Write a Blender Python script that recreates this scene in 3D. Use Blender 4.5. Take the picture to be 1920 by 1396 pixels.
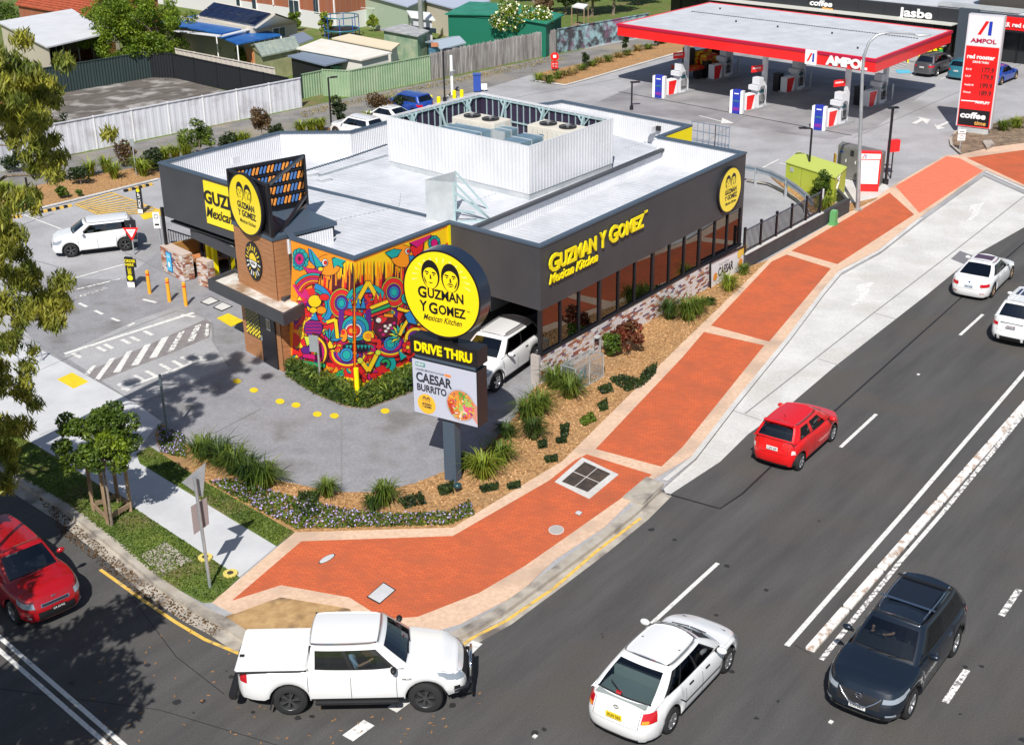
import bpy,bmesh,math,random
import numpy as np
from mathutils import Vector,Matrix
from math import sin,cos,radians,pi,sqrt,atan2
random.seed(7);rng=np.random.default_rng(7)
for o in list(bpy.data.objects):bpy.data.objects.remove(o)
SC=bpy.context.scene;COL=SC.collection
F,PITCH,ROLL,CH=2550.6,radians(23.993),radians(-0.883),19.948
R0=Vector((1,0,0));D0=Vector((0,-sin(PITCH),-cos(PITCH)));FW=Vector((0,cos(PITCH),-sin(PITCH)))
CR=cos(ROLL)*R0-sin(ROLL)*D0;CD=sin(ROLL)*R0+cos(ROLL)*D0
cd=bpy.data.cameras.new('camera');cam=bpy.data.objects.new('camera',cd);COL.objects.link(cam)
M=Matrix.Identity(4)
for i in range(3):M[i][0]=CR[i];M[i][1]=-CD[i];M[i][2]=-FW[i]
M[2][3]=CH;cam.matrix_world=M
cd.sensor_width=36;cd.lens=F/1920*36;cd.clip_end=6000;cd.clip_start=.5
SC.camera=cam
SUN_EL,SUN_AZ=radians(47),radians(83)
w=bpy.data.worlds.new('World');SC.world=w;w.use_nodes=True
nt=w.node_tree;bg=nt.nodes['Background'];sky=nt.nodes.new('ShaderNodeTexSky');sky.sky_type='NISHITA'
sky.sun_disc=False;sky.sun_elevation=SUN_EL
tosun=Vector((-cos(SUN_AZ)*cos(SUN_EL),-sin(SUN_AZ)*cos(SUN_EL),sin(SUN_EL)))
sky.sun_rotation=atan2(tosun.x,tosun.y)
nt.links.new(sky.outputs[0],bg.inputs[0]);bg.inputs[1].default_value=.075
sl=bpy.data.lights.new('sun','SUN');sl.energy=5.0;sl.angle=radians(.5);sl.color=(1,.955,.89)
so=bpy.data.objects.new('sun',sl);COL.objects.link(so);so.rotation_euler=tosun.to_track_quat('Z','Y').to_euler()
so.location=(0,0,60)
SC.view_settings.view_transform='Standard';SC.view_settings.look='None';SC.view_settings.exposure=.1
SC.view_settings.gamma=1;SC.view_settings.use_curve_mapping=False
SC.render.engine='CYCLES';SC.cycles.max_bounces=6;SC.cycles.transparent_max_bounces=12
def at(px,py,z=0.0):
 du,dv=px-960,py-698
 d=FW+CR*(du/F)+CD*(dv/F)
 t=(z-CH)/d.z
 return Vector((d.x*t,d.y*t,z))
def pj(p):
 q=Vector(p)-Vector((0,0,CH));k=q.dot(FW)
 return 960+F*q.dot(CR)/k,698+F*q.dot(CD)/k
def zat(b,py):
 lo,hi=0.0,18.0
 for _ in range(40):
  m=(lo+hi)/2
  if pj((b[0],b[1],m))[1]>py:lo=m
  else:hi=m
 return lo
def onwall(px,py,a,b):
 0
 d=FW+CR*((px-960)/F)+CD*((py-698)/F)
 n=Vector((-(b[1]-a[1]),b[0]-a[0],0));o=Vector((0,0,CH))
 t=(Vector((a[0],a[1],0))-o).dot(n)/d.dot(n)
 return o+d*t
def V3(p,z=0):return Vector((p[0],p[1],z))
def lerp(a,b,t):return a+(b-a)*t
MATS={}
def pm(name,c1,c2=None,scale=3.0,rough=.6,bump=0.0,bscale=60,metal=0.0,coat=0.0,spec=.5,detail=4,stretch=None,island=0.0,lo=.35,hi=.65,emit=0,trans=0,rot=0,c3=None,c3scale=.35,grain=0,gscale=28):
 if name in MATS:return MATS[name]
 m=bpy.data.materials.new(name);m.use_nodes=True;n=m.node_tree;L=n.links;b=n.nodes['Principled BSDF']
 b.inputs['Roughness'].default_value=rough;b.inputs['Metallic'].default_value=metal
 b.inputs['Coat Weight'].default_value=coat;b.inputs['Coat Roughness'].default_value=.05
 b.inputs['Specular IOR Level'].default_value=spec;b.inputs['Base Color'].default_value=(*c1,1)
 tc=n.nodes.new('ShaderNodeTexCoord');mp=n.nodes.new('ShaderNodeMapping');L.new(tc.outputs['Object'],mp.inputs[0])
 if rot:mp.vector_type='TEXTURE';mp.inputs['Rotation'].default_value=(0,0,rot)
 if stretch:mp.inputs['Scale'].default_value=tuple(1/x for x in stretch)if rot else stretch
 if c2 is not None:
  t=n.nodes.new('ShaderNodeTexNoise');t.inputs['Scale'].default_value=scale;t.inputs['Detail'].default_value=detail;t.inputs['Roughness'].default_value=.6
  L.new(mp.outputs[0],t.inputs['Vector'])
  r=n.nodes.new('ShaderNodeValToRGB');r.color_ramp.elements[0].position=lo;r.color_ramp.elements[1].position=hi
  r.color_ramp.elements[0].color=(*c1,1);r.color_ramp.elements[1].color=(*c2,1)
  L.new(t.outputs[0],r.inputs[0]);out=r.outputs[0]
  if c3 is not None:
   t3=n.nodes.new('ShaderNodeTexNoise');t3.inputs['Scale'].default_value=c3scale;t3.inputs['Detail'].default_value=5
   L.new(tc.outputs['Object'],t3.inputs['Vector'])
   r3=n.nodes.new('ShaderNodeValToRGB');r3.color_ramp.elements[0].position=.5;r3.color_ramp.elements[1].position=.68
   L.new(t3.outputs[0],r3.inputs[0])
   mx=n.nodes.new('ShaderNodeMixRGB');L.new(r3.outputs[0],mx.inputs[0]);L.new(out,mx.inputs[1]);mx.inputs[2].default_value=(*c3,1);out=mx.outputs[0]
  if grain:
   t4=n.nodes.new('ShaderNodeTexNoise');t4.inputs['Scale'].default_value=gscale;t4.inputs['Detail'].default_value=2
   L.new(tc.outputs['Object'],t4.inputs['Vector']);mr4=n.nodes.new('ShaderNodeMapRange');mr4.inputs[1].default_value=.3;mr4.inputs[2].default_value=.7;mr4.inputs[3].default_value=1-grain;mr4.inputs[4].default_value=1+grain
   L.new(t4.outputs[0],mr4.inputs[0]);h4=n.nodes.new('ShaderNodeHueSaturation');L.new(mr4.outputs[0],h4.inputs['Value']);L.new(out,h4.inputs['Color']);out=h4.outputs[0]
  if island:
   g=n.nodes.new('ShaderNodeNewGeometry');mr=n.nodes.new('ShaderNodeMapRange');mr.inputs[3].default_value=1-island;mr.inputs[4].default_value=1+island
   L.new(g.outputs['Random Per Island'],mr.inputs[0])
   hs=n.nodes.new('ShaderNodeHueSaturation');L.new(mr.outputs[0],hs.inputs['Value']);L.new(out,hs.inputs['Color']);out=hs.outputs[0]
  L.new(out,b.inputs['Base Color'])
 if bump:
  t2=n.nodes.new('ShaderNodeTexNoise');t2.inputs['Scale'].default_value=bscale;t2.inputs['Detail'].default_value=3
  L.new(mp.outputs[0],t2.inputs['Vector']);bp=n.nodes.new('ShaderNodeBump');bp.inputs['Strength'].default_value=bump;bp.inputs['Distance'].default_value=.02
  L.new(t2.outputs[0],bp.inputs['Height']);L.new(bp.outputs[0],b.inputs['Normal'])
 if emit:
  b.inputs['Emission Color'].default_value=(*c1,1);b.inputs['Emission Strength'].default_value=emit
 if trans:b.inputs['Transmission Weight'].default_value=trans
 MATS[name]=m;return m
def glassmat(name,tint=(.25,.3,.3),mix=.35,rough=.02):
 if name in MATS:return MATS[name]
 m=bpy.data.materials.new(name);m.use_nodes=True;n=m.node_tree;L=n.links
 for x in list(n.nodes):n.nodes.remove(x)
 o=n.nodes.new('ShaderNodeOutputMaterial');tr=n.nodes.new('ShaderNodeBsdfTransparent');tr.inputs[0].default_value=(*tint,1)
 gl=n.nodes.new('ShaderNodeBsdfGlossy');gl.inputs['Roughness'].default_value=rough;gl.inputs[0].default_value=(.9,.95,1,1)
 fr=n.nodes.new('ShaderNodeFresnel');fr.inputs[0].default_value=1.55
 mr=n.nodes.new('ShaderNodeMapRange');mr.inputs[3].default_value=mix*.35;mr.inputs[4].default_value=1;L.new(fr.outputs[0],mr.inputs[0])
 mx=n.nodes.new('ShaderNodeMixShader');L.new(mr.outputs[0],mx.inputs[0]);L.new(tr.outputs[0],mx.inputs[1]);L.new(gl.outputs[0],mx.inputs[2]);L.new(mx.outputs[0],o.inputs[0])
 MATS[name]=m;return m
def brickmat(name,c1,c2,mortar,bw,bh,ms=.012,rot=0,rough=.8,stain=None,sscale=.6):
 if name in MATS:return MATS[name]
 m=bpy.data.materials.new(name);m.use_nodes=True;n=m.node_tree;L=n.links;b=n.nodes['Principled BSDF'];b.inputs['Roughness'].default_value=rough
 tc=n.nodes.new('ShaderNodeTexCoord');mp=n.nodes.new('ShaderNodeMapping');mp.inputs['Rotation'].default_value=(0,0,rot);L.new(tc.outputs['Object'],mp.inputs[0])
 t=n.nodes.new('ShaderNodeTexBrick');t.inputs['Scale'].default_value=1;t.inputs['Brick Width'].default_value=bw;t.inputs['Row Height'].default_value=bh
 t.inputs['Mortar Size'].default_value=ms;t.inputs['Color1'].default_value=(*c1,1);t.inputs['Color2'].default_value=(*c2,1);t.inputs['Mortar'].default_value=(*mortar,1)
 t.inputs['Bias'].default_value=-.1
 L.new(mp.outputs[0],t.inputs['Vector']);out=t.outputs[0]
 if stain:
  ns=n.nodes.new('ShaderNodeTexNoise');ns.inputs['Scale'].default_value=sscale;ns.inputs['Detail'].default_value=6;ns.inputs['Roughness'].default_value=.65
  L.new(tc.outputs['Object'],ns.inputs['Vector']);r=n.nodes.new('ShaderNodeValToRGB');r.color_ramp.elements[0].position=.42;r.color_ramp.elements[1].position=.72
  r.color_ramp.elements[0].color=(0,0,0,1);r.color_ramp.elements[1].color=(.8,.8,.8,1);L.new(ns.outputs[0],r.inputs[0])
  mx=n.nodes.new('ShaderNodeMixRGB');L.new(r.outputs[0],mx.inputs[0]);L.new(out,mx.inputs[1]);mx.inputs[2].default_value=(*stain,1);out=mx.outputs[0]
 L.new(out,b.inputs['Base Color'])
 bp=n.nodes.new('ShaderNodeBump');bp.inputs['Strength'].default_value=.25;bp.inputs['Distance'].default_value=.01;bp.invert=True
 L.new(t.outputs[1],bp.inputs['Height']);L.new(bp.outputs[0],b.inputs['Normal'])
 MATS[name]=m;return m
ASPH=pm('asphalt',(.058,.056,.056),(.105,.102,.1),scale=.55,rough=.85,bump=.5,bscale=45,detail=9,lo=.28,hi=.75,stretch=(.32,2.2,1),rot=radians(53),c3=(.088,.080,.072),c3scale=.3,grain=.17,gscale=24)
ASPH2=pm('lane_asphalt',(.17,.165,.16),(.25,.24,.23),scale=.8,rough=.9,bump=.3,detail=8,c3=(.3,.26,.2),c3scale=.3,grain=.2,gscale=10)
CONC=pm('concrete',(.33,.33,.345),(.44,.44,.455),scale=.5,rough=.8,bump=.12,detail=9,lo=.25,hi=.75,c3=(.28,.275,.28),c3scale=.22,grain=.1,gscale=12)
CONCD=pm('dark_concrete',(.24,.24,.26),(.33,.33,.35),scale=.6,rough=.8,bump=.12,detail=9,c3=(.19,.185,.185),c3scale=.6,grain=.12,gscale=12)
CONCW=pm('pale_concrete',(.55,.545,.535),(.68,.675,.66),scale=.6,rough=.8,bump=.1,detail=9,c3=(.54,.52,.49),c3scale=.4,grain=.08,gscale=9)
PATHC=pm('path_concrete',(.50,.51,.53),(.60,.61,.63),scale=.7,rough=.85,bump=.1,detail=9)
KERB=pm('kerb_concrete',(.36,.32,.27),(.5,.46,.4),scale=1.6,rough=.9,bump=.3,detail=9,c3=(.15,.13,.12),c3scale=1.1)
BORD=pm('pink_aggregate',(.62,.42,.29),(.74,.54,.40),scale=7,rough=.85,bump=.3,detail=7,c3=(.5,.36,.27),c3scale=.5)
PAVE=brickmat('clay_pavers',(.66,.135,.042),(.54,.11,.038),(.40,.10,.05),.2,.1,.010,rot=radians(8),stain=(.38,.10,.045),sscale=.9)
RAMP=brickmat('faded_clay_pavers',(.78,.2,.11),(.70,.17,.09),(.6,.17,.10),.2,.1,.006,rot=radians(8))
MULCH=pm('bark_mulch',(.24,.12,.045),(.58,.34,.15),scale=9,rough=.95,bump=.9,bscale=35,detail=6,c3=(.34,.2,.09),c3scale=.7)
GRASS=pm('lawn',(.075,.125,.018),(.14,.19,.035),scale=2,rough=.9,bump=.6,bscale=50,detail=8,c3=(.19,.15,.07),c3scale=.5)
DIRT=pm('vacant_lot_soil',(.085,.075,.07),(.17,.15,.13),scale=1,rough=.95,bump=.4,detail=9,c3=(.42,.4,.38),c3scale=.6,stretch=(.6,2,1),rot=radians(45))
MUST=pm('mustard_paving',(.38,.23,.1),(.52,.34,.16),scale=4,rough=.85,bump=.3,detail=7,c3=(.2,.13,.07),c3scale=1.5)
WLINE=pm('white_road_paint',(.66,.66,.64),(.85,.85,.83),scale=6,rough=.7,detail=6,c3=(.5,.49,.47),c3scale=6)
WORN=pm('worn_white_road_paint',(.2,.19,.19),(.85,.84,.82),scale=8,rough=.8,detail=6,lo=.42,hi=.55)
YLINE=pm('yellow_road_paint',(.72,.44,.06),(.8,.52,.12),scale=5,rough=.7,c3=(.4,.3,.15),c3scale=4)
YELP=pm('yellow_tactile_paint',(.83,.63,.015),(.75,.52,.02),scale=5,rough=.6)
TAR=pm('tar_sealing',(.02,.02,.022),rough=.6)
CHAR=pm('charcoal_cladding',(.046,.048,.056),rough=.55,c2=(.056,.058,.067),scale=.8)
CAPB=pm('slate_blue_capping',(.065,.095,.135),rough=.45)
WHITEM=pm('white_sheet_metal',(.62,.63,.66),(.70,.71,.74),scale=.8,rough=.5)
ROOFW=pm('white_roof_sheet',(.50,.52,.56),(.60,.62,.66),scale=.7,rough=.55,detail=7,grain=.03,gscale=3)
BLACK=pm('black_powdercoat',(.012,.012,.016),rough=.4)
DARK=pm('dark_interior',(.018,.018,.02),rough=.8)
YEL=pm('signal_yellow',(.93,.76,.0),rough=.45)
YELD=pm('printed_yellow',(.95,.74,.01),rough=.35,coat=.4)
WHT=pm('white_print',(.85,.85,.85),rough=.4)
BLK=pm('black_print',(.01,.01,.012),rough=.4)
RED=pm('signal_red',(.85,.012,.012),(.8,.01,.01),rough=.35,coat=.3)
STEEL=pm('galvanised_steel',(.42,.46,.5),(.55,.58,.6),scale=3,rough=.45,metal=.6)
GALV=pm('weathered_galvanised_sheet',(.5,.54,.56),(.66,.68,.69),scale=1.2,rough=.5,metal=.35,detail=7)
TIMB=pm('timber_cladding',(.34,.15,.065),(.46,.22,.10),scale=2.5,rough=.6,stretch=(1,1,12),detail=6)
WOOD=pm('weathered_timber',(.2,.13,.08),(.34,.24,.15),scale=4,rough=.9,stretch=(1,1,.2))
def tag(o,label=None,cat=None,group=None,kind=None):
 if label:o['label']=label
 if cat:o['category']=cat
 if group:o['group']=group
 if kind:o['kind']=kind
 return o
def thing(name,label,cat,loc=(0,0,0),rotz=0,group=None,scale=1):
 o=bpy.data.objects.new(name,None);COL.objects.link(o);o.empty_display_size=.3
 o.location=loc;o.rotation_euler=(0,0,rotz);o.scale=(scale,)*3
 tag(o,label,cat,group)
 bpy.context.view_layer.update()if False else None
 o['_m']=0;del o['_m']
 return o
def tmat(o):return Matrix.Translation(o.location)@o.rotation_euler.to_matrix().to_4x4()@Matrix.Diagonal((*o.scale,1))
class MB:
 def __init__(s):s.v=[];s.f=[];s.m=[];s.mats=[];s.sm=[]
 def mi(s,m):
  if m not in s.mats:s.mats.append(m)
  return s.mats.index(m)
 def add(s,vs,fs,m,smooth=False):
  k=len(s.v);i=s.mi(m);s.v+=[tuple(v)for v in vs]
  for f in fs:s.f.append(tuple(a+k for a in f));s.m.append(i);s.sm.append(smooth)
  return s
 def box(s,c,d,m,rot=0,tilt=None):
  hx,hy,hz=d[0]/2,d[1]/2,d[2]/2
  R=Matrix.Rotation(rot,3,'Z')
  if tilt is not None:R=R@tilt
  vs=[Vector(c)+R@Vector((x*hx,y*hy,z*hz))for z in(-1,1)for x,y in((-1,-1),(1,-1),(1,1),(-1,1))]
  return s.add(vs,[(3,2,1,0),(4,5,6,7),(0,1,5,4),(1,2,6,5),(2,3,7,6),(3,0,4,7)],m)
 def bar(s,a,b,w,h,m,up=(0,0,1)):
  a,b=Vector(a),Vector(b);d=(b-a).normalized();up=Vector(up)
  if abs(d.dot(up))>.98:up=Vector((0,1,0))
  x=d.cross(up).normalized()*w/2;y=x.cross(d).normalized()*h/2
  vs=[p+i*x+j*y for p in(a,b)for i,j in((-1,-1),(1,-1),(1,1),(-1,1))]
  return s.add(vs,[(0,1,2,3),(7,6,5,4),(0,4,5,1),(1,5,6,2),(2,6,7,3),(3,7,4,0)],m)
 def prism(s,poly,z0,z1,m,mtop=None):
  P=[Vector((p[0],p[1],0))for p in poly]
  A=sum(P[i].x*P[(i+1)%len(P)].y-P[(i+1)%len(P)].x*P[i].y for i in range(len(P)))
  if A<0:P.reverse()
  n=len(P)
  zz=(lambda p,z:z(p)if callable(z)else z)
  vs=[(p.x,p.y,zz(p,z0))for p in P]+[(p.x,p.y,zz(p,z1))for p in P]
  s.add(vs,[tuple(range(n-1,-1,-1))]+[(i,(i+1)%n,(i+1)%n+n,i+n)for i in range(n)],m)
  s.add(vs[n:],[tuple(range(n))],mtop or m)
  return s
 def sheet(s,pts,m):return s.add(pts,[tuple(range(len(pts)))],m)
 def tube(s,pts,r,m,n=8,smooth=True,cap=True):
  pts=[Vector(p)for p in pts];rs=r if isinstance(r,(list,tuple))else[r]*len(pts)
  vs=[];fs=[];up=Vector((0,0,1))
  px=None
  for i,p in enumerate(pts):
   d=(pts[min(i+1,len(pts)-1)]-pts[max(i-1,0)]).normalized()
   x=(px-d*px.dot(d)).normalized()if px is not None and(px-d*px.dot(d)).length>.01 else d.orthogonal().normalized()
   px=x;y=d.cross(x)
   vs+=[p+rs[i]*(cos(2*pi*k/n)*x+sin(2*pi*k/n)*y)for k in range(n)]
  for i in range(len(pts)-1):
   fs+=[(i*n+k,i*n+(k+1)%n,(i+1)*n+(k+1)%n,(i+1)*n+k)for k in range(n)]
  s.add(vs,fs,m,smooth)
  if cap:s.add(vs[:n],[tuple(range(n-1,-1,-1))],m);s.add(vs[-n:],[tuple(range(n))],m)
  return s
 def cyl(s,c,r,h,m,n=16,r2=None,axis='Z',smooth=True):
  r2=r if r2 is None else r2;c=Vector(c)
  ax=Vector(axis)if not isinstance(axis,str)else{'Z':Vector((0,0,1)),'Y':Vector((0,1,0)),'X':Vector((1,0,0))}[axis]
  return s.tube([c,c+ax*h],[r,r2],m,n,smooth)
 def ell(s,c,r,m,nu=12,nv=8,rot=None):
  vs=[];fs=[]
  for j in range(nv+1):
   for i in range(nu):
    p=Vector((r[0]*sin(pi*j/nv)*cos(2*pi*i/nu),r[1]*sin(pi*j/nv)*sin(2*pi*i/nu),r[2]*cos(pi*j/nv)))
    if rot:p=rot@p
    vs.append(Vector(c)+p)
  for j in range(nv):
   for i in range(nu):fs.append((j*nu+i,(j+1)*nu+i,(j+1)*nu+(i+1)%nu,j*nu+(i+1)%nu))
  return s.add(vs,fs,m,True)
 def build(s,name,parent=None,world=False,kind=None,label=None,cat=None,group=None,bevel=0,weld=False):
  me=bpy.data.meshes.new(name);v=[Vector(p)for p in s.v]
  o=bpy.data.objects.new(name,me);COL.objects.link(o)
  if parent is not None:
   o.parent=parent
   if world:
    root=parent;mt=tmat(parent)
    while root.parent:root=root.parent;mt=tmat(root)@mt
    iv=mt.inverted();v=[iv@p for p in v]
  else:
   xs=[p.x for p in v];ys=[p.y for p in v]
   c=Vector(((min(xs)+max(xs))/2,(min(ys)+max(ys))/2,min(p.z for p in v)))
   if kind not in('structure',):o.location=c;v=[p-c for p in v]
  me.from_pydata(v,[],s.f);me.polygons.foreach_set('material_index',s.m);me.polygons.foreach_set('use_smooth',s.sm)
  for m in s.mats:me.materials.append(m)
  me.update()
  if weld or bevel:
   bm=bmesh.new();bm.from_mesh(me)
   if weld:bmesh.ops.remove_doubles(bm,verts=bm.verts,dist=.0005)
   if bevel:bmesh.ops.bevel(bm,geom=list(bm.edges),offset=bevel,segments=2,affect='EDGES',clamp_overlap=True)
   bm.to_mesh(me);bm.free()
  return tag(o,label,cat,group,kind)
def raw(name,verts,faces,m,parent=None,smooth=False,**kw):
 0
 me=bpy.data.meshes.new(name);verts=np.asarray(verts,'f4').reshape(-1,3);faces=np.asarray(faces,'i4');k=faces.shape[1]
 me.vertices.add(len(verts));me.vertices.foreach_set('co',verts.ravel());me.loops.add(faces.size);me.loops.foreach_set('vertex_index',faces.ravel())
 me.polygons.add(len(faces));me.polygons.foreach_set('loop_start',np.arange(0,faces.size,k,dtype='i4'));me.polygons.foreach_set('loop_total',np.full(len(faces),k,'i4'))
 if smooth:me.polygons.foreach_set('use_smooth',np.ones(len(faces),bool))
 me.update(calc_edges=True)
 for mm in(m if isinstance(m,list)else[m]):me.materials.append(mm)
 o=bpy.data.objects.new(name,me);COL.objects.link(o)
 if parent is not None:o.parent=parent
 return tag(o,**kw)
def slab(name,pts,z,m,depth=.25,kind='structure',label=None):
 P=[at(x,y,z)for x,y in pts]
 b=MB();b.prism(P,z-depth,z,m);return b.build(name,kind=kind,label=label)
def strip_poly(pts,w):
 P=[Vector((p[0],p[1],0))for p in pts];L=[];R=[]
 for i,p in enumerate(P):
  d=(P[min(i+1,len(P)-1)]-P[max(i-1,0)]).normalized();n=Vector((-d.y,d.x,0))
  L.append(p+n*w/2);R.append(p-n*w/2)
 return L,R
def line(name,pts,w,z,m,h=.004,kind='structure',parent=None):
 0
 P=[at(x,y,z)for x,y in pts];L,R=strip_poly(P,w);b=MB()
 for i in range(len(P)-1):b.prism([R[i],R[i+1],L[i+1],L[i]],z-.001,z+h-.001,m)
 return b.build(name,kind=kind if parent is None else None,parent=parent,world=parent is not None)
FONT=bpy.data.fonts.load('<builtin>')if False else None
def text(name,s,org,ux,uz,height,m,parent=None,width=None,ext=.01,bold=0.0,shear=0.0,center=False,world=True):
 0
 cu=bpy.data.curves.new(name,'FONT');cu.body=s;cu.size=1;cu.offset=bold;cu.shear=shear;cu.resolution_u=3
 tmp=bpy.data.objects.new('tmp',cu);COL.objects.link(tmp)
 dg=bpy.context.evaluated_depsgraph_get();me=bpy.data.meshes.new_from_object(tmp.evaluated_get(dg));bpy.data.objects.remove(tmp)
 n=len(me.vertices);co=np.empty(n*3,'f4');me.vertices.foreach_get('co',co);co=co.reshape(-1,3)
 if n==0:return None
 fs=[tuple(p.vertices)for p in me.polygons];bpy.data.meshes.remove(me)
 x0,x1=co[:,0].min(),co[:,0].max();k=height/.72;kx=(width/(x1-x0))if width else k
 ux=Vector(ux).normalized();uz=Vector(uz).normalized();nn=ux.cross(uz)
 off=-(x1-x0)*kx/2 if center else 0
 A=[Vector(org)+ux*((c[0]-x0)*kx+off)+uz*(c[1]*k)+nn*ext for c in co]
 b=MB();b.add(A,fs,m)
 if ext>.008:
  ec={}
  for f in fs:
   for i in range(len(f)):
    e=(f[i],f[(i+1)%len(f)]);ec[e]=1
  B=[p-nn*(ext+.002)for p in A];k0=len(b.v);b.v+=[tuple(p)for p in B];mi=b.mi(m)
  for(i,j)in ec:
   if(j,i)not in ec:b.f.append((j,i,i+k0,j+k0));b.m.append(mi);b.sm.append(False)
 return b.build(name,parent=parent,world=parent is not None and world)
# ================================================================ GROUND
Z1,Z2=.10,.124
b=MB();b.prism([(-900,-300),(900,-300),(900,2500),(-900,2500)],-.6,-.35,GRASS);b.build('ground',kind='structure')
slab('road',[(-2500,3300),(4500,3300),(4200,-40),(1920,-40),(-100,-40),(-2500,300)],0,ASPH,.3)
slab('backyard_ground',[(-900,520),(-200,372),(110,297),(567,203),(640,186),(827,150),(1043,103),(1260,60),(1600,-90),(1200,-330),(-900,-330)],.05,GRASS,.2)
slab('vacant_lot',[(20,195),(67,183),(285,145),(327,146),(450,177),(545,202),(335,240),(110,296),(-60,330)],.075,DIRT,.05)
KL=[(-260,735),(-60,848),(19,893),(134,964),(215,1029),(269,1075),(296,1098),(365,1144),(411,1167),(461,1200),(530,1232),(620,1250),(720,1245),(800,1222),(876,1186),(938,1152),(1040,1078),(1117,1021),(1194,960),(1240,915)]
GARD=[(303,793),(350,832),(430,871),(527,901),(630,922),(707,922),(780,905),(860,872),(921,830),(966,780),(1003,725)]
TL=[(1240,905),(1300,862),(1377,763),(1480,637),(1545,551),(1577,513),(1650,473),(1730,411),(1845,328),(1925,363),(2200,500)]
blk=KL+TL[1:]+[(2600,100),(2100,-150),(1640,-60),(1300,30),(1003,120),(640,215),(110,338),(-300,440)]
slab('lot_concrete',blk,Z1,CONC,.3)
slab('rear_lane',[(-300,470),(-200,372),(110,297),(567,203),(640,186),(827,150),(1043,103),(1260,60),(1500,0),(1560,10),(1270,72),(1095,118),(1003,138),(907,167),(790,199),(640,232),(440,280),(300,306),(110,340),(-150,400)],Z1+.004,ASPH2,.05)
slab('garden_mulch',[(-250,520),(-150,400),(110,338),(300,307),(440,281),(640,234),(760,204),(800,212),(640,262),(420,310),(296,333),(140,372),(0,406),(-100,440)],Z1+.03,MULCH,.06)
slab('garden_mulch',[(1005,150),(1005,138),(1095,118),(1270,72),(1400,40),(1420,48),(1290,92),(1100,147),(1060,158)],Z1+.03,MULCH,.06)
line('kerb_edging',[(-100,442),(0,409),(140,375),(296,336)],.16,Z1+.045,CONCW,.05)
line('kerb_edging',[(1005,152),(1060,160),(1100,149),(1290,94),(1420,50)],.16,Z1+.04,CONCW,.05)
slab('drive_through_lane',[(20,590),(100,520),(230,525),(300,470),(460,560),(470,640),(520,620),(700,640),(1003,620)]+GARD[::-1]+[(257,757),(80,657)],Z1+.004,CONCD,.05)
slab('pedestrian_crossing_pavement',[(118,665),(255,600),(330,575),(395,600),(398,640),(430,690),(258,757)],Z1+.008,CONC,.05)
slab('crossing_band',[(160,698),(315,630),(385,598),(397,604),(392,632),(320,662),(182,716)],Z1+.012,pm('purple_grey_band',(.2,.18,.185),(.27,.25,.25),scale=3,rough=.85),.05)
slab('garden_mulch',GARD+[(1200,610),(1393,503),(1440,487),(1323,600),(1280,641),(1053,865),(1040,872),(849,988),(553,997),(384,902),(300,848),(290,812)],Z1+.03,MULCH,.1)
slab('grass_strip',[(262,868),(255,850),(280,836),(300,848),(384,902),(552,997),(518,1023),(438,975)],Z1+.028,GRASS,.1)
slab('grass_verge',[(-330,700),(0,806),(43,820),(111,860),(230,937),(449,1081),(400,1127),(380,1128),(296,1082),(215,1015),(134,950),(19,880),(-260,722)],Z1+.028,GRASS,.1)
slab('concrete_path',[(-320,560),(30,640),(80,657),(257,757),(303,790),(285,808),(262,840),(262,868),(438,975),(518,1023),(449,1081),(230,937),(111,860),(43,818),(-330,660)],Z2,PATHC,.1)
slab('concrete_patch',[(262,1040),(310,1015),(360,1050),(302,1080)],Z1+.032,KERB,.1)
pathp=[(398,1128),(553,997),(849,988),(1040,871),(1053,863),(1280,640),(1323,600),(1440,486),(1480,463),(1597,395),(1670,350),(1773,291),(1800,290),(1920,262),(2300,200),(2300,420),(1925,352),(1848,318),(1727,405),(1647,468),(1573,507),(1540,546),(1480,628),(1377,753),(1300,852),(1225,897),(1136,985),(1040,1048),(976,1110),(865,1167),(784,1190),(700,1200),(655,1140),(527,1117),(440,1150)]
slab('footpath_border',pathp,Z2,BORD,.1)
Z3=Z2+.004
slab('brick_paving',[(435,1125),(565,1014),(849,1004),(1030,900),(1078,862),(1100,851),(1222,889),(1194,913),(1040,1021),(984,1060),(899,1110),(784,1155),(720,1160),(655,1119),(527,1096)],Z3,PAVE,.02)
slab('brick_paving',[(1117,841),(1280,669),(1320,622),(1433,647),(1280,837),(1240,874)],Z3,PAVE,.02)
slab('brick_paving',[(1333,610),(1447,490),(1475,477),(1558,503),(1442,640)],Z3,PAVE,.02)
slab('brick_paving',[(1484,470),(1600,402),(1668,361),(1714,402),(1570,495)],Z3,PAVE,.02)
slab('driveway_paving',[(1679,349),(1775,293),(1800,297),(1843,320),(1724,399)],Z3,RAMP,.02)
slab('brick_paving',[(1813,296),(1920,281),(2300,215),(2300,410),(1920,346)],Z3,PAVE,.02)
slab('mustard_paving',[(415,1157),(527,1119),(655,1140),(700,1200),(640,1238),(540,1225),(461,1192)],Z2-.006,MUST,.1)
KT=[at(x,y,Z2)for x,y in KL];Lk,Rk=strip_poly(KT,.42);b=MB()
off=.16
side=[p+(q-p)*.0 for p,q in zip(Lk,Rk)]
sgn=1 if(Lk[8]-at(400,1000)).length<(Rk[8]-at(400,1000)).length else-1
I_,O_=(Lk,Rk)if sgn>0 else(Rk,Lk)
for i in range(len(KT)-1):b.prism([KT[i],KT[i+1],I_[i+1]+(I_[i+1]-KT[i+1])*.3,I_[i]+(I_[i]-KT[i])*.3],-.1,Z2+.006,KERB)
b.build('kerb',kind='structure')
b=MB()
for i in range(len(KT)-1):b.prism([KT[i],KT[i+1],KT[i+1]+(O_[i+1]-KT[i+1])*1.8,KT[i]+(O_[i]-KT[i])*1.8],-.1,.006,KERB)
b.build('gutter',kind='structure')
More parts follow.
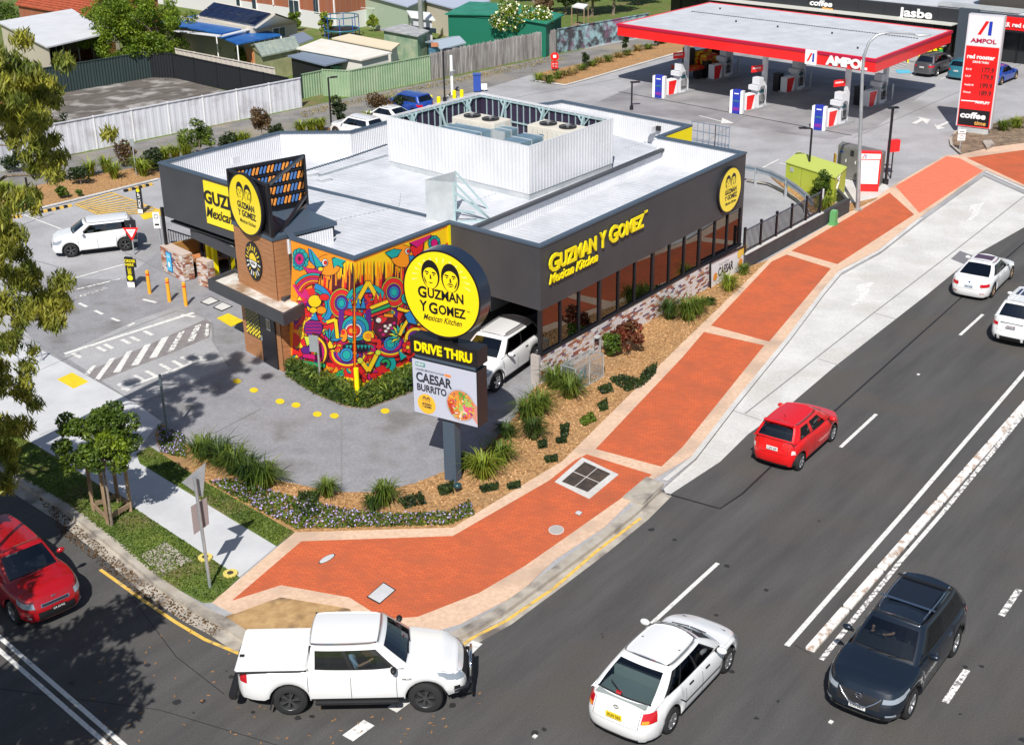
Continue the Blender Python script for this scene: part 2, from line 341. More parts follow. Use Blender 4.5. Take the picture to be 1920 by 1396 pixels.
line('kerb',[(1247,900),(1300,858),(1377,758),(1480,632),(1543,548),(1575,510),(1650,470),(1728,408)],.17,Z2+.004,CONCW,.012)
line('kerb',[(1848,322),(1925,357),(2200,480)],.17,Z2+.004,CONCW,.012)
b=MB()
b.prism([at(1212,893,.2),at(1245,905,.2),at(1205,943,.2),at(1168,930,.2)],0.01,.20,KERB);b.build('drain_lintel',label='grey concrete drain lintel at the kerb end beside the slip lane',cat='drain lintel')
slab('slip_lane',[(1247,922)]+TL[:-1]+[(1975,388),(1920,426),(1830,477),(1737,553),(1567,685),(1487,753),(1403,813),(1350,865),(1255,927)],.006,CONCW,.05)
line('concrete_joint',[(1397,775),(1480,710),(1640,585),(1790,470),(1920,368)],.05,.011,pm('joint_grey',(.25,.25,.25)),.002)
line('concrete_joint',[(1372,768),(1428,788)],.03,.011,MATS['joint_grey'],.002)
line('concrete_joint',[(1533,672),(1575,685)],.03,.011,MATS['joint_grey'],.002)
line('concrete_joint',[(1642,587),(1680,598)],.03,.011,MATS['joint_grey'],.002)
line('tar_sealing',[(1250,925),(1350,953),(1392,925),(1450,870),(1563,772),(1800,560),(1920,455)],.07,.006,TAR,.003)
slab('gutter_patch',[(1800,470),(1835,483),(1815,498),(1783,485)],.014,pm('grate_grey',(.2,.2,.21),rough=.5),.01)
def dash(a,b_,w,m=WLINE):line('road_marking',[a,b_],w,.006,m,.004)
dash((1475,1210),(1700,955),.14);dash((1700,955),(1990,618),.14);
dash((1540,1236),(1688,1052),.13,WORN);dash((1688,1052),(1768,960),.12);dash((1768,960),(1990,690),.13,WORN)
dash((1222,1168),(1346,1055),.12,WLINE);dash((1576,838),(1643,776),.12);dash((1800,628),(1843,589),.12)
dash((1877,1154),(1911,1104),.16,WORN);dash((1772,1316),(1813,1255),.16,WORN);dash((1960,1030),(1990,990),.16,WORN)
dash((-30,1168),(260,1420),.12);dash((-30,1193),(230,1420),.12)
dash((652,1383),(692,1354),.34);dash((735,1330),(765,1308),.3);dash((872,1225),(895,1203),.3)
line('road_marking',[(188,1067),(269,1125),(330,1166),(384,1198),(457,1228),(540,1262),(640,1282),(740,1272),(820,1238),(888,1194),(949,1163),(1040,1101),(1117,1034),(1201,971)],.1,.008,YLINE,.004)
med=thing('median_kerb','low worn white concrete median kerb between the two carriageways','median kerb',at(1510,1222,0))
MEDC=pm('flaking_median_paint',(.45,.33,.25),(.8,.78,.76),scale=3.5,rough=.8,detail=8,lo=.38,hi=.5)
q0,q1=at(1517,1222),at(1975,700);n=9
for i in range(n):
 a=q0.lerp(q1,i/n+.002);c=q0.lerp(q1,(i+1)/n-.004);b=MB();b.bar(a+Vector((0,0,.05)),c+Vector((0,0,.05)),.24,.11,MEDC);b.build('kerb_block',parent=med,world=True,bevel=.02)
def poly(name,pts,z,m,h=.004):
 b=MB();b.prism([at(x,y,z)for x,y in pts],z-.002,z+h-.001,m);return b.build(name,kind='structure')
def arrow_turn(ox,oy,s):
 P=[(0,0),(-45,44),(-50,45),(-40,24),(-31,16),(-30,5),(-40,9),(-43,-3),(-28,-20),(-17,-18),(-3,-26),(-1,-27)]
 pts=[(1641-33+0,527)]
 b=MB()
 shaft=[(1596,572),(1602,573),(1620,561),(1629,548),(1630,540),(1641,527),(1622,531),(1607,534),(1603,548),(1613,544),(1611,555)]
 b.prism([at(1596+(x-1596)*s+ox,572+(y-572)*s+oy,.012)for x,y in shaft],.009,.014,WLINE);b.build('turn_arrow',kind='structure')
arrow_turn(0,0,1);arrow_turn(215,-157,.8)
ZM=Z1+.016
zi=[0]
def mk(a,b_,w,m=WLINE):zi[0]+=.00025;line('lot_marking',[a,b_],w,ZM+zi[0],m,.003)
mk((101,532),(231,496),.12);mk((45,403),(125,433),.09);mk((120,548),(228,522),.1,WORN)
for a,c in(((148,568),(163,575)),((178,582),(193,589)),((209,596),(224,602)),((268,561),(293,567)),((240,611),(252,605))):mk(a,c,.14)
mk((121,663),(363,586),.2)
for x,y in((136,662),(182,650),(196,645),(228,636),(245,631),(270,620)):mk((x,y),(x+16,y+8),.16)
mk((340,590),(366,594),.15)
mk((228,730),(386,671),.16);mk((222,719),(242,732),.16);mk((364,664),(386,675),.16)
for x,y in((258,711),(280,703),(306,690),(330,684),(346,677)):mk((x-6,y-8),(x+14,y+3),.15)
for k,q in enumerate(([(159,701),(172,686),(181,684),(167,703)],[(177,711),(187,711),(217,670),(206,672)],[(212,698),(225,697),(249,656),(238,659)],[(246,685),(260,683),(284,643),(271,647)],[(280,671),(294,669),(317,630),(303,634)],[(314,659),(326,656),(347,619),(336,623)],[(350,642),(364,637),(378,607),(366,611)],[(383,632),(391,628),(392,608),(387,606)])):poly('crossing_stripe',q,ZM,WLINE if k<5 else WORN)
mk((1311,217),(1362,230),.12);poly('lot_arrow',[(1354,221),(1376,231),(1352,231)],ZM,WLINE)
mk((1427,316),(1460,299),.12);mk((1462,306),(1478,310),.12)
mk((1713,232),(1733,222),.3);poly('lot_arrow',[(1720,219),(1744,224),(1738,233)],ZM,WLINE);mk((1757,238),(1780,228),.25);poly('lot_arrow',[(1751,233),(1758,243),(1772,240)],ZM,WLINE)
mk((1560,132),(1600,137),.12);mk((1590,134),(1615,140),.3)
for k in range(6):mk((1650+k*7,128-k*3),(1672+k*7,133-k*3+2),.1)
for x in(1708,1763,1818):mk((x,143+(x-1708)*.12),(x+28,130+(x-1708)*.12),.1)
poly('parking_bay_paint',[(1678,131),(1704,131),(1710,137),(1684,138)],ZM,pm('blue_bay_paint',(.12,.5,.68),rough=.7))
for k in range(11):
 t=k/10;a=(140+t*52,383+t*22);c=(210+t*95,361+t*35);mk(a,c,.16,YLINE)
mk((140,383),(192,405),.1,YLINE);mk((210,361),(305,396),.1,YLINE)
poly('yellow_tactile_pad',[(262,403),(301,391),(301,404),(270,412)],ZM,YELP)
poly('yellow_tactile_pad',[(406,596),(428,587),(459,602),(433,612)],ZM+.004,YELP)
poly('yellow_tactile_pad',[(107,711),(135,698),(166,715),(138,728)],Z2+.004,YELP)
for x,y in((444,714),(476,731)):poly('yellow_lane_dot',[(x+8*cos(i*pi/6),y+4.5*sin(i*pi/6))for i in range(12)],ZM,YELP)
for x,y in((525,752),(555,759),(595,776),(627,779),(722,770)):poly('yellow_lane_dot',[(x+8.5*cos(i*pi/6),y+5*sin(i*pi/6))for i in range(12)],ZM,YELP)
text('lot_lettering','WAITING',at(143,560,ZM+.003),at(205,540)-at(143,560),Vector((0,0,1)).cross(at(205,540)-at(143,560)),.26,WORN,ext=.001,bold=.02)['kind']='structure'
text('lot_lettering','7',at(125,567,ZM+.003),at(205,540)-at(143,560),Vector((0,0,1)).cross(at(205,540)-at(143,560)),.3,WLINE,ext=.001,bold=.02)['kind']='structure'
JG=MATS['joint_grey']
for pts in([(20,612),(257,757),(303,790)],[(118,665),(330,582)],[(257,757),(425,688)],[(398,606),(400,640),(430,690),(455,712)],[(330,582),(372,588),(398,606)],[(1100,345+0),(1100,346)],[(400,812),(490,765),(470,750)],[(0,470),(110,500)],[(1600,258),(1700,215),(1920,118)],[(900,195),(1200,140),(1500,85)],[(1330,262),(1400,215)],[(640,780),(640,920)],[(230,470),(330,520)],[(30,425),(100,400)]):
 if len(pts)>1 and pts[0]!=(1100,345):line('concrete_joint',pts,.03,Z1+.018,JG,.002)
line('drainage_channel',[(1160,172),(1290,196),(1597,254)],.09,Z1+.012,TAR,.004)
line('path_joint',[(60,700),(150,660)],.03,Z2+.001,JG,.002);line('path_joint',[(74,815),(135,790)],.03,Z2+.001,JG,.002)
slab('forecourt_dark_slab',[(1100,200),(1215,150),(1345,115),(1740,170),(1640,240),(1560,262)],Z1+.006,pm('servo_slab',(.24,.235,.25),(.34,.335,.345),scale=.4,rough=.7,detail=8,c3=(.2,.2,.21),c3scale=.3),.05)  # mottled darker grey slab over the fuel forecourt concrete
def cover(pts,z,m,label,cat,frame=None,grow=1.12):
 P=[at(x,y,z)for x,y in pts];c=sum(P,Vector())/len(P)
 t=thing(cat.replace(' ','_'),label,cat,(c.x,c.y,z))
 b=MB();b.prism([c+(p-c)*grow for p in P],z-.01,z+.006,frame or TAR);b.build('frame',parent=t,world=True)
 b=MB();b.prism(P,z-.01,z+.012,m);b.build('lid',parent=t,world=True);return t
cover([(690,1118),(719,1093),(740,1106),(712,1130)],Z3,PATHC,'rectangular pale pit lid in the brick paving above the white ute','pit cover')
ov=[(598+4,1054)]
ov=[(613+14*cos(a)-.0,1047+5*sin(a)-9*cos(a)*.75)for a in[i*pi/8 for i in range(16)]]
cover(ov,Z3,PATHC,'oval pale lid in the brick paving near the grass strip','oval cover')
cover([(1043+13*cos(i*pi/8),993+8*sin(i*pi/8))for i in range(16)],Z3,pm('cover_grey',(.42,.4,.38),rough=.7),'round grey manhole lid on the brick footpath near the kerb','manhole cover',CONCW)
cover([(1078,962),(1083,957),(1092,960),(1087,966)],Z3,PATHC,'tiny square white lid in the brick footpath','small cover')
cover([(378,566),(395,557),(409,564),(391,571)],ZM,CONCW,'square pale pit lid left of its twin near the entrance bollards','pit cover',grow=1.2)
cover([(402,576),(417,567),(434,574),(416,582)],ZM,CONCW,'square pale pit lid right of its twin near the yellow pad','pit cover',grow=1.2)
dp=thing('drain_pit','square steel drain pit with pale surround in the brick footpath','drain pit',at(1100,892,Z3))
b=MB();P=[at(x,y,Z3)for x,y in((1040,903),(1092,857),(1160,889),(1105,935))];b.prism(P,Z3-.01,Z3+.006,CONCW);b.build('surround',parent=dp,world=True)
g=[at(x,y,Z3)for x,y in((1052,903),(1096,865),(1146,888),(1102,923))]
RUST=pm('rusty_steel_plate',(.07,.06,.055),(.14,.10,.08),scale=3,rough=.6,metal=.4)
for i in range(2):
 for j in range(2):
  f=lambda u,v:g[0].lerp(g[1],u).lerp(g[3].lerp(g[2],u),v)
  b=MB();b.prism([f(i/2+.015,j/2+.015),f(i/2+.485,j/2+.015),f(i/2+.485,j/2+.485),f(i/2+.015,j/2+.485)],Z3,Z3+.014,RUST);b.build('steel_plate',parent=dp,world=True)
for pts in([(0,1290),(300,1330),(520,1396)],[(240,1110),(330,1230),(420,1300)],[(1490,1208),(1520,1226)]):line('road_crack',pts,.02,.001,TAR,.002)
SPT=pm('oil_spot',(.03,.03,.03),rough=.5);rs_=random.Random(9);b=MB()
for k in range(60):
 p=at(rs_.uniform(0,1920),rs_.uniform(1240,1396)if k%2 else rs_.uniform(950,1396),.0025+k*.00003);r=rs_.uniform(.02,.12)
 if p.x<0 and k%2==0:continue
 b.add([p+Vector((r*cos(i*.785)*rs_.uniform(.6,1.2),r*sin(i*.785)*rs_.uniform(.6,1.2),0))for i in range(8)],[tuple(range(8))],SPT)
b.build('road_spots',kind='stuff');b=MB()
for k in range(110):p=at(rs_.uniform(150,900),rs_.uniform(1180,1396),.012+k*.00004);a=rs_.uniform(0,3);d=Vector((cos(a),sin(a),0));n=Vector((-d.y,d.x,.2));b.add([p-d*.06,p-n*.02,p+d*.06,p+n*.02],[(0,1,2,3)],pm('fallen_leaf',(.32,.16,.06),rough=.8))
b.build('fallen_leaves',kind='stuff')
for x,y in((1558,1353),(1077,918),(1722,702),(1003,1380)):p=at(x,y,.006);b=MB();b.box(p+Vector((0,0,.01)),(.1,.09,.025),WLINE,.9);b.build('road_stud',kind='structure')
# ================================================================ RESTAURANT
def inset(P,d):
 n=len(P);out=[]
 for i in range(n):
  a,b_,c=Vector(P[i-1][:2]),Vector(P[i][:2]),Vector(P[(i+1)%n][:2])
  d1=(b_-a).normalized();d2=(c-b_).normalized();n1=Vector((-d1.y,d1.x));n2=Vector((-d2.y,d2.x))
  k=n1+n2;L=k.dot(n1)
  out.append(Vector((b_.x+k.x/L*d,b_.y+k.y/L*d)))
 return out
def ribbed(b,a,c,z0,z1,pitch,depth,m,nrm):
 0
 a,c=Vector((a[0],a[1],0)),Vector((c[0],c[1],0));L=(c-a).length;d=(c-a)/L;n=max(1,int(L/pitch));nrm=Vector((nrm[0],nrm[1],0))
 prof=[]
 for i in range(n):
  x=i*L/n;p=L/n
  prof+=[(x,0),(x+p*.45,0),(x+p*.6,depth),(x+p*.85,depth)]
 prof.append((L,0));vs=[];
 for x,y in prof:q=a+d*x+nrm*y;vs+=[(q.x,q.y,z0),(q.x,q.y,z1)]
 b.add(vs,[(2*i,2*i+2,2*i+3,2*i+1)for i in range(len(prof)-1)],m)
HP=5.152
O={k:at(*v,HP)for k,v in dict(C1=(1013,465),C2=(1399,288),C3=(1240,258),C4=(1297,237),C5=(1053,190),C6=(1030,194),C7=(725,229),C8=(655,248),C9=(523,249),C10=(297,307),C11=(475,361),M0=(545,449),M1=(664,488),M2=(843,420)).items()}
keys=['C1','C2','C3','C4','C5','C6','C7','C8','C9','C10','C11','M0','M1','M2']
OP=[O[k]for k in keys];IN=inset(OP,.14);OUT=inset(OP,-.03);IN2=inset(OP,.2)
RB=thing('restaurant','charcoal and white flat-roofed drive-through restaurant with a colourful mural corner','restaurant',(O['M1'].x,O['M1'].y,Z1))
zf1=zat(O['C1'],583);zf10=zat(O['C10'],405);ZS=zat(O['C1'],667)
low=dict(C1=zf1,C2=1.0,C3=1.0,C4=1,C5=1,C6=1,C7=1,C8=1,C9=zf10,C10=zf10,C11=2.6,M0=Z1,M1=Z1,M2=zf1)
for i,k in enumerate(keys):
 j=(i+1)%len(keys)
 if k in('M0','M1'):continue
 b=MB();z0=Z1 if low[k]==1 else low[k]
 b.prism([OP[i],OP[j],IN[j],IN[i]],z0,HP,CHAR,);b.build('wall',RB,True)
for k,kk in(('M0','M1'),('M1','M2')):
 i,j=keys.index(k),keys.index(kk);b=MB();b.prism([OP[i],OP[j],IN[j],IN[i]],Z1,HP,pm('mural_ground_orange',(.9,.3,.02),rough=.6));b.build('wall',RB,True)
for i in range(len(keys)):
 j=(i+1)%len(keys);b=MB();b.prism([OUT[i],OUT[j],IN2[j],IN2[i]],HP,HP+.07,CAPB);b.build('coping',RB,True)
 b=MB();a,c=IN2[i]+(IN2[j]-IN2[i])*0,IN2[j];d=(c-a).normalized();ribbed(b,IN[i]+Vector((-d.y,d.x))*.01,IN[j]+Vector((-d.y,d.x))*.01,3.9,HP-.001,.11,.018,WHITEM,(-d.y,d.x));b.build('parapet_lining',RB,True)
ZR=4.05;ZR1=4.62
def roofsheet(name,P,z,m,u,pitch=.25):
 b=MB();b.prism(P,z-.06,z,m);return b.build(name,RB,True)
roofsheet('roof',IN,ZR,ROOFW,None)
dl=(O['C2']-O['C1']).normalized();dn=Vector((-dl.y,dl.x,0))
def rp(x,y,z=ZR1):return at(x,y,z)
r1=[rp(575,323),rp(653,297),rp(727,275),rp(1030,216),rp(1243,281),rp(887,428)]
i2=IN[keys.index('M2')];i1=IN[keys.index('M1')];i0=IN[keys.index('M0')]
P1=r1+[Vector((i2.x,i2.y,0))+dn*.05,V3(i1)+Vector((0,.08,0)),V3(i0)+Vector((.1,.06,0)),rp(560,380)]
b=MB();b.prism(P1,ZR,ZR1,ROOFW);b.build('raised_roof',RB,True)
b=MB()
def inside(p,P):
 c=False;n=len(P)
 for i in range(n):
  a,q=P[i],P[(i+1)%n]
  if(a[1]>p[1])!=(q[1]>p[1])and p[0]<(q[0]-a[0])*(p[1]-a[1])/(q[1]-a[1])+a[0]:c=not c
 return c
def seams(P,z,d,pitch,w=.03,h=.012,m=ROOFW):
 n=Vector((-d.y,d.x,0));c=sum((V3(p)for p in P),Vector())/len(P)
 for k in range(-90,91):
  o=c+n*k*pitch;ts=[]
  for i in range(len(P)):
   a,q=V3(P[i]),V3(P[(i+1)%len(P)]);e=q-a;den=d.x*e.y-d.y*e.x
   if abs(den)<1e-9:continue
   r=a-o;t=(r.x*e.y-r.y*e.x)/den;s=(r.x*d.y-r.y*d.x)/den
   if 0<=s<=1:ts.append(t)
  ts.sort()
  for u in range(0,len(ts)-1,2):
   p,q=o+d*(ts[u]+.03),o+d*(ts[u+1]-.03)
   if(q-p).length>.1:b.bar((p.x,p.y,z+h/2-.001),(q.x,q.y,z+h/2-.001),w,h,m)
seams(P1,ZR1,dn,.3);b.build('roof_ribs',RB,True,kind='stuff')
b=MB();seams(IN,ZR,dn,.3);b.build('roof_ribs',RB,True,kind='stuff')
b=MB();b.bar(rp(887,427,ZR1+.06),rp(1244,280,ZR1+.06),.18,.12,pm('dark_roof_capping',(.05,.055,.065),rough=.5));b.build('roof_capping',RB,True)
b=MB();a,c=rp(887,428),rp(1243,281);ribbed(b,a-dn*.02,c-dn*.02,ZR,ZR1,.12,.02,WHITEM,-dn);b.build('step_lining',RB,True)
b=MB();b.bar(rp(571,350,ZR1+.03),rp(800,405,ZR1+.03),.14,.1,CAPB);b.build('roof_gutter',RB,True)
b=MB();b.bar(rp(598,331,ZR1+.02),rp(726,292,ZR1+.02),.12,.08,STEEL);b.build('roof_gutter',RB,True)
for(a,c)in(((571,322),(653,297)),((653,297),(726,272))):
 b=MB();p,q=rp(*a,ZR1),rp(*c,ZR1);n=int((q-p).length/.16)
 for i in range(n):b.box(p.lerp(q,(i+.5)/n)+Vector((0,0,.03)),(.08,.12,.05),CAPB,atan2((q-p).y,(q-p).x))
 b.build('eave_teeth',RB,True,kind='stuff')
for(a,c)in(((590,423),(748,388)),((748,388),(752,362)),((893,376),(970,349)),((1020,338),(1150,288)),((1170,279),(1230,262))):
 b=MB();p,q=rp(*a,ZR1),rp(*c,ZR1);n=max(3,int((q-p).length/.2))
 for i in range(n):b.box(p.lerp(q,(i+.5)/n)+Vector((0,0,.012)),(.1,.03,.024),STEEL,atan2((q-p).y,(q-p).x))
 b.build('screw_row',RB,True,kind='stuff')
for(x,y)in((608,340),(585,330)):
 b=MB();p=rp(x,y);b.box(p+Vector((0,0,.06)),(.5,.32,.12),GALV,.8);b.box(p+Vector((0,0,.15)),(.55,.36,.05),WHITEM,.8);b.build('roof_vent',RB,True)
b=MB();p=at(442,300,4.7);b.box(p,(.4,.12,.3),WHITEM,.9);b.build('flood_light',RB,True)
b=MB();p=at(1222,243,4.8);b.box(p,(.35,.2,.3),WHITEM,.9);b.box(p+Vector((.3,0,.05)),(.12,.2,.2),DARK,.9);b.build('flood_light',RB,True)
m2,c3=V3(O['M2']),V3(O['C3'])
a=V3(O['C1'])+dn*.14+dl*.0;soff=[V3(O['C1']),V3(O['C2']),V3(O['C2'])+dn*4.0,V3(O['M2'])]
b=MB();b.prism(inset(soff,.15),zf1+.05,zf1+.12,DARK);b.build('soffit',RB,True)
inner=[m2,m2+dl*12.4]
b=MB();nn=dn*.15;b.prism([inner[0]+dn*.02,inner[1]+dn*.02,inner[1]+nn,inner[0]+nn],Z1,zf1+.05,CHAR);b.build('inner_wall',RB,True)
for t in(.18,.5):
 b=MB();p=inner[0].lerp(inner[1],t);b.bar(p+Vector((0,0,1.6))-dn*.02,p+dl*1.5+Vector((0,0,1.6))-dn*.02,.05,1.0,GALV);b.build('serving_window',RB,True)
A0,B0=V3(O['C1']),V3(O['C2'])
Lw=(B0-A0).length
bw=MB();core=pm('plinth_mortar',(.42,.38,.36),rough=.9);bw.prism([A0+dn*.015,B0+dn*.015,B0+dn*.13,A0+dn*.13],Z1-.02,ZS-.02,core);BW=bw.build('brick_plinth',RB,True)
BC=[pm('brick_white',(.66,.62,.62),rough=.9),pm('brick_cream',(.56,.46,.4),rough=.9),pm('brick_red',(.30,.10,.065),rough=.9),pm('brick_purple',(.16,.11,.17),rough=.9),pm('brick_tan',(.46,.25,.15),rough=.9)]
def brick_mesh(L,H,D,m):
 b=MB();b.box((0,0,0),(L,D,H),m);me=b.build('brick');mm=me.data;bpy.data.objects.remove(me);return mm
bmeshes=[brick_mesh(.222,.073,.03,m)for m in BC]
def bricks(parent_obj,mt_inv,a,c,z0,z1,nrm,wts,maxobj,bl=.232,bh=.084):
 d=(c-a).normalized();L=(c-a).length;ang=atan2(d.y,d.x);rows=int((z1-z0)/bh);cnt=0;rest=MB()
 cells=[]
 for r in range(rows):
  off=(bl/2 if r%2 else 0);x=-off+bl/2
  while x<L+bl/2-.001:
   x0=max(0,x-bl/2+.005);x1=min(L,x+bl/2-.005)
   if x1-x0>.03:cells.append((r,(x0+x1)/2,x1-x0))
   x+=bl
 cells.sort(key=lambda q:q[1])
 for(r,x,l)in cells:
  p=a+d*x+nrm*(.0+random.uniform(-.002,.004));z=z0+(r+.5)*bh;k=rng.choice(len(BC),p=wts)
  if cnt<maxobj and l>.2:
   o=bpy.data.objects.new('brick',bmeshes[k]);COL.objects.link(o);o.parent=parent_obj
   o.matrix_local=mt_inv@Matrix.Translation((p.x,p.y,z))@Matrix.Rotation(ang,4,'Z');cnt+=1
  else:rest.box((p.x,p.y,z),(l,.03,bh-.011),BC[k],ang)
 if rest.v:rest.build('brickwork',parent_obj,True,kind='stuff')
inv=tmat(RB).inverted()
bricks(BW,inv,A0,B0,Z1,ZS-.02,-dn*.0,[.5,.16,.16,.10,.08],260)
b=MB();b.prism([A0-dn*.03+dl*-.03,B0-dn*.03+dl*.03,B0+dn*.16+dl*.03,A0+dn*.16-dl*.03],ZS-.02,ZS+.04,BLACK);b.build('window_sill',RB,True)
Ae=A0+dn*.35;b=MB();b.prism([A0-dl*.01,A0-dl*.13,Ae-dl*.13,Ae-dl*.01],Z1,ZS+.02,core);b.build('plinth_end',RB,True)
mul=[1011,1053,1088,1127,1162,1193,1227,1258,1286,1315,1343.5,1367,1394]
def tw(px):
 lo,hi=0,Lw
 for _ in range(40):
  m=(lo+hi)/2;x=pj(A0+dl*m+Vector((0,0,zf1)))[0]
  if x<px:lo=m
  else:hi=m
 return lo
ts=[tw(x)for x in mul];ts[0]=.06;ts[-1]=Lw-.08
WG=glassmat('tinted_shopfront_glass',(.10,.11,.11),.3)
for i,t in enumerate(ts):
 b=MB();wd=.14 if i in(0,3,6,9,12)else.07;p=A0+dl*t+dn*.07;b.bar(p+Vector((0,0,ZS+.04)),p+Vector((0,0,zf1)),wd,.12,BLACK,up=dn);b.build('mullion',RB,True)
for i in range(len(ts)-1):
 b=MB();p,q=A0+dl*(ts[i]+.03)+dn*.07,A0+dl*(ts[i+1]-.03)+dn*.07;b.prism([p,q,q+dn*.012,p+dn*.012],ZS+.04,zf1,WG);b.build('window_pane',RB,True)
b=MB();p=A0-dn*.0+dl*.03;b.bar(p+dn*.08+Vector((0,0,Z1)),p+dn*.08+Vector((0,0,zf1)),.1,.14,BLACK,up=dn);
zE=zat(at(990,350,ZR1),275)
zE=6.75
E4=[at(*p,zE)for p in((991.7,275),(725,218.3),(901.7,173.3),(1150,221.7))]
Ein=inset([E4[0],E4[3],E4[2],E4[1]],.07);Eo=[E4[0],E4[3],E4[2],E4[1]]
for i in range(4):
 j=(i+1)%4;b=MB();b.prism([Eo[i],Eo[j],Ein[j],Ein[i]],ZR1+.25,zE,WHITEM)
 d=(Eo[j]-Eo[i]).normalized();ribbed(b,V3(Eo[i])+Vector((d.y,-d.x,0))*.004,V3(Eo[j])+Vector((d.y,-d.x,0))*.004,ZR1+.25,zE-.03,.19,.012,WHITEM,(d.y,-d.x))
 b.build('plant_screen_panel',RB,True)
 e2=inset(Eo,.02);b=MB();b.prism([e2[i],e2[j],Ein[j],Ein[i]],ZR,ZR1+.25,GALV);b.build('plant_screen_upstand',RB,True)
Ic=inset(Eo,.09)
for i in range(4):
 j=(i+1)%4;a,c=V3(Ic[i]),V3(Ic[j]);d=(c-a).normalized();n_=Vector((-d.y,d.x,0))
 b=MB();b.prism([a,c,c+n_*.01,a+n_*.01],ZR1+.05,zE-.08,pm('dark_screen_lining',(.03,.02,.05),rough=.7));b.build('screen_lining',RB,True)
 L=(c-a).length;n=int(L/.36);fr=pm('pale_blue_steel',(.45,.6,.62),rough=.5,metal=.3)
 b=MB()
 for k in range(1,n):p=a+d*(L*k/n)+n_*.03;b.bar(p+Vector((0,0,ZR1)),p+Vector((0,0,zE-.06)),.035,.04,fr,up=n_)
 for z in(ZR1+.5,ZR1+1.15,zE-.12):b.bar(a+n_*.06+Vector((0,0,z)),c+n_*.06+Vector((0,0,z)),.05,.06,fr)
 b.build('screen_framing',RB,True,kind='stuff')
 for k in range(3):
  p=a+d*(L*(k+.6)/3.3)+n_*.1;b=MB();b.bar(p+Vector((0,0,zE-.1)),p+n_*.75+Vector((0,0,ZR1)),.07,.07,fr)
  b.bar(p+Vector((0,0,ZR1)),p+Vector((0,0,zE-.1)),.08,.08,fr,up=n_);b.bar(p-d*.3+Vector((0,0,zE-.12)),p+Vector((0,0,zE-.5)),.05,.05,fr,up=n_);b.bar(p+d*.3+Vector((0,0,zE-.12)),p+Vector((0,0,zE-.5)),.05,.05,fr,up=n_);b.build('screen_brace',RB,True)
b=MB();b.prism(inset(Eo,.1),ZR1+.22,ZR1+.3,GALV);b.build('plant_deck',RB,True)
DUCT=pm('duct_blue_grey',(.2,.33,.42),(.3,.44,.52),scale=1.5,rough=.35,metal=.55)
CREAM=pm('cream_casing',(.66,.62,.54),(.72,.68,.6),scale=1,rough=.5)
ue=(E4[3]-E4[0]).normalized();ve=(E4[1]-E4[0]).normalized();ae=atan2(ue.y,ue.x);LU=(E4[3]-E4[0]).length;LV=(E4[1]-E4[0]).length
def pe(u,v,z):q=E4[0]+ue*(u*LU)+ve*(v*LV);return Vector((q.x,q.y,z))
def condenser(u,v,s,lab):
 t=thing('condenser_unit',lab,'air conditioner',pe(u,v,ZR1+.34),ae,'rooftop condenser units')
 b=MB();b.box((0,0,.78),(1.15*s,2.3*s,1.5),CREAM);b.build('casing',t,bevel=.02)
 for y in(-.5*s,.5*s):
  b=MB();b.cyl((0,y,1.53),.37*s,.06,BLACK,20);f=b.build('fan_guard',t)
  b=MB();b.cyl((0,y,1.6),.09,.05,STEEL,10)
  for k in range(5):b.bar((0,y,1.62),(.32*s*cos(k*1.2566),y+.32*s*sin(k*1.2566),1.6),.1,.012,pm('fan_blade',(.12,.11,.1),rough=.5))
  b.build('fan',t)
 for k in range(8):
  b=MB();b.box((.58*s*0-.58*s,-.9*s+k*.25*s,.9),(.02,.03,1.0),GALV);b.build('casing_rib',t)
 b=MB();b.box((-.585*s,.4*s,1.2),(.02,.22,.08),DUCT);b.build('nameplate',t)
condenser(.55,.66,1,'cream rooftop air conditioner with two fans, further from the street')
condenser(.72,.22,1,'cream rooftop air conditioner with two fans, nearer the long street wall')
du=thing('ductwork','blue-grey sheet metal ducts inside the white rooftop screen','ducts',pe(.4,.5,ZR1))
for(u,v,su,sv,h,z0)in((.28,.62,1.3,1.9,1.05,.3),(.30,.85,1.0,1.0,.6,.3),(.5,.47,.9,.8,.8,.5),(.38,.27,1.5,1.0,1.0,.3),(.2,.3,.9,1.0,.55,.2),(.22,.12,1.0,.7,.6,.2),(.6,.12,1.4,.6,.75,.3)):
 b=MB();p=pe(u,v,ZR1+.38+z0+h/2);b.box(p,(su,sv,h),DUCT,ae);b.build('duct',du,True,bevel=.015)
 b=MB()
 for k in(-.5,0,.5):b.box(p+ue*(k*su*.98),(.03,sv+.04,h+.04),GALV,ae)
 b.build('duct_flange',du,True)
b=MB();p=pe(.12,.5,ZR1+.85);b.add([p+Vector(q)for q in((-.3,-.3,0),(.4,-.4,0),(.5,.4,0),(-.2,.4,0),(-.2,-.2,.5),(.4,-.3,.35),(.45,.3,.5),(-.1,.3,.6))],[(3,2,1,0),(4,5,6,7),(0,1,5,4),(1,2,6,5),(2,3,7,6),(3,0,4,7)],GALV);b.build('duct_cowl',du,True)
sb=thing('roof_screen','bare galvanised screen with raking braces standing on the white roof','roof screen',at(826,420,ZR1))
p0,p1=at(800,413,ZR1),at(853,418,ZR1);hS=zat(p0,335)-.05
p2=p1+dl*0+Vector((.1,1.2,0));b=MB();b.prism([p0,p1,p1+Vector((.0,.05,0)),p0+Vector((0,.05,0))],ZR1,hS,GALV);b.build('sheet',sb,True)
b=MB();q2=p1+Vector((0,1.5,0));b.prism([p0+Vector((0,.06,0)),p0+Vector((.05,.06,0)),q2+Vector((.05,0,0)),q2],hS-1.1,hS,GALV);b.build('sheet',sb,True)
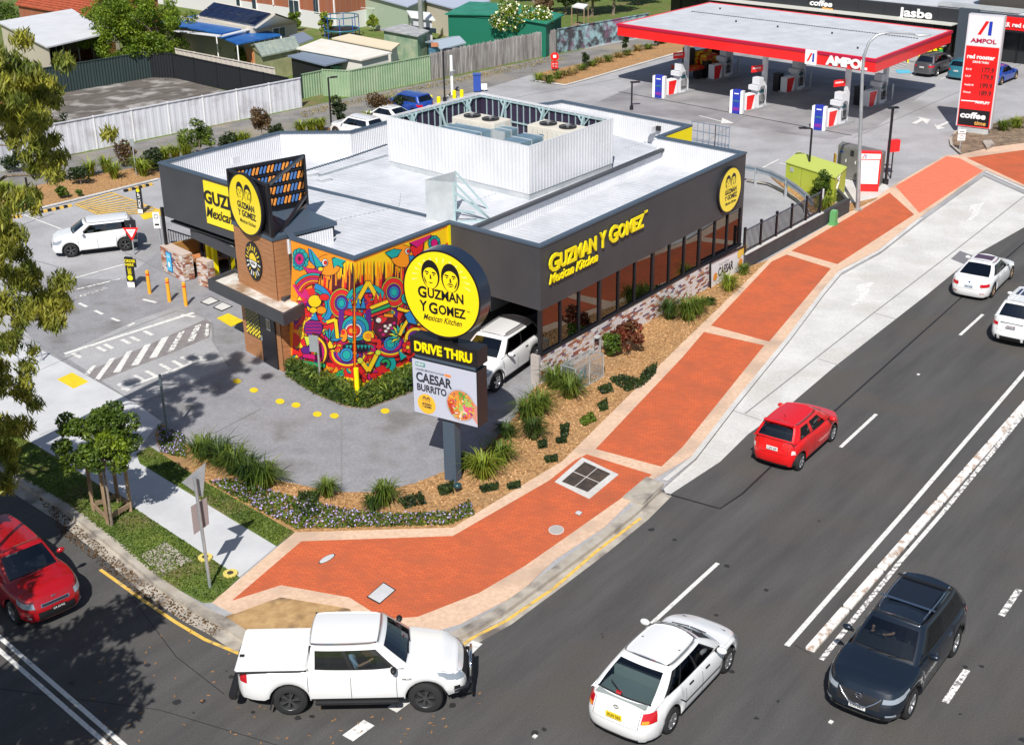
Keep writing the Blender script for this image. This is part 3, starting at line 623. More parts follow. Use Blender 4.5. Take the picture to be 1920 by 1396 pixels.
for(u,z0,v,z1)in((p1,ZR1,p1,hS),(p1,hS,p1+Vector((1.35,0.2,0)),ZR1),(p1,ZR1+1.2,p1+Vector((1.35,.2,0)),ZR1+.03),(p1,ZR1+.03,p1+Vector((1.35,.2,0)),ZR1+.03),(p1,ZR1+.5,p1+Vector((.75,.1,0)),hS-1.2),(q2,ZR1,q2,hS),(q2,hS,q2+Vector((1.2,.2,0)),ZR1)):
 b=MB();b.bar((u.x,u.y,z0),(v.x+.001,v.y,z1),.07,.07,MATS['pale_blue_steel']);b.build('brace',sb,True)
T2=at(533,697,Z1);T1=at(462,657,Z1);td=(T2-T1).normalized();tn=Vector((-td.y,td.x,0));T3=T2+tn*1.0
zT=zat(T2,452)
tower=thing('entrance_tower','timber-clad corner tower with sun emblem and black sign frame on top','tower',T1)
TP=[T1,T2,T2+tn*2.6,T1+tn*2.6]
b=MB();b.prism(inset(TP,.03),Z1,zT-.02,DARK);b.build('core',tower,True)
nb=26;hh=(zT-Z1)/nb
for k in range(nb):
 z0=Z1+k*hh
 for(a,c)in((T1,T2),(T2,T2+tn*1.0)):
  d=(c-a).normalized();o_=Vector((d.y,-d.x,0));b=MB();e=.0 if a is T1 else.022
  b.prism([a+d*e,c,c+o_*.02,a+d*e+o_*.02],z0+.006,z0+hh-.002,TIMB);b.build('timber_board',tower,True)
b=MB();b.prism(inset(TP,-.05),zT,zT+.14,CAPB);b.build('tower_coping',tower,True)
fr_t=thing('rooftop_sign_box','black box sign frame with round yellow logo on top of the timber tower','sign',(T1.x,T1.y,zT+.14))
zF=zat(T2,345);d_,n_=td,tn;FD=1.9
cB=at(568,290,zF);c4=[T1+td*.02,T2-td*.0,V3(cB)];z0=zT+.14
for p in c4:b=MB();b.bar((p.x,p.y,z0),(p.x,p.y,zF),.12,.12,BLACK,up=td);b.build('post',fr_t,True)
for z in(z0+.06,zF-.05):
 for i in range(3):b=MB();p,q=V3(c4[i]),V3(c4[(i+1)%3]);dd=(q-p).normalized()*.06;b.bar((p.x+dd.x,p.y+dd.y,z),(q.x-dd.x,q.y-dd.y,z),.1,.1,BLACK);b.build('rail',fr_t,True)
b=MB();n=26;p,q=c4[0],c4[1]
for k in range(n):r=p.lerp(q,(k+.5)/n);b.bar((r.x,r.y,z0+.1),(r.x,r.y,zF-.1),.045,.02,BLACK,up=tn)
b.prism([p+tn*.03,q+tn*.03,q+tn*.04,p+tn*.04],z0+.1,zF-.1,DARK);b.build('mesh_screen',fr_t,True)
ORS=pm('orange_slat',(.85,.33,.06),rough=.5);BLS=pm('blue_slat',(.08,.2,.5),rough=.5)
for side_ in(0,1):
 p,q=V3(c4[0]),V3(c4[2])
 if side_==0:
  b=MB();dq=(q-p).normalized();nq=Vector((-dq.y,dq.x,0))*.08;b.prism([p+nq,q+nq,q+nq*1.2,p+nq*1.2],z0+.1,zF-.1,pm('dark_mesh_backing',(.03,.03,.045)));b.build('mesh_backing',fr_t,True)
  for r_ in range(5):
   z=zF-.28-r_*.42
   b=MB();nn_=20
   for k in range(nn_):a=p.lerp(q,(k+.1)/nn_);c=p.lerp(q,(k+.75)/nn_);b.bar((a.x,a.y,z-.13),(c.x,c.y,z+.13),.05,.06,ORS if(k//2)%2 else BLS,up=tn)
   b.build('woven_screen_row',fr_t,True)
   b=MB();b.bar((p.x,p.y,z-.21),(q.x,q.y,z-.21),.06,.05,BLACK);b.build('rail',fr_t,True)
b=MB();b.bar((c4[2].x,c4[2].y,zF-1.5),((c4[1]+tn*.2).x,(c4[1]+tn*.2).y,z0-.1),.12,.1,BLACK);b.build('rake',fr_t,True)
b=MB();q=T2+tn*1.9;ribbed(b,T2+tn*.3+td*.45,T2+tn*2.2+td*.45,ZR1,zT+.1,.1,.02,WHITEM,td);b.build('flashing',tower,True)
def circ(n,r,rx=1,ry=1,cx=0,cy=0,a0=0,a1=2*pi):return[(cx+r*rx*cos(a0+(a1-a0)*i/n),cy+r*ry*sin(a0+(a1-a0)*i/n))for i in range(n)]
def flat(b,P,plane,off,m):
 o,ux,uz=plane;nn=ux.cross(uz)
 A=sum(P[i][0]*P[(i+1)%len(P)][1]-P[(i+1)%len(P)][0]*P[i][1]for i in range(len(P)))
 if A<0:P=P[::-1]
 b.add([o+ux*p[0]+uz*p[1]+nn*off for p in P],[tuple(range(len(P)))],m)
def faces_logo(parent,plane,s,off=.012,mdk=BLK,my=YELD):
 b=MB()
 for sx,k in((-1,0),(1,1)):
  cx=sx*.235*s;cy=.37*s;rx,ry=.2*s,.27*s
  flat(b,circ(24,1,rx*1.1,ry*1.12,cx,cy+.02*s),plane,off,mdk)
  face=[(cx+rx*.88*cos(a),cy-.02*s+ry*.95*sin(a)*(.72 if sin(a)>0 else 1))for a in[i*pi/12 for i in range(24)]]
  flat(b,face,plane,off+.003,my)
  for e in(-1,1):
   flat(b,[(cx+e*rx*.42-.05*s,cy+.055*s),(cx+e*rx*.42+.05*s,cy+.045*s),(cx+e*rx*.42+.04*s,cy+.075*s),(cx+e*rx*.42-.04*s,cy+.085*s)],plane,off+.006,mdk)
   flat(b,circ(8,.02*s,1.3,.7,cx+e*rx*.4,cy+.02*s),plane,off+.006,mdk)
  flat(b,[(cx-.012*s,cy+.02*s),(cx+.012*s,cy+.01*s),(cx+.03*s,cy-.075*s),(cx-.02*s,cy-.07*s)],plane,off+.006,mdk)
  if k:flat(b,[(cx-.09*s,cy-.135*s),(cx-.03*s,cy-.092*s),(cx+.03*s,cy-.092*s),(cx+.09*s,cy-.135*s),(cx+.03*s,cy-.118*s),(cx-.03*s,cy-.118*s)],plane,off+.006,mdk)
  flat(b,[(cx-.06*s,cy-.145*s),(cx+.06*s,cy-.14*s),(cx+.02*s,cy-.165*s),(cx-.02*s,cy-.165*s)],plane,off+.006,mdk)
  flat(b,[(cx+sx*rx*.6,cy-.1*s),(cx+sx*rx*.85,cy),(cx+sx*rx*.7,cy-.14*s),(cx+sx*rx*.4,cy-.2*s)],plane,off+.006,mdk)
 b.build('portrait_emblem',parent,True)
def logo_disc(parent,o,ux,uz,r,thick=.12,rim=.06,name='logo_disc'):
 nn=ux.cross(uz);b=MB();n=48
 ring=[o+ux*(r*cos(2*pi*i/n))+uz*(r*sin(2*pi*i/n))for i in range(n)]
 bk=[p-nn*thick for p in ring]
 b.add(bk+ring,[(i,(i+1)%n,(i+1)%n+n,i+n)for i in range(n)],BLACK,True);b.add(ring,[tuple(range(n))],BLACK);b.add(bk,[tuple(range(n-1,-1,-1))],BLACK)
 b.build('sign_case',parent,True)
 b=MB();flat(b,circ(n,r*(1-rim)),(o,ux,uz),.006,YELD);b.build('disc_face',parent,True)
 pl=(o,ux,uz);faces_logo(parent,pl,r)
 text('lettering','GUZMAN',o-ux*.47*r-uz*.14*r,ux,uz,.2*r,BLK,parent,width=1.02*r,ext=.012,bold=.035)
 text('lettering','Y GOMEZ',o-ux*.47*r-uz*.4*r,ux,uz,.2*r,BLK,parent,width=1.08*r,ext=.012,bold=.035)
 text('lettering','Mexican Kitchen',o-ux*.4*r-uz*.62*r,ux,uz,.13*r,BLK,parent,width=.95*r,ext=.012,bold=.005,shear=.35)
uzv=Vector((0,0,1))
dc=(c4[0]+c4[1])/2-tn*.2;cz=(zat(dc,333)+zat(dc,434))/2
logo_disc(fr_t,Vector((dc.x,dc.y,cz)),td,uzv,1.13,.1)
sw=thing('wall_logo_sign','round yellow logo sign high on the charcoal wall at its far end','sign',at(1363,480))
pz=onwall(1364,355,A0,B0);logo_disc(sw,pz-dn*.13,dl,uzv,.96,.11)
lt=thing('street_wall_lettering','large yellow raised lettering on the charcoal street wall','sign lettering',at(1100,640))
a=onwall(1026,511,A0,B0)-dn*.06;c=onwall(1199,428,A0,B0)-dn*.06;du_=(c-a);
hL=zat(onwall(1026,511,A0,B0),478)-a.z
for s_,m_,of,gr in(('b',pm('letter_shadow',(.05,.04,0),rough=.5),-.03,0),('y',YEL,0,0)):
 if s_=='y':
  w1=onwall(1113,469,A0,B0)-dn*.06;l1=(w1-a).length
  text('lettering','G',a,dl,uzv,.62,m_,lt,width=.62,ext=.05,bold=.028)
  text('lettering','UZMAN',a+dl*.66+uzv*.02,dl,uzv,.52,m_,lt,width=2.25,ext=.05,bold=.032)
  text('lettering','Y',a+dl*3.12,dl,uzv,.58,m_,lt,width=.42,ext=.05,bold=.032)
  text('lettering','G',a+dl*3.75,dl,uzv,.62,m_,lt,width=.58,ext=.05,bold=.028)
  text('lettering','OMEZ',a+dl*4.36+uzv*.04,dl,uzv,.50,m_,lt,width=1.75,ext=.05,bold=.032)
  text('lettering','TM',a+dl*6.15+uzv*.52,dl,uzv,.09,m_,lt,width=.22,ext=.03,bold=.02)
  text('lettering','Mexican Kitchen',a-uzv*.42+dl*.02,dl,uzv,.34,m_,lt,width=3.0,ext=.04,bold=.012,shear=.3)
LA,LB=V3(O['C10']),V3(O['C11']);ld=(LB-LA).normalized();ln=Vector((ld.y,-ld.x,0))
ys=thing('yellow_fascia_sign','yellow fascia sign with black lettering over the entrance','sign',at(425,500))
a=onwall(391,417,LA,LB);top=onwall(391,340,LA,LB).z;e=LA+ld*((LB-LA).length-.05);e.z=0
P=[V3(a)+ln*.01,V3(e)+ln*.01,V3(e)+ln*.06,V3(a)+ln*.06];b=MB();b.prism(P,a.z,top,YELD);b.build('panel',ys,True)
o_=V3(a,a.z)+ln*.065;hgt=top-a.z
text('lettering','GUZMAN',o_+uzv*(hgt*.5),ld,uzv,hgt*.3,BLK,ys,width=(e-V3(a)).length*1.0,ext=.02,bold=.028)
text('lettering','Mexican Kitchen',o_+uzv*(hgt*.17)+ld*.05,ld,uzv,hgt*.24,BLK,ys,width=(e-V3(a)).length*1.1,ext=.02,bold=.01,shear=.3)
def awning(name,label,pts,z,h,rimw=.12):
 P=[at(x,y,z)for x,y in pts];t=thing(name,label,'awning',(P[0].x,P[0].y,z-h))
 A=sum(P[i].x*P[(i+1)%len(P)].y-P[(i+1)%len(P)].x*P[i].y for i in range(len(P)))
 if A<0:P.reverse()
 I=inset(P,rimw)
 for i in range(len(P)):
  j=(i+1)%len(P);b=MB();b.prism([P[i],P[j],I[j],I[i]],z-h,z,CHAR);b.build('fascia',t,True)
 b=MB();b.prism(I,z-h+.04,z-.12,pm('cream_roof_tray',(.62,.58,.52),(.74,.72,.68),scale=2.2,rough=.7,detail=8,c3=(.3,.2,.12),c3scale=1.0));b.build('roof_tray',t,True)
 return t
zA=2.95
awning('tower_awning','flat awning with charcoal edge wrapped round the foot of the timber tower',[(389,523),(531,590),(582,562),(546,548),(533,556),(452,515),(456,508),(440,503)],zA,.42)
awning('entrance_awning','flat awning with charcoal edge over the entrance under the yellow sign',[(356,428),(470,482),(470,450),(396,414)],2.55,.4)
b=MB();a=T1+td*1.38-tn*.03;c=T2-td*.28-tn*.03;b.prism([a,c,c-tn*.05,a-tn*.05],Z1,2.2,BLACK);dr=b.build('door',tower,True)
b=MB();m_=(a+c)/2+td*.08-tn*.055;b.box((m_.x,m_.y,1.75),(.26,.02,.42),GALV,atan2(td.y,td.x));b.box((m_.x-tn.x*.02,m_.y-tn.y*.02,1.75),(.18,.03,.32),pm('door_glass',(.25,.22,.12),rough=.2),atan2(td.y,td.x));b.build('door_light',dr,True)
b=MB();q=a+td*.1-tn*.1;b.box((q.x,q.y,1.1),(.03,.06,.2),STEEL,atan2(td.y,td.x));b.build('door_handle',dr,True)
b=MB();a=T1+td*.3-tn*.025;c=T1+td*1.3-tn*.025;b.prism([a,c,c-tn*.03,a-tn*.03],.95,2.45,BLACK);wn=b.build('poster_window',tower,True)
b=MB();ad=atan2(td.y,td.x);L_=(c-a).length;rows=7
for r in range(18):
 for k in range(10):
  if(k+r)%2:continue
  m_=a+td*(L_*(k+.5)/10)-tn*.035;b.box((m_.x,m_.y,1.02+r*.077),(.09,.01,.03 if r>3 else.07),pm('olive_print',(.42,.40,.03),rough=.5)if r>3 else YELD,ad,tilt=Matrix.Rotation(.5 if(k//2+r)%2 else-.5,3,'Y'))
b.build('window_pattern',wn,True)
em=thing('sun_emblem','black oval emblem with yellow and white sun rays on the timber tower','emblem',(T1.x,T1.y,zA))
mm_=(T1+T2)/2-tn*.03+td*(-.02);zc=(zat(mm_,458)+zat(mm_,519))/2;o_=Vector((mm_.x,mm_.y,zc));b=MB();n=40;rx,rz=.54,.72
ring=[o_+td*(rx*cos(2*pi*i/n))+uzv*(rz*sin(2*pi*i/n))for i in range(n)];fr2=[p-tn*.05 for p in ring]
b.add(ring+fr2,[((i+1)%n,i,i+n,(i+1)%n+n)for i in range(n)],BLACK);b.add(fr2,[tuple(range(n))],BLK);b.build('plate',em,True)
b=MB();pl=(o_-tn*.05,td,uzv)
flat(b,[(.24*cos(i*pi/16),.03+.27*sin(i*pi/16))for i in range(17)],pl,.006,pm('sun_yellow',(.9,.65,.03),rough=.5));flat(b,[(.25*cos(i*pi/16),-.0-.26*sin(i*pi/16))for i in range(17)],pl,.006,WHT)
for i in range(20):
 an=i*2*pi/20+.15;r0_,r1_=.3,.42+.05*(i%2);dx=.025
 m_=MATS['sun_yellow']if sin(an)>-.1 or i%3==0 else WHT
 q=lambda r,s:(r*cos(an)*1.05-s*sin(an),r*sin(an)*1.35+s*cos(an));flat(b,[q(r0_,-dx),q(r1_,-dx),q(r1_,dx),q(r0_,dx)],pl,.006,m_)
b.build('sun_rays',em,True);text('lettering','HOLA',pl[0]-td*.15-uzv*.14,td,uzv,.1,BLK,em,width=.3,ext=.012,bold=.03)
ent=thing('alfresco_bay','open dining bay with brick piers, timber bench and yellow columns beside the entrance','seating bay',at(360,520,Z1))
def pier(x0,y0,x1,y1,h,dep):
 a,c=at(x0,y0,Z1),at(x1,y1,Z1);d=(c-a).normalized();n=Vector((-d.y,d.x,0));b=MB();b.prism([a+n*.012,c+n*.012-d*.012,c+n*dep-d*.012,a+n*dep],Z1,Z1+h,core);pr=b.build('brick_pier',ent,True)
 iv=tmat(ent).inverted();bb=BC;bricks(pr,iv,a,c,Z1,Z1+h,Vector(),[.1,.42,.22,.04,.22],60,.23,.085)
 bricks(pr,iv,c,c+n*dep,Z1,Z1+h,Vector(),[.1,.42,.22,.04,.22],20,.23,.085)
 b2=MB();b2.prism([a+n*.0,c+n*.0,c+n*dep,a+n*dep],Z1+h,Z1+h+.03,BC[1]);b2.build('pier_cap',ent,True)
 return a,c,d,n
pa,pc,pd,pn=pier(306,508,346,528,1.15,.5)
pier(373,535,393,542,1.15,.35)
b=MB();q=pa+pn*.25+pd*.1;b.bar((q.x,q.y,Z1+1.15),(q.x,q.y,zf10+.05),.12,.12,BLACK,up=pd);b.build('post',ent,True)
q=at(383,512,Z1);b=MB();b.bar((q.x,q.y,Z1),(q.x,q.y,2.6),.12,.12,BLACK,up=pd);b.build('post',ent,True)
pn2=pn*4.2;b=MB();b.prism([pa+pn*.5,pa+pn*.7+pn2*0,pa+pn*4.2,pa+pn*4.0-pd*.1],Z1,Z1+1.0,BC[4]);
b=MB();b.prism([pa+pn*.5,pa+pn*.5+pd*.18,pa+pn*3.6+pd*.18,pa+pn*3.6],Z1,Z1+1.15,pm('bench_ochre',(.4,.2,.05),rough=.7));b.build('bench_back',ent,True)
b=MB();b.prism([pa+pn*.55+pd*.2,pa+pn*.55+pd*1.1,pa+pn*2.4+pd*1.1,pa+pn*2.4+pd*.2],Z1+.42,Z1+.48,TIMB);b.build('bench_seat',ent,True)
b=MB();b.prism([pa+pn*.9+pd*1.0,pa+pn*.9+pd*2.3,pa+pn*1.7+pd*2.3,pa+pn*1.7+pd*1.0],Z1+.72,Z1+.76,pm('orange_tabletop',(.62,.24,.08),rough=.5));b.build('table_top',ent,True)
b=MB();q=pa+pn*1.3+pd*1.6;b.bar((q.x,q.y,Z1),(q.x,q.y,Z1+.72),.08,.08,BLACK,up=pd);b.build('table_leg',ent,True)
for x in(394,404):q=at(x+3,521 if x<400 else 524,Z1);b=MB();b.bar((q.x,q.y,Z1),(q.x,q.y,2.6),.18,.18,YEL,up=pd);b.build('yellow_column',ent,True)
a,c=at(402,505,Z1)+Vector((0,.6,0)),T1+tn*.9-td*.05
b=MB();d=(V3(c)-V3(a)).normalized();n_=Vector((-d.y,d.x,0));b.prism([a,c,c+n_*.02,a+n_*.02],Z1,2.5,glassmat('entrance_glass',(.15,.2,.2),.6));b.build('entrance_glass',ent,True)
for t in(.0,.35,.5,.85,1):p=V3(a).lerp(V3(c),t);b=MB();b.bar((p.x,p.y,Z1),(p.x,p.y,2.5),.07,.07,BLACK,up=d);b.build('door_frame',ent,True)
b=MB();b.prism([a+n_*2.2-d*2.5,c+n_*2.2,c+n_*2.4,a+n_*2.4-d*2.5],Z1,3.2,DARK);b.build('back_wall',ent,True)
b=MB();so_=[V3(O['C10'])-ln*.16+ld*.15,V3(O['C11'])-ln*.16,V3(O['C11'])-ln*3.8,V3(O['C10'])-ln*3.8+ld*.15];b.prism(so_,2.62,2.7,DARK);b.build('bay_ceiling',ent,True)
rl=thing('bay_railing','dark steel railing behind the open dining bay','railing',at(340,440,Z1));p,q=at(315,432,.9),at(378,452,.9)
for z in(.15,.95):
 b=MB();b.bar((p.x,p.y,z),(q.x,q.y,z),.05,.05,BLACK);b.build('rail',rl,True)
for k in range(14):r=p.lerp(q,k/13);b=MB();b.bar((r.x,r.y,Z1),(r.x,r.y,.95),.025,.025,BLACK,up=(1,0,0));b.build('baluster',rl,True)
ps=thing('pier_poster','small blue framed poster on the brick pier','poster',(pa.x,pa.y,Z1+.2));q=pa+pd*.75-pn*.03
b=MB();b.box((q.x,q.y,Z1+.62),(.46,.03,.9),pm('poster_frame_blue',(.02,.09,.3),rough=.4),atan2(pd.y,pd.x));b.build('frame',ps,True)
b=MB();b.box((q.x-pn.x*.018,q.y-pn.y*.018,Z1+.62),(.38,.01,.8),pm('poster_blue',(.05,.42,.75),(.1,.6,.85),scale=4,rough=.4),atan2(pd.y,pd.x));b.build('print',ps,True)
b=MB();b.ell((q.x-pn.x*.03,q.y-pn.y*.03,Z1+.5),(.1,.006,.13),WHT,rot=Matrix.Rotation(atan2(pd.y,pd.x),3,'Z'));b.build('print_picture',ps,True)
text('lettering','NEW',Vector((q.x,q.y,Z1+.82))-pn*.024-pd*.12,pd,uzv,.1,WHT,ps,width=.26,ext=.003,bold=.02)
b=MB();i=keys.index('C3');a,c=V3(O['C3']),V3(O['C4']);d=(c-a).normalized();o_=Vector((d.y,-d.x,0));b.prism([a+o_*.01+d*.1,c+o_*.01-d*.02,c+o_*.04-d*.02,a+o_*.04+d*.1],1.8,HP-.02,YEL);b.build('yellow_panel',RB,True)
# ================================================================ MURAL (flat print)
W1=(V3(O['M0']),V3(O['M1']));W2=(V3(O['M1']),V3(O['M2']))
mur=thing('mural','colourful painted mural of birds and a masked face across the building corner','mural',(O['M1'].x,O['M1'].y,Z1))
def clip(P,keep):
 out=[]
 for i in range(len(P)):
  a,c=P[i],P[(i+1)%len(P)];ka,kc=keep(a),keep(c)
  if ka>=0:out.append(a)
  if(ka>=0)!=(kc>=0):t=ka/(ka-kc);out.append((a[0]+(c[0]-a[0])*t,a[1]+(c[1]-a[1])*t))
 return out
MM=[MB(),MB()];GRID={};hold=[None];last=[0]
x0c,y0c,kc_=430,260,2.684
def edge_x(y):return 664+(y-488)*.004
def shape(P,m,raw_=False):
 0
 xs=[p[0]for p in P];ys=[p[1]for p in P];bb=(min(xs),min(ys),max(xs),max(ys))
 gx=range(int(bb[0]//12),int(bb[2]//12)+1);gy=range(int(bb[1]//12),int(bb[3]//12)+1)
 if hold[0]is None:
  lv=1+max(GRID.get((i,j),0)for i in gx for j in gy)
 else:lv=hold[0]
 for i in gx:
  for j in gy:GRID[(i,j)]=max(GRID.get((i,j),0),lv)
 last[0]=lv;off=.004+lv*.0006
 Q=[(p[0]/kc_+x0c,p[1]/kc_+y0c)for p in P]
 topl=lambda p:p[1]-(449+(p[0]-545)*(488-449)/119.)-5
 topr=lambda p:p[1]-(488+(p[0]-664)*(420-488)/179.)-5
 for s,(a,c)in enumerate((W1,W2)):
  K=clip(Q,(lambda p:edge_x(p[1])-p[0])if s==0 else(lambda p:p[0]-edge_x(p[1])))
  if len(K)<3:continue
  K=clip(K,topl if s==0 else topr)
  if len(K)<3:continue
  K=clip(K,(lambda p:p[0]-549)if s==0 else(lambda p:843-p[0]))
  if len(K)<3:continue
  d=(c-a).normalized();n_=Vector((d.y,-d.x,0));pts=[onwall(x,y,a,c)for x,y in K]
  pts=[p+n_*off for p in pts]
  if max(p.z for p in pts)<Z1:continue
  for p in pts:p.z=max(p.z,Z1+.01)
  A=sum(K[i][0]*K[(i+1)%len(K)][1]-K[(i+1)%len(K)][0]*K[i][1]for i in range(len(K)))
  if A>0:pts.reverse()
  k=len(MM[s].v);MM[s].add(pts,[tuple(range(len(pts)))],m)
def C(n,c):return pm('paint_'+n,c,rough=.5)
cO,cY,cR,cP,cT,cB,cM,cG,cD,cL,cN,cW_=C('orange',(.92,.30,.01)),C('yellow',(.95,.62,.01)),C('red',(.75,.02,.02)),C('purple',(.12,.012,.22)),C('teal',(.01,.38,.36)),C('blue',(.02,.25,.55)),C('magenta',(.62,.01,.18)),C('green',(.02,.35,.12)),C('maroon',(.10,.008,.02)),C('lime',(.65,.75,.05)),C('ink',(.012,.006,.02)),C('white',(.85,.8,.75))
def Ez(cx,cy,rx,ry,m,rot=0,n=22,a0=0,a1=2*pi,line_=3):
 f=lambda k:[(cx+(rx+k)*cos(a)*cos(rot)-(ry+k)*sin(a)*sin(rot),cy+(rx+k)*cos(a)*sin(rot)+(ry+k)*sin(a)*cos(rot))for a in[a0+(a1-a0)*i/n for i in range(n+(a1-a0<6))]]
 if line_:shape(f(line_),cN)
 shape(f(0),m)
def Arc(cx,cy,r0,r1,a0,a1,m,n=14,line_=3,sy=1):
 a0,a1=radians(a0),radians(a1)
 def f(r0,r1,e):return[(cx+r1*cos(a),cy+sy*r1*sin(a))for a in[a0-e+(a1-a0+2*e)*i/n for i in range(n+1)]]+[(cx+r0*cos(a),cy+sy*r0*sin(a))for a in[a1+e-(a1-a0+2*e)*i/n for i in range(n+1)]]
 def q(r0,r1,e,m):
  ext_=[(cx+r1*cos(a),cy+sy*r1*sin(a))for a in[a0+(a1-a0)*i/n for i in range(n+1)]]
  hold[0]=1+max(GRID.get((int(x//12),int(y//12)),0)for x,y in ext_+[(cx+r0*cos(a),cy+sy*r0*sin(a))for a in[a0+(a1-a0)*i/n for i in range(n+1)]]+[(cx+(r0+r1)/2*cos(a),cy+sy*(r0+r1)/2*sin(a))for a in[a0+(a1-a0)*i/n for i in range(n+1)]])
  for i in range(n):
   u,v=a0-e+(a1-a0+2*e)*i/n,a0-e+(a1-a0+2*e)*(i+1.03)/n
   shape([(cx+r0*cos(u),cy+sy*r0*sin(u)),(cx+r1*cos(u),cy+sy*r1*sin(u)),(cx+r1*cos(v),cy+sy*r1*sin(v)),(cx+r0*cos(v),cy+sy*r0*sin(v))],m)
  hold[0]=None
 if line_:q(r0-line_,r1+line_,.02,cN)
 q(r0,r1,0,m)
def Tri(P,m,line_=3):
 cx=sum(p[0]for p in P)/len(P);cy=sum(p[1]for p in P)/len(P)
 if line_:shape([(cx+(x-cx)*1.0+line_*np.sign(x-cx)*1.3,cy+(y-cy)+line_*np.sign(y-cy)*1.3)for x,y in P],cN)
 shape(P,m)
def Zg(P,w_,m,line_=3):
 for k,mm in((line_,cN),(0,m)):
  for(a,c)in zip(P,P[1:]):
   dx,dy=c[0]-a[0],c[1]-a[1];L=sqrt(dx*dx+dy*dy);nx,ny=-dy/L*(w_/2+k),dx/L*(w_/2+k);ex,ey=dx/L*k,dy/L*k
   shape([(a[0]+nx-ex,a[1]+ny-ey),(c[0]+nx+ex,c[1]+ny+ey),(c[0]-nx+ex,c[1]-ny+ey),(a[0]-nx-ex,a[1]-ny-ey)],mm)
R_=random.Random(5)
shape([(300,350),(1200,350),(1200,1400),(300,1400)],cO)
shape([(520,560),(700,560),(1120,420),(1120,760),(900,800),(560,800),(430,760)],cY)
for i in range(60):
 x=430+i*8.6;h=R_.uniform(60,150);y=790-(abs(i-28)/28.)*60;wv=R_.uniform(8,17);m=R_.choice([cR,cO,cD,cO,cR,cD])
 shape([(x-wv,y+60),(x-wv*.6,y-h*.4),(x+R_.uniform(-8,8),y-h),(x+wv*.5,y-h*.45),(x+wv,y+60)],m)
for i in range(26):
 x=470+i*17;y=640;h=R_.uniform(40,110);shape([(x-4,y+h),(x-3,y),(x,y-30),(x+3,y),(x+4,y+h)],cN if i%3==0 else cO)
shape([(360,760),(480,740),(560,790),(700,760),(880,740),(950,800),(960,1010),(900,1150),(700,1230),(400,1170),(320,1100),(330,900)],cR)
for i in range(46):
 x,y=R_.uniform(350,960),R_.uniform(770,1180);a=R_.uniform(0,6.28);l=R_.uniform(40,90);shape([(x,y),(x+l*cos(a-.3),y+l*sin(a-.3)),(x+l*1.7*cos(a),y+l*1.7*sin(a)),(x+l*cos(a+.35),y+l*sin(a+.35))],R_.choice([cP,cM,cO,cD,cP,cR,cY,cM]))
for i in range(230):
 x,y=R_.uniform(340,990),R_.uniform(780,1230);r=R_.uniform(10,26);m=R_.choice([cM,cR,cO,cT,cB,cY,cO,cR,cP,cM,cY])
 k=R_.choice('ELAT')
 if k=='E':Ez(x,y,r*.7,r*.5,m,R_.uniform(0,3));Ez(x,y,r*.35,r*.25,R_.choice([cY,cT,cM,cL]),line_=2)
 elif k=='L':an=R_.uniform(0,6.28);Tri([(x,y),(x+r*cos(an-.35),y+r*sin(an-.35)),(x+2*r*cos(an),y+2*r*sin(an)),(x+r*cos(an+.35),y+r*sin(an+.35))],m)
 elif k=='A':a=R_.uniform(0,360);Arc(x,y,r*.7,r*1.1,a,a+150,m,8);Arc(x,y,r*.35,r*.6,a,a+150,R_.choice([cY,cT,cO]),8)
 else:Tri([(x-r,y+r*.6),(x,y-r),(x+r,y+r*.6)],m)
shape([(310,1130),(420,1170),(560,1190),(700,1215),(880,1130),(1000,1060),(1180,1000),(1180,1400),(310,1400)],cY)
for(x,y,r,a,m)in((575,1195,34,30,cG),(780,1130,52,160,cT),(700,1250,26,0,cT),(480,1240,22,0,cR),(880,1180,20,90,cO),(430,1150,26,200,cG)):
 Arc(x,y,r*.55,r,a,a+250,m,14);Arc(x,y,r*.2,r*.45,a+40,a+280,cG if m is cT else cT,10)
for(x,y,a)in((700,1215,-100),(680,1225,-130),(722,1225,-70),(840,1170,-30),(860,1195,0),(520,1215,140),(380,1160,200),(900,1120,-40),(930,1090,-20)):
 an=radians(a);Tri([(x,y),(x+16*cos(an-.5),y+16*sin(an-.5)),(x+42*cos(an),y+42*sin(an)),(x+16*cos(an+.5),y+16*sin(an+.5))],R_.choice([cP,cR,cM,cG]))
for k in range(12):an=k*pi/6;Ez(355+30*cos(an),607+40*sin(an),15,16,cT,0,12)
Ez(355,607,26,34,cB);Ez(355,605,20,27,cM);Ez(355,603,9,12,cD,line_=0)
Ez(500,635,60,52,cO);Tri([(400,540),(418,560),(480,640),(445,655),(408,610)],cB);Tri([(412,556),(470,640),(440,645)],cT);Tri([(370,640),(405,655),(470,662),(462,680),(400,676)],cM)
Ez(484,622,14,17,cW_);Ez(487,623,7,9,cR);Tri([(520,605),(550,590),(595,610),(570,625),(575,648),(545,635),(530,650)],cT);Ez(462,655,12,10,cY)
Ez(870,590,60,55,cO);Tri([(905,545),(975,500),(968,560),(930,600)],cR);Tri([(900,585),(960,600),(985,555),(940,640),(905,625)],cB);Ez(893,565,13,14,cW_);Ez(896,565,7,8,cR);Tri([(780,575),(820,555),(862,560),(840,590),(815,600)],cT)
for k in range(10):an=k*pi/5;Ez(1030+20*cos(an),525+26*sin(an),11,12,cT,0,10)
Ez(1030,525,16,20,cM)
Tri([(900,440+80),(1000,470),(1010,490),(940,545)],cM);Tri([(1050,560),(1100,520),(1100,600)],cR)
for k in range(5):Arc(430,790,62+k*11,71+k*11,195+k*5,285,(cR,cO,cM,cR,cT)[k],10)
Arc(410,840,92,118,-75,40,cB,14);Arc(410,840,80,90,-70,40,cT,14);Ez(437,815,32,30,cY);Ez(470,860,24,18,cO);Ez(430,860,18,14,cY);Ez(485,795,24,16,cR)
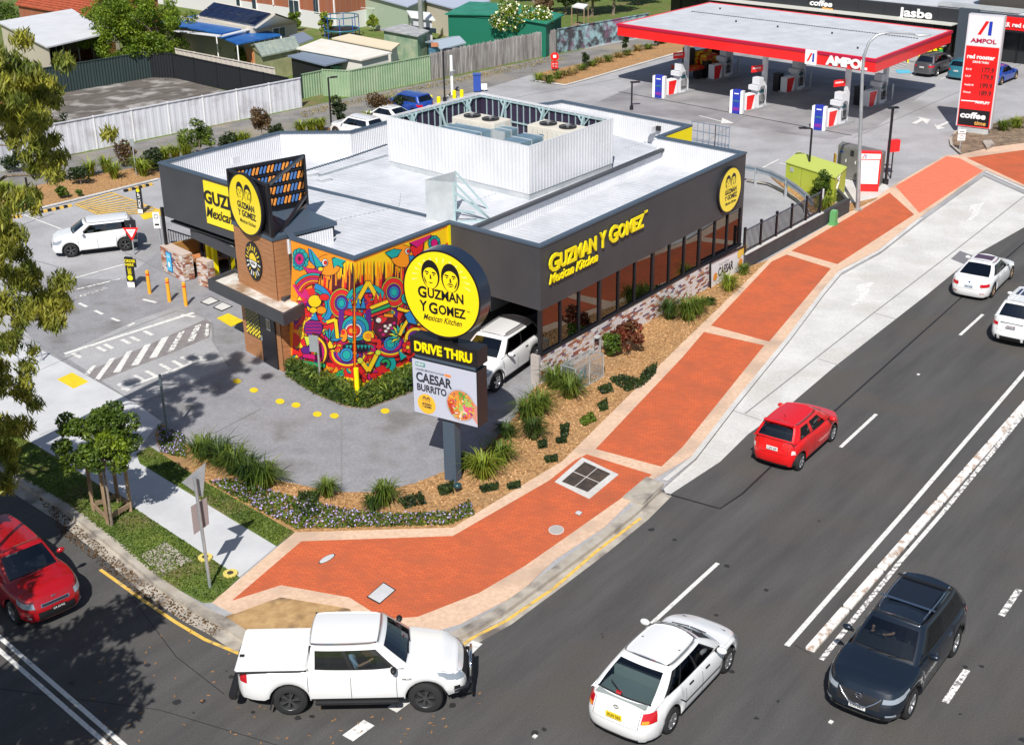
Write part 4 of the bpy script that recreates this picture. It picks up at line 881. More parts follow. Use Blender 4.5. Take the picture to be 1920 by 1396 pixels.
for(x,y,s)in((572,825,1),(822,770,1.02)):
 for r,m in((74,cL),(68,cR),(46,cY),(41,cP),(28,cB),(18,cT)):Ez(x,y,r*s*.82,r*s,m,line_=2.5)
Arc(690,830,78,100,200,340,cT,14);Arc(690,830,60,74,200,340,cB,14);Zg([(630,830),(690,718),(745,815)],20,cY);Ez(640,820,13,13,cL)
for x in(615,640,665):Tri([(x-12,850),(x,795),(x+12,850)],cB)
for x in(730,752,772):Tri([(x-13,830),(x,770),(x+13,830)],cR)
Zg([(590,870),(660,885)],22,cR);Zg([(700,850),(790,815)],16,cY);Zg([(705,870),(800,835)],14,cG);Zg([(705,890),(800,855)],12,cR)
for x in(572,692):shape([(x-13,860),(x+13,850),(x+13,1010),(x-13,1010)],cP)
Ez(635,950,58,62,cT);Ez(632,955,44,46,cB);Ez(625,962,32,34,cW_);Ez(624,962,23,25,cR);Ez(622,962,10,12,cO,line_=0)
Tri([(725,890),(800,880),(835,905),(820,985),(750,1000),(718,960)],cD);Ez(755,905,30,20,cR,-.3);Ez(742,910,13,12,cW_);Zg([(770,885),(815,888)],14,cO)
for x,y in((775,940),(790,950),(778,965),(800,935)):Ez(x,y,8,7,cW_,line_=1)
for x,y in((810,950),(820,925),(750,960),(765,982)):Ez(x,y,9,7,cM,line_=1)
Ez(586,985,17,32,cO);Ez(583,970,10,12,cR,line_=0);Ez(690,990,28,26,cY);Ez(690,990,18,16,cO,line_=0)
Ez(640,1045,62,26,cN,line_=0);
for k in range(6):Tri([(595+k*18,1035),(603+k*18,1055),(611+k*18,1035)],cT,1)
Zg([(705,1010),(750,1015),(735,1050),(800,1030)],18,cR)
for(x,y,a0,a1)in((600,1075,10,185),(800,1020,-20,140)):
 for r,m in((92,cR),(80,cY),(68,cP),(56,cM),(44,cB)):Arc(x,y,r-11,r,a0,a1,m,14,2,.82)
 Ez(x,y+8,32,34,cB);Ez(x,y+8,20,22,cT)
Zg([(650,1110),(690,1165),(735,1075)],20,cY);Ez(648,1112,14,14,cL);Ez(738,1072,13,13,cL)
Ez(430,950,46,44,cP)
for i in range(5):
 for j in range(4):Arc(398+i*16,925+j*17,5,9,180,360,cM,5,1)
for r,m in((98,cD),(88,cY),(76,cM),(62,cP),(50,cG),(38,cL),(24,cR)):Arc(410,1070,r-12,r,-80,60,m,12,2)
for k in range(6):an=radians(-120+k*22);Tri([(520,1010),(520+30*cos(an-.3),1010+30*sin(an-.3)),(520+62*cos(an),1010+62*sin(an)),(520+30*cos(an+.3),1010+30*sin(an+.3))],cB if k%2 else cT)
Tri([(415,905),(440,870),(455,910)],cB);Tri([(385,990),(440,1000),(400,1040)],cL);Zg([(500,920),(545,905),(555,1000)],16,cY);Zg([(380,1085),(480,1105)],22,cM);Zg([(380,1120),(490,1140)],18,cG)
Ez(395,1060,24,18,cP)
for k in range(9):an=radians(120+k*22);Tri([(850,985),(850+24*cos(an-.4),985+24*sin(an-.4)),(850+60*cos(an),985+60*sin(an)),(850+24*cos(an+.4),985+24*sin(an+.4))],cL if k%2 else cT)
Zg([(835,850),(910,872),(860,950),(845,985)],15,cY);Ez(882,800,24,26,cT);Ez(882,800,12,13,cG);Tri([(905,740),(880,790),(925,780)],cM)
Arc(925,1000,40,54,170,300,cY,10);Arc(925,1000,24,37,170,300,cP,10);Ez(930,1005,16,16,cT)
for k in range(5):an=k*1.2566;Ez(885+18*cos(an),1045+18*sin(an),13,13,cR,n=10)
Ez(885,1045,9,9,cY);Tri([(870,880),(905,860),(930,930),(890,920)],cB);Tri([(840,1060),(880,1090),(850,1110)],cT)
for x,y in((960,760),(1010,900),(1080,780)):Ez(x,y,34,30,R_.choice([cR,cM,cP]));Ez(x,y,18,16,cT);Ez(x,y,8,8,cY)
MM[0].build('painted_panel',mur,True);MM[1].build('painted_panel',mur,True)
b=MB();i,j=keys.index('M2'),keys.index('C1');d=(W2[1]-W2[0]).normalized();n_=Vector((d.y,-d.x,0));
b.prism([W2[1]-d*.16+n_*.035,W2[1]-d*.01+n_*.035,W2[1]-d*.01+n_*.05,W2[1]-d*.16+n_*.05],2.9,HP-.02,YEL);b.build('edge_trim',RB,True)
# ================================================================ VEHICLES
def paint(name,c,coat=1,metal=0.0,rough=.35):return pm(name,c,rough=rough,coat=coat,metal=metal)
PW=paint('white_car_paint',(.80,.81,.82));PR=paint('red_car_paint',(.72,.004,.006));PDK=paint('charcoal_car_paint',(.010,.017,.030),metal=.2,rough=.3)
PRD=paint('deep_red_car_paint',(.36,.003,.008));PBL=paint('blue_car_paint',(.01,.06,.35));PTE=paint('teal_car_paint',(.02,.16,.22));PGY=paint('grey_car_paint',(.1,.1,.11),metal=.4)
TRIM=pm('black_car_trim',(.012,.012,.014),rough=.55);RUB=pm('tyre_rubber',(.018,.018,.019),rough=.85);ALLOY=pm('alloy_silver',(.5,.51,.53),rough=.3,metal=.8);DALLOY=pm('dark_alloy',(.13,.135,.14),rough=.35,metal=.7);GALLOY=pm('gold_bronze_alloy',(.42,.3,.2),rough=.35,metal=.6)
HEADL=pm('headlight_lens',(.26,.30,.35),rough=.08,coat=1);TAILR=pm('tail_light_red',(.5,.004,.012),rough=.15,coat=1);TAILC=pm('tail_light_clear',(.7,.62,.6),rough=.15,coat=1);AMB=pm('indicator_amber',(.85,.3,.02),rough=.2,coat=1)
CHR=pm('chrome',(.75,.76,.78),rough=.12,metal=1);CG=glassmat('car_glass',(.48,.55,.56),.2,.01);CGD=glassmat('dark_privacy_glass',(.06,.07,.08),.3,.01)
SEAT=pm('seat_cloth',(.045,.045,.05),rough=.9);DASH=pm('dashboard',(.035,.035,.04),rough=.7)
PLW=pm('plate_white',(.8,.8,.8),rough=.5);PLY=pm('plate_yellow',(.85,.62,.02),rough=.5)
SKIN=pm('skin',(.50,.27,.18),rough=.55);HAIRM=pm('brown_hair',(.05,.028,.016),rough=.8)
def sm(a,b,x):t=max(0,min(1,(x-a)/(b-a)))if b!=a else float(x>a);return t*t*(3-2*t)
def person(parent_loc,rotz,shirt,scale=1.0,label='',hair=HAIRM,reach=True,group=None,tilt=0):
 0
 root=thing('person',label,'person',parent_loc,rotz,scale=scale,group=group)
 J=dict(pel=(0,0,.0),bel=(0,0,.16),che=(-.03,0,.38),nec=(-.04,0,.54),hd=(-.02,0,.66),top=(-.01,0,.78))
 vs=[];es=[];rs=[]
 def v(p,r):vs.append(p);rs.append(r);return len(vs)-1
 pel=v((0,0,0),(.15,.12));bel=v((-.02,0,.17),(.14,.11));che=v((-.05,0,.38),(.17,.12));nec=v((-.05,0,.53),(.06,.06));hd=v((-.02,0,.62),(.085,.085));hd2=v((-.01,0,.72),(.092,.085));top=v((-.02,0,.79),(.05,.05))
 for a,b_ in((pel,bel),(bel,che),(che,nec),(nec,hd),(hd,hd2),(hd2,top)):es.append((a,b_))
 for s in(-1,1):
  hip=v((.1,.1*s,-.03),(.09,.09));kn=v((.46,.13*s,.04),(.065,.065));an=v((.66,.12*s,-.3),(.045,.045));ft=v((.8,.12*s,-.34),(.04,.035));es+=[(pel,hip),(hip,kn),(kn,an),(an,ft)]
  sh=v((-.04,.19*s,.46),(.06,.06));el=v((.14,.27*s,.26)if reach else(.08,.3*s,.2),(.042,.042));wr=v((.40,.17*s,.34),(.028,.028));pa=v((.46,.15*s,.37),(.035,.016));es+=[(che,sh),(sh,el),(el,wr),(wr,pa)]
  for k in range(4):f1=v((.50,.15*s+(-.03+.02*k),.40+.004*k),(.009,.009));f2=v((.525,.15*s+(-.03+.02*k),.385),(.008,.008));es+=[(pa,f1),(f1,f2)]
  th=v((.46,.15*s-.045*s,.39),(.01,.01));es.append((pa,th))
 me=bpy.data.meshes.new('body');me.from_pydata(vs,es,[]);o=bpy.data.objects.new('body',me);COL.objects.link(o)
 md=o.modifiers.new('skin','SKIN');lay=me.skin_vertices[0]
 for i,r in enumerate(rs):lay.data[i].radius=r
 lay.data[0].use_root=True
 sb_=o.modifiers.new('sub','SUBSURF');sb_.levels=1;sb_.render_levels=1
 dg=bpy.context.evaluated_depsgraph_get();m2_=bpy.data.meshes.new_from_object(o.evaluated_get(dg));bpy.data.objects.remove(o)
 m2_.materials.clear();m2_.materials.append(SKIN);m2_.materials.append(shirt);m2_.materials.append(pm('dark_trousers',(.03,.035,.05),rough=.9))
 for p in m2_.polygons:
  c=p.center;p.use_smooth=True
  p.material_index=2 if c.z<.1 and not(abs(c.y)>.2 and c.z>.1)else(1 if(c.z<.52 and c.x<.13 and c.z>=.1)else 0)
 o=bpy.data.objects.new('body',m2_);COL.objects.link(o);o.parent=root
 b=MB();b.ell((-.04,0,.735),(.105,.095,.095),hair,12,8);b.build('hair',root)
 b=MB();b.ell((.085,0,.675),(.022,.012,.022),SKIN,8,5)
 for s in(-1,1):b.ell((.07,.035*s,.70),(.012,.014,.01),WHT,8,5);b.ell((.079,.035*s,.70),(.006,.007,.007),BLK,6,4);b.ell((-.01,.092*s,.69),(.02,.012,.03),SKIN,8,5)
 b.ell((.075,0,.635),(.012,.028,.006),pm('lips',(.35,.08,.07),rough=.5),8,4);b.build('face',root)
 return root
def vehicle(name,label,cat,sp,loc,ang,scale=1,group=None):
 t=thing(name,label,cat,loc,ang,scale=scale,group=group)
 L,W,H,wb,rw=sp['L'],sp['W'],sp['H'],sp['wb'],sp['rw']
 fo=sp.get('fo',(L-wb)*.46);xf,xr=wb/2+fo,wb/2+fo-L;cx=(xf+xr)/2;a_=(xf-xr)/2;bw=W/2
 zsill=sp.get('sill',.26);P=sp['paint'];n1,n2=8,4
 top=sp['top']
 def zt(x):
  for(x0,z0),(x1,z1)in zip(top,top[1:]):
   if x<=x1:return lerp(z0,z1,sm(x0,x1,x)if x1>x0 else 0)
  return top[-1][1]
 fp=sp.get('fprof',[(0,.05),(.18,.0),(.45,.0),(.7,.05),(1,.16)]);rp_=sp.get('rprof',[(0,.06),(.2,.0),(.5,.01),(.75,.05),(1,.08)])
 wp=sp.get('wprof',[(0,.04),(.15,.015),(.5,.0),(.72,.01),(.9,.035),(1,.075)])
 def pr(p,t_):
  for(a,u),(c,v)in zip(p,p[1:]):
   if t_<=c:return lerp(u,v,(t_-a)/(c-a))
  return p[-1][1]
 ra=rw+.07
 def zb(x,side):
  z=zsill if(abs(x)<wb/2)else zsill+.0
  if side:
   for xw in(wb/2,-wb/2):
    d=abs(x-xw)
    if d<ra:z=max(z,rw+sqrt(max(0,ra*ra-d*d)))
  return z
 def S(x,t_,s,off=0):
  pe_=pr(fp if x>cx else rp_,t_);q_=abs(x-cx)/a_;x=cx+(x-cx)*(1-sm(.6,.93,q_)*pe_/a_)
  u=min(.9999,abs(x-cx)/(a_-pe_));w_=bw-pr(wp,t_)
  y=w_*(1-u**n1)**(1/n2)*(1-.025*sm(.3,1,(x-cx)/a_));z0=zb(x,True);z=lerp(z0,zt(x),t_)if z0<zt(x)else zt(x)
  return Vector((x,s*(y+off),z))
 def E(y,t_,s,off=0):
  w_=bw-pr(wp,t_);u=min(.9999,abs(y)/w_);ax=a_-pr(fp if s>0 else rp_,t_)
  x=cx+s*ax*(1-u**n2)**(1/n1);z0=zsill-.02;z=lerp(z0,zt(x),t_)
  return Vector((x+s*off,y,z))
 xe=a_*.93
 xs=sorted(set([round(cx-xe+2*xe*i/30,4)for i in range(31)]+[round(xw+ra*cos(k*pi/12),4)for xw in(wb/2,-wb/2)for k in range(13)if abs(xw+ra*cos(k*pi/12)-cx)<xe]))
 def corner(s_end,s_side):
  pass
 ts_=[0,.07,.18,.32,.46,.6,.72,.82,.91,1]
 ye=[(-1+2*i/16)for i in range(17)]
 def ringpt(kind,v,t_):
  if kind=='R':return S(v,t_,1)
  if kind=='L':return S(v,t_,-1)
 ring=[('S',x,1)for x in xs]+[('E',k,1)for k in(.80,.74,.66,.54,.38,.2,0,-.2,-.38,-.54,-.66,-.74,-.80)]+[('S',x,-1)for x in xs[::-1]]+[('E',k,-1)for k in(-.80,-.74,-.66,-.54,-.38,-.2,0,.2,.38,.54,.66,.74,.80)]
 def rpnt(q,t_):
  k,v,s=q
  if k=='S':return S(v,t_,s)
  w_=(bw-pr(wp,t_))*(1-.025*(s>0));xq=E(v*w_,t_,s)
  return xq
 vs=[];N=len(ring)
 for t_ in ts_:vs+=[rpnt(q,t_)for q in ring]
 fs=[(j*N+i,j*N+(i+1)%N,(j+1)*N+(i+1)%N,(j+1)*N+i)for j in range(len(ts_)-1)for i in range(N)]
 body=MB();body.add(vs,fs,P,True)
 gb=sp['gh']
 wg0=(gb.get('wb',bw-.085))
 nS=len(xs);topring=vs[-N:]
 prs=[(topring[i],topring[N-1-13-i])for i in range(nS)]
 front=topring[nS:nS+13];rear=topring[N-13:]
 fpairs=[(front[i],front[12-i])for i in range(7)];rpairs=[(rear[12-i],rear[i])for i in range(7)]
 rows=list(reversed(rpairs))+prs+fpairs;ny=10
 def rowpts(p,q,inner=None):
  out=[]
  for k in range(ny+1):
   u=k/ny;m_=p.lerp(q,u);e=2*u-1;m_.z+=sp.get('crown',.05)*(1-e**4)*min(1,abs(p.y-q.y)/1.2)*sm(0,.35,min(xf-m_.x,m_.x-xr+.15));out.append(m_)
  return out
 hood,deck=MB(),MB();R=[rowpts(p,q)for p,q in rows]
 def grid(b,G,m):
  n=len(G[0]);V=[p for r in G for p in r];b.add(V,[(j*n+i,j*n+i+1,(j+1)*n+i+1,(j+1)*n+i)for j in range(len(G)-1)for i in range(n-1)],m,True)
 hx=gb['xf0']-.12;dx_=gb['xr0']+.1
 Hrows=[r for r in R if r[0].x>=hx];Drows=[r for r in R if r[0].x<=dx_];Crows=[r for r in R if dx_-.2<=r[0].x<=hx+.2]
 grid(hood,[r[::-1]for r in Hrows],P)
 body.build('body',t)
 if len(Hrows)>1:hood.build('bonnet',t)
 if len(Drows)>1 and not sp.get('nodeck'):grid(deck,[r[::-1]for r in Drows],P);deck.build('boot_lid'if sp.get('sedan')else 'rear_panel',t)
 lg=MB()
 for s in(1,-1):
  G=[]
  for x in[dx_-.15+(hx+.15-dx_+.15)*i/12 for i in range(13)]:
   p=S(x,1,s);G.append([p,Vector((x,s*(wg0-.02),p.z+.012))]if s<0 else[Vector((x,s*(wg0-.02),p.z+.012)),p])
  grid(lg,[g[::-1]for g in G],P)
 lg.build('waistline',t)
 xr0,xf0,xr1,xf1,wt=gb['xr0'],gb['xf0'],gb['xr1'],gb['xf1'],gb['wt'];hr=H
 us=gb['us']
 ubr=sorted(set([0]+[x for w_ in us for x in w_[:2]]+[1]+[i/10 for i in range(11)]))
 ubr=[u for i,u in enumerate(ubr)if i==0 or u-ubr[i-1]>.012 or any(u in w_[:2]for w_ in us)]
 v0,v1=gb.get('v0',.1),gb.get('v1',.84)
 vb=[0,v0*.6,v0,lerp(v0,v1,.33),lerp(v0,v1,.66),v1,.93,1.0]
 eb=[-1,-.9,-.78,-.4,0,.4,.78,.9,1]
 ef,er_=gb.get('ef',.86),gb.get('er',.84)
 ebf=ebr=sorted(set([-1,-ef,-er_,-.5,-.25,0,.25,.5,er_,ef,1]))
 def cab(kind,u,v):
  xa,xb=lerp(xr0,xr1,v**.9),lerp(xf0,xf1,v**1.0);wv=lerp(wg0,wt,v**1.35)
  if v>.9:k=(v-.9)/.1;wv-=.035*k*k;xa+=.03*k*k;xb-=.03*k*k
  bul=gb.get('bulge',.07)
  if kind in('sr','sl'):
   x=lerp(xa,xb,u);y=wv*(1-.06*abs(2*u-1)**4-.03*sm(.4,1,u));s=1 if kind=='sr'else-1;y*=s
  elif kind=='f':y=u*wv*(1-.06-.03);x=xb+bul*(1-u*u)*(1-.3*v)
  else:y=u*wv*(1-.06);x=xa-bul*.7*(1-u*u)
  base=zt(min(max(x,gb['xr0']),gb['xf0']))+.01+sp.get('crown',.05)*.7*(0 if kind in('sr','sl')else(1-u**4))
  roofz=hr-.05+(.0 if kind in('sr','sl')else.05*(1-u*u))-gb.get('slope',.0)*(1-min(1,max(0,(x-xr1)/(xf1-xr1))))**2
  return Vector((x,y,lerp(base,roofz,v)))
 frame=MB();glass={}
 def cells(kind,ul,flip):
  for i in range(len(ul)-1):
   for j in range(len(vb)-1):
    u0,u1=ul[i],ul[i+1];um=(u0+u1)/2;g=None;inv=vb[j]>=v0-1e-6 and vb[j+1]<=v1+1e-6
    if inv:
     if kind in('sr','sl'):
      for k,w_ in enumerate(us):
       if w_[0]-1e-6<=u0 and u1<=w_[1]+1e-6:g=(kind+str(k),w_[2])
     elif kind=='f'and abs(um)<ef:g=('windscreen',CG)
     elif kind=='r'and abs(um)<er_ and not gb.get('noback'):g=('rear_window',gb.get('rg',CG))
    qd=[cab(kind,u0,vb[j]),cab(kind,u1,vb[j]),cab(kind,u1,vb[j+1]),cab(kind,u0,vb[j+1])]
    if flip:qd.reverse()
    if g:glass.setdefault(g[0],(MB(),g[1]))[0].add(qd,[(0,1,2,3)],g[1],False)
    else:frame.add(qd,[(0,1,2,3)],TRIM if(kind in('sr','sl')and abs(vb[j+1]-v0)<1e-6 and us[0][0]<um<us[-1][1])or(kind in 'fr'and abs(vb[j+1]-v0)<1e-6 and abs(um)<ef and not gb.get('noback'))else P if not(kind in('sr','sl')and inv and um>.12 and um<.9 and gb.get('blackb',1))else TRIM,True)
 cells('sr',ubr,True);cells('sl',ubr,False);cells('f',ebf,False);cells('r',ebr,True)
 G=[]
 for i in range(len(ubr)):
  a,c=cab('sr',ubr[i],1),cab('sl',ubr[i],1);G.append([a.lerp(c,(1-e)/2)+Vector((0,0,.05*(1-e*e)))for e in ebf[::-1]])
 fe=[cab('f',e,1)for e in ebf[::-1]];re_=[cab('r',e,1)for e in ebf[::-1]]
 G=[re_]+G+[fe];grid(frame,[g[::-1]for g in G],gb.get('roofmat',P))
 frame.build('cabin_frame',t,weld=True)
 seen={}
 for k,(b,m)in glass.items():
  nm=k if k in('windscreen','rear_window')else 'side_window';b.build(nm,t,weld=True)
 it=MB();zf=zsill+.05;it.box(((xr0+xf0)/2,0,zf),((xf0-xr0)*.96,W*.8,.1),DARK);
 it.box((xf0-.42,0,zt(xf0)-.1),(.55,W*.78,.28),DASH)
 it.box((xr0+.25,0,(zf+zt(xr0))/2),(.2,W*.72,zt(xr0)-zf-.05),DARK);it.build('interior',t)
 sx=sp.get('seatx',xf1-.55)
 for y in(.37,-.37):
  b=MB();b.box((sx,y,zf+.28),(.5,.48,.2),SEAT);b.box((sx-.28,y,zf+.62),(.14,.46,.6),SEAT,tilt=Matrix.Rotation(-.2,3,'Y'));b.box((sx-.36,y,zf+1.0),(.09,.24,.18),SEAT);b.build('seat',t,bevel=.03)
 if not sp.get('single'):
  b=MB();ro=sp.get('rearoff',0);b.box((sx-.85+ro,0,zf+.28),(.48,W*.68,.2),SEAT);b.box((sx-1.12+ro,0,zf+.58),(.14,W*.68,.55),SEAT,tilt=Matrix.Rotation(-.2,3,'Y'));b.build('rear_seat',t,bevel=.03)
 b=MB();c=Vector((sx+.42,-.37,zf+.68));pts=[c+Vector((.05*sin(a),.18*cos(a),.17*sin(a)))for a in[i*pi/8 for i in range(17)]];b.tube(pts,.014,BLACK,6);b.bar(c,c+Vector((.2,0,-.1)),.04,.04,BLACK);b.build('steering_wheel',t)
 b=MB();b.box((cx,0,zsill+.12),(L*.94,W*.62,.26),TRIM);b.box((0,0,zsill+.02),(wb-2*ra,W*.9,.1),TRIM);b.box((wb/2,0,.62),(2*ra-.02,W*.62,.3),DARK);b.box((-wb/2,0,.62),(2*ra-.02,W*.62,.3),DARK);b.build('underbody',t)
 rim=sp.get('rim',ALLOY);nsp=sp.get('spokes',5)
 for xw in(wb/2,-wb/2):
  for s in(1,-1):
   yo=s*(bw-.03);tw_=sp.get('tw',.21);b=MB();yi=yo-s*tw_
   prof=[(rw*.62,0),(rw*.9,.0),(rw*.985,.03),(rw,.06),(rw,tw_-.04),(rw*.95,tw_),(rw*.6,tw_)];nn_=28
   V=[Vector((xw+r*cos(2*pi*k/nn_),yo-s*d,rw+r*sin(2*pi*k/nn_)))for r,d in prof for k in range(nn_)]
   b.add(V,[((j)*nn_+k,(j)*nn_+(k+1)%nn_,(j+1)*nn_+(k+1)%nn_,(j+1)*nn_+k)if s<0 else((j+1)*nn_+k,(j+1)*nn_+(k+1)%nn_,(j)*nn_+(k+1)%nn_,(j)*nn_+k)for j in range(len(prof)-1)for k in range(nn_)],RUB,True)
   wh=b.build('tyre',t)
   steer=sp.get('steer',0)if xw>0 else 0
   b=MB();r0=rw*.63;V=[];
   for r,d in((r0,.012),(r0*.93,.03),(r0*.9,.1)):V+=[Vector((xw+r*cos(2*pi*k/24),yo-s*d,rw+r*sin(2*pi*k/24)))for k in range(24)]
   b.add(V,[((j+1)*24+k,(j+1)*24+(k+1)%24,j*24+(k+1)%24,j*24+k)for j in range(2)for k in range(24)],rim,True)
   b.add(V[-24:],[tuple(range(24))],DARK)
   c0=Vector((xw,yo-s*.035,rw))
   for k in range(nsp):
    an=2*pi*k/nsp+.3;e=c0+Vector((r0*.93*cos(an),s*.012,r0*.93*sin(an)))
    if sp.get('twin'):
     for dd in(-.13,.13):e2=c0+Vector((r0*.93*cos(an+dd),s*.012,r0*.93*sin(an+dd)));b.bar(c0+Vector((.05*cos(an),0,.05*sin(an))),e2,.035,.03,rim,up=(0,1,0))
    else:b.bar(c0,e,.07 if nsp<8 else.045,.03,rim,up=(0,1,0))
   b.cyl(c0-Vector((0,s*.01,0)),.055,.03,rim,12,axis=(0,s,0));b.build('rim',wh)
   if steer:
    for ob in(wh,wh.children[0]):pass
    c=Vector((xw,yo-s*tw_/2,rw));Rm=Matrix.Translation(c)@Matrix.Rotation(steer,4,'Z')@Matrix.Translation(-c);wh.data.transform(Rm);wh.children[0].data.transform(Rm)
   b=MB();nn_=14;V=[]
   for d in(0,.32):V+=[Vector((xw+(ra-.002)*cos(pi*k/nn_),s*(bw-.05-d),rw+(ra-.002)*sin(pi*k/nn_)))for k in range(nn_+1)]
   b.add(V,[(k,k+1,k+nn_+2,k+nn_+1)for k in range(nn_)],TRIM,True)
   if sp.get('flare'):
    V=[]
    for r_,d in((ra+.0,-.0),(ra+.05,-.004)):V+=[Vector((xw+r_*cos(pi*(k)/nn_),s*(abs(S(max(cx-xe,min(cx+xe,xw+r_*cos(pi*k/nn_))),.35,1).y)+.012),rw+r_*sin(pi*k/nn_)))for k in range(nn_+1)]
    b.add(V,[(k,k+1,k+nn_+2,k+nn_+1)for k in range(nn_)],TRIM,True)
   b.build('wheel_arch',t)
 def patchE(nm,s,y0,y1,t0,t1,m,off=.006,sk=0,par=None,ny_=6,nz=3):
  G=[[E(lerp(y0,y1,i/ny_),lerp(t0,t1,j/nz)+sk*(lerp(y0,y1,i/ny_)),s,off)for i in range(ny_+1)]for j in range(nz+1)]
  b=MB();grid(b,G if s>0 else[g[::-1]for g in G],m);return b.build(nm,par or t)
 def patchS(nm,s,x0,x1,t0,t1,m,off=.006,nx=8,nz=3,fn=None):
  G=[]
  for j in range(nz+1):
   row=[]
   for i in range(nx+1):
    x=lerp(x0,x1,i/nx);tt=lerp(t0,t1,j/nz)
    if fn:x,tt=fn(i/nx,j/nz)
    row.append(S(x,tt,s,off))
   G.append(row)
  b=MB();grid(b,[g[::-1]for g in G]if s>0 else G,m);return b.build(nm,t)
 api=dict(E=E,S=S,pe=patchE,ps=patchS,t=t,xf=xf,xr=xr,cab=cab,bw=bw,zt=zt,H=H,zsill=zsill,cx=cx,a=a_,sx=sx,zf=zf,W=W,grid=grid)
 for s in(-1,1):
  patchS('bonnet_seam',s,hx+.1,xf-.3,.955,.966,TRIM,.003,nx=14,nz=1)
  for y in(-.62,.62):patchE('panel_seam',s,y*bw-.005,y*bw+.005,.5,.97,TRIM,.003,ny_=1)
  patchE('panel_seam',s,-.62*bw,.62*bw,.49,.497,TRIM,.003,ny_=10,nz=1)
 for s in(1,-1):
  for x in sp.get('doors',()):
   patchS('door_seam',s,x-.006,x+.006,.06,.98,TRIM,.003,nx=1,nz=6)
  for x in sp.get('handles',()):
   p=S(x,.86,s);b=MB();b.box(p+Vector((0,s*.012,0)),(.17,.03,.03),sp.get('hmat',P));b.build('door_handle',t,bevel=.006)
  mx_=sp.get('mirx',xf0-.42);p=Vector((mx_,s*(bw-.02),zt(mx_)+.08));b=MB();b.ell(p+Vector((0,s*.11,.04)),(.075,.12,.075),sp.get('mirror',P),12,8);b.bar(p+Vector((0,-s*.04,0)),p+Vector((0,s*.06,.02)),.05,.05,TRIM);b.build('side_mirror',t)
  patchS('side_sill',s,-wb/2+ra+.02,wb/2-ra-.02,0,.07,sp.get('sillmat',TRIM),.004)
 b=MB();
 for y in(.25,-.3):p=cab('f',y/.9-.1,.06);q=cab('f',y/.9+.45,.12);b.bar(p+Vector((.015,0,.012)),q+Vector((.02,0,.012)),.018,.012,TRIM)
 b.build('wiper',t)
 if sp.get('rails'):
  for s in(1,-1):
   b=MB();a=[cab('sr'if s>0 else 'sl',u,1)+Vector((0,-s*.05,.045+(.03 if.1<u<.9 else 0)))for u in(.06,.12,.5,.85,.93)];b.tube(a,.018,sp['rails'],6);b.build('roof_rail',t)
 if sp.get('extra'):sp['extra'](api)
 return t,api
def plate(api,s,y,z,m,txt,w=.38,h=.12,tm=BLK,xoff=.012,tilt=0):
 t=api['t'];tt=.5;x=max(api['E'](yy,tq,s).x*s for yy in(y-w/2,y,y+w/2)for tq in(.25,.4,.5,.6))*s+s*xoff
 b=MB();b.box((x,y,z),(.012,w,h),m);p=b.build('number_plate',t)
 o=text('lettering',txt,Vector((x+s*.007,y-s*w*.42,z-h*.28)),Vector((0,s,0)),Vector((0,0,1)),h*.58,tm,p,width=w*.84,ext=.002,bold=.02,world=False)
def ground(px,py,z=0):return at(px,py,z)
def place(rear,front,side,wb,W,z=0,tw=.1):
 0
 a,c=at(*rear,z),at(*front,z);d=(c-a).normalized();s=(c-a).length/wb
 nrm=Vector((-d.y,d.x,0))if side=='R'else Vector((d.y,-d.x,0))
 ctr=(a+c)/2+nrm*(W/2-tw)*s
 return Vector((ctr.x,ctr.y,z)),atan2(d.y,d.x),s
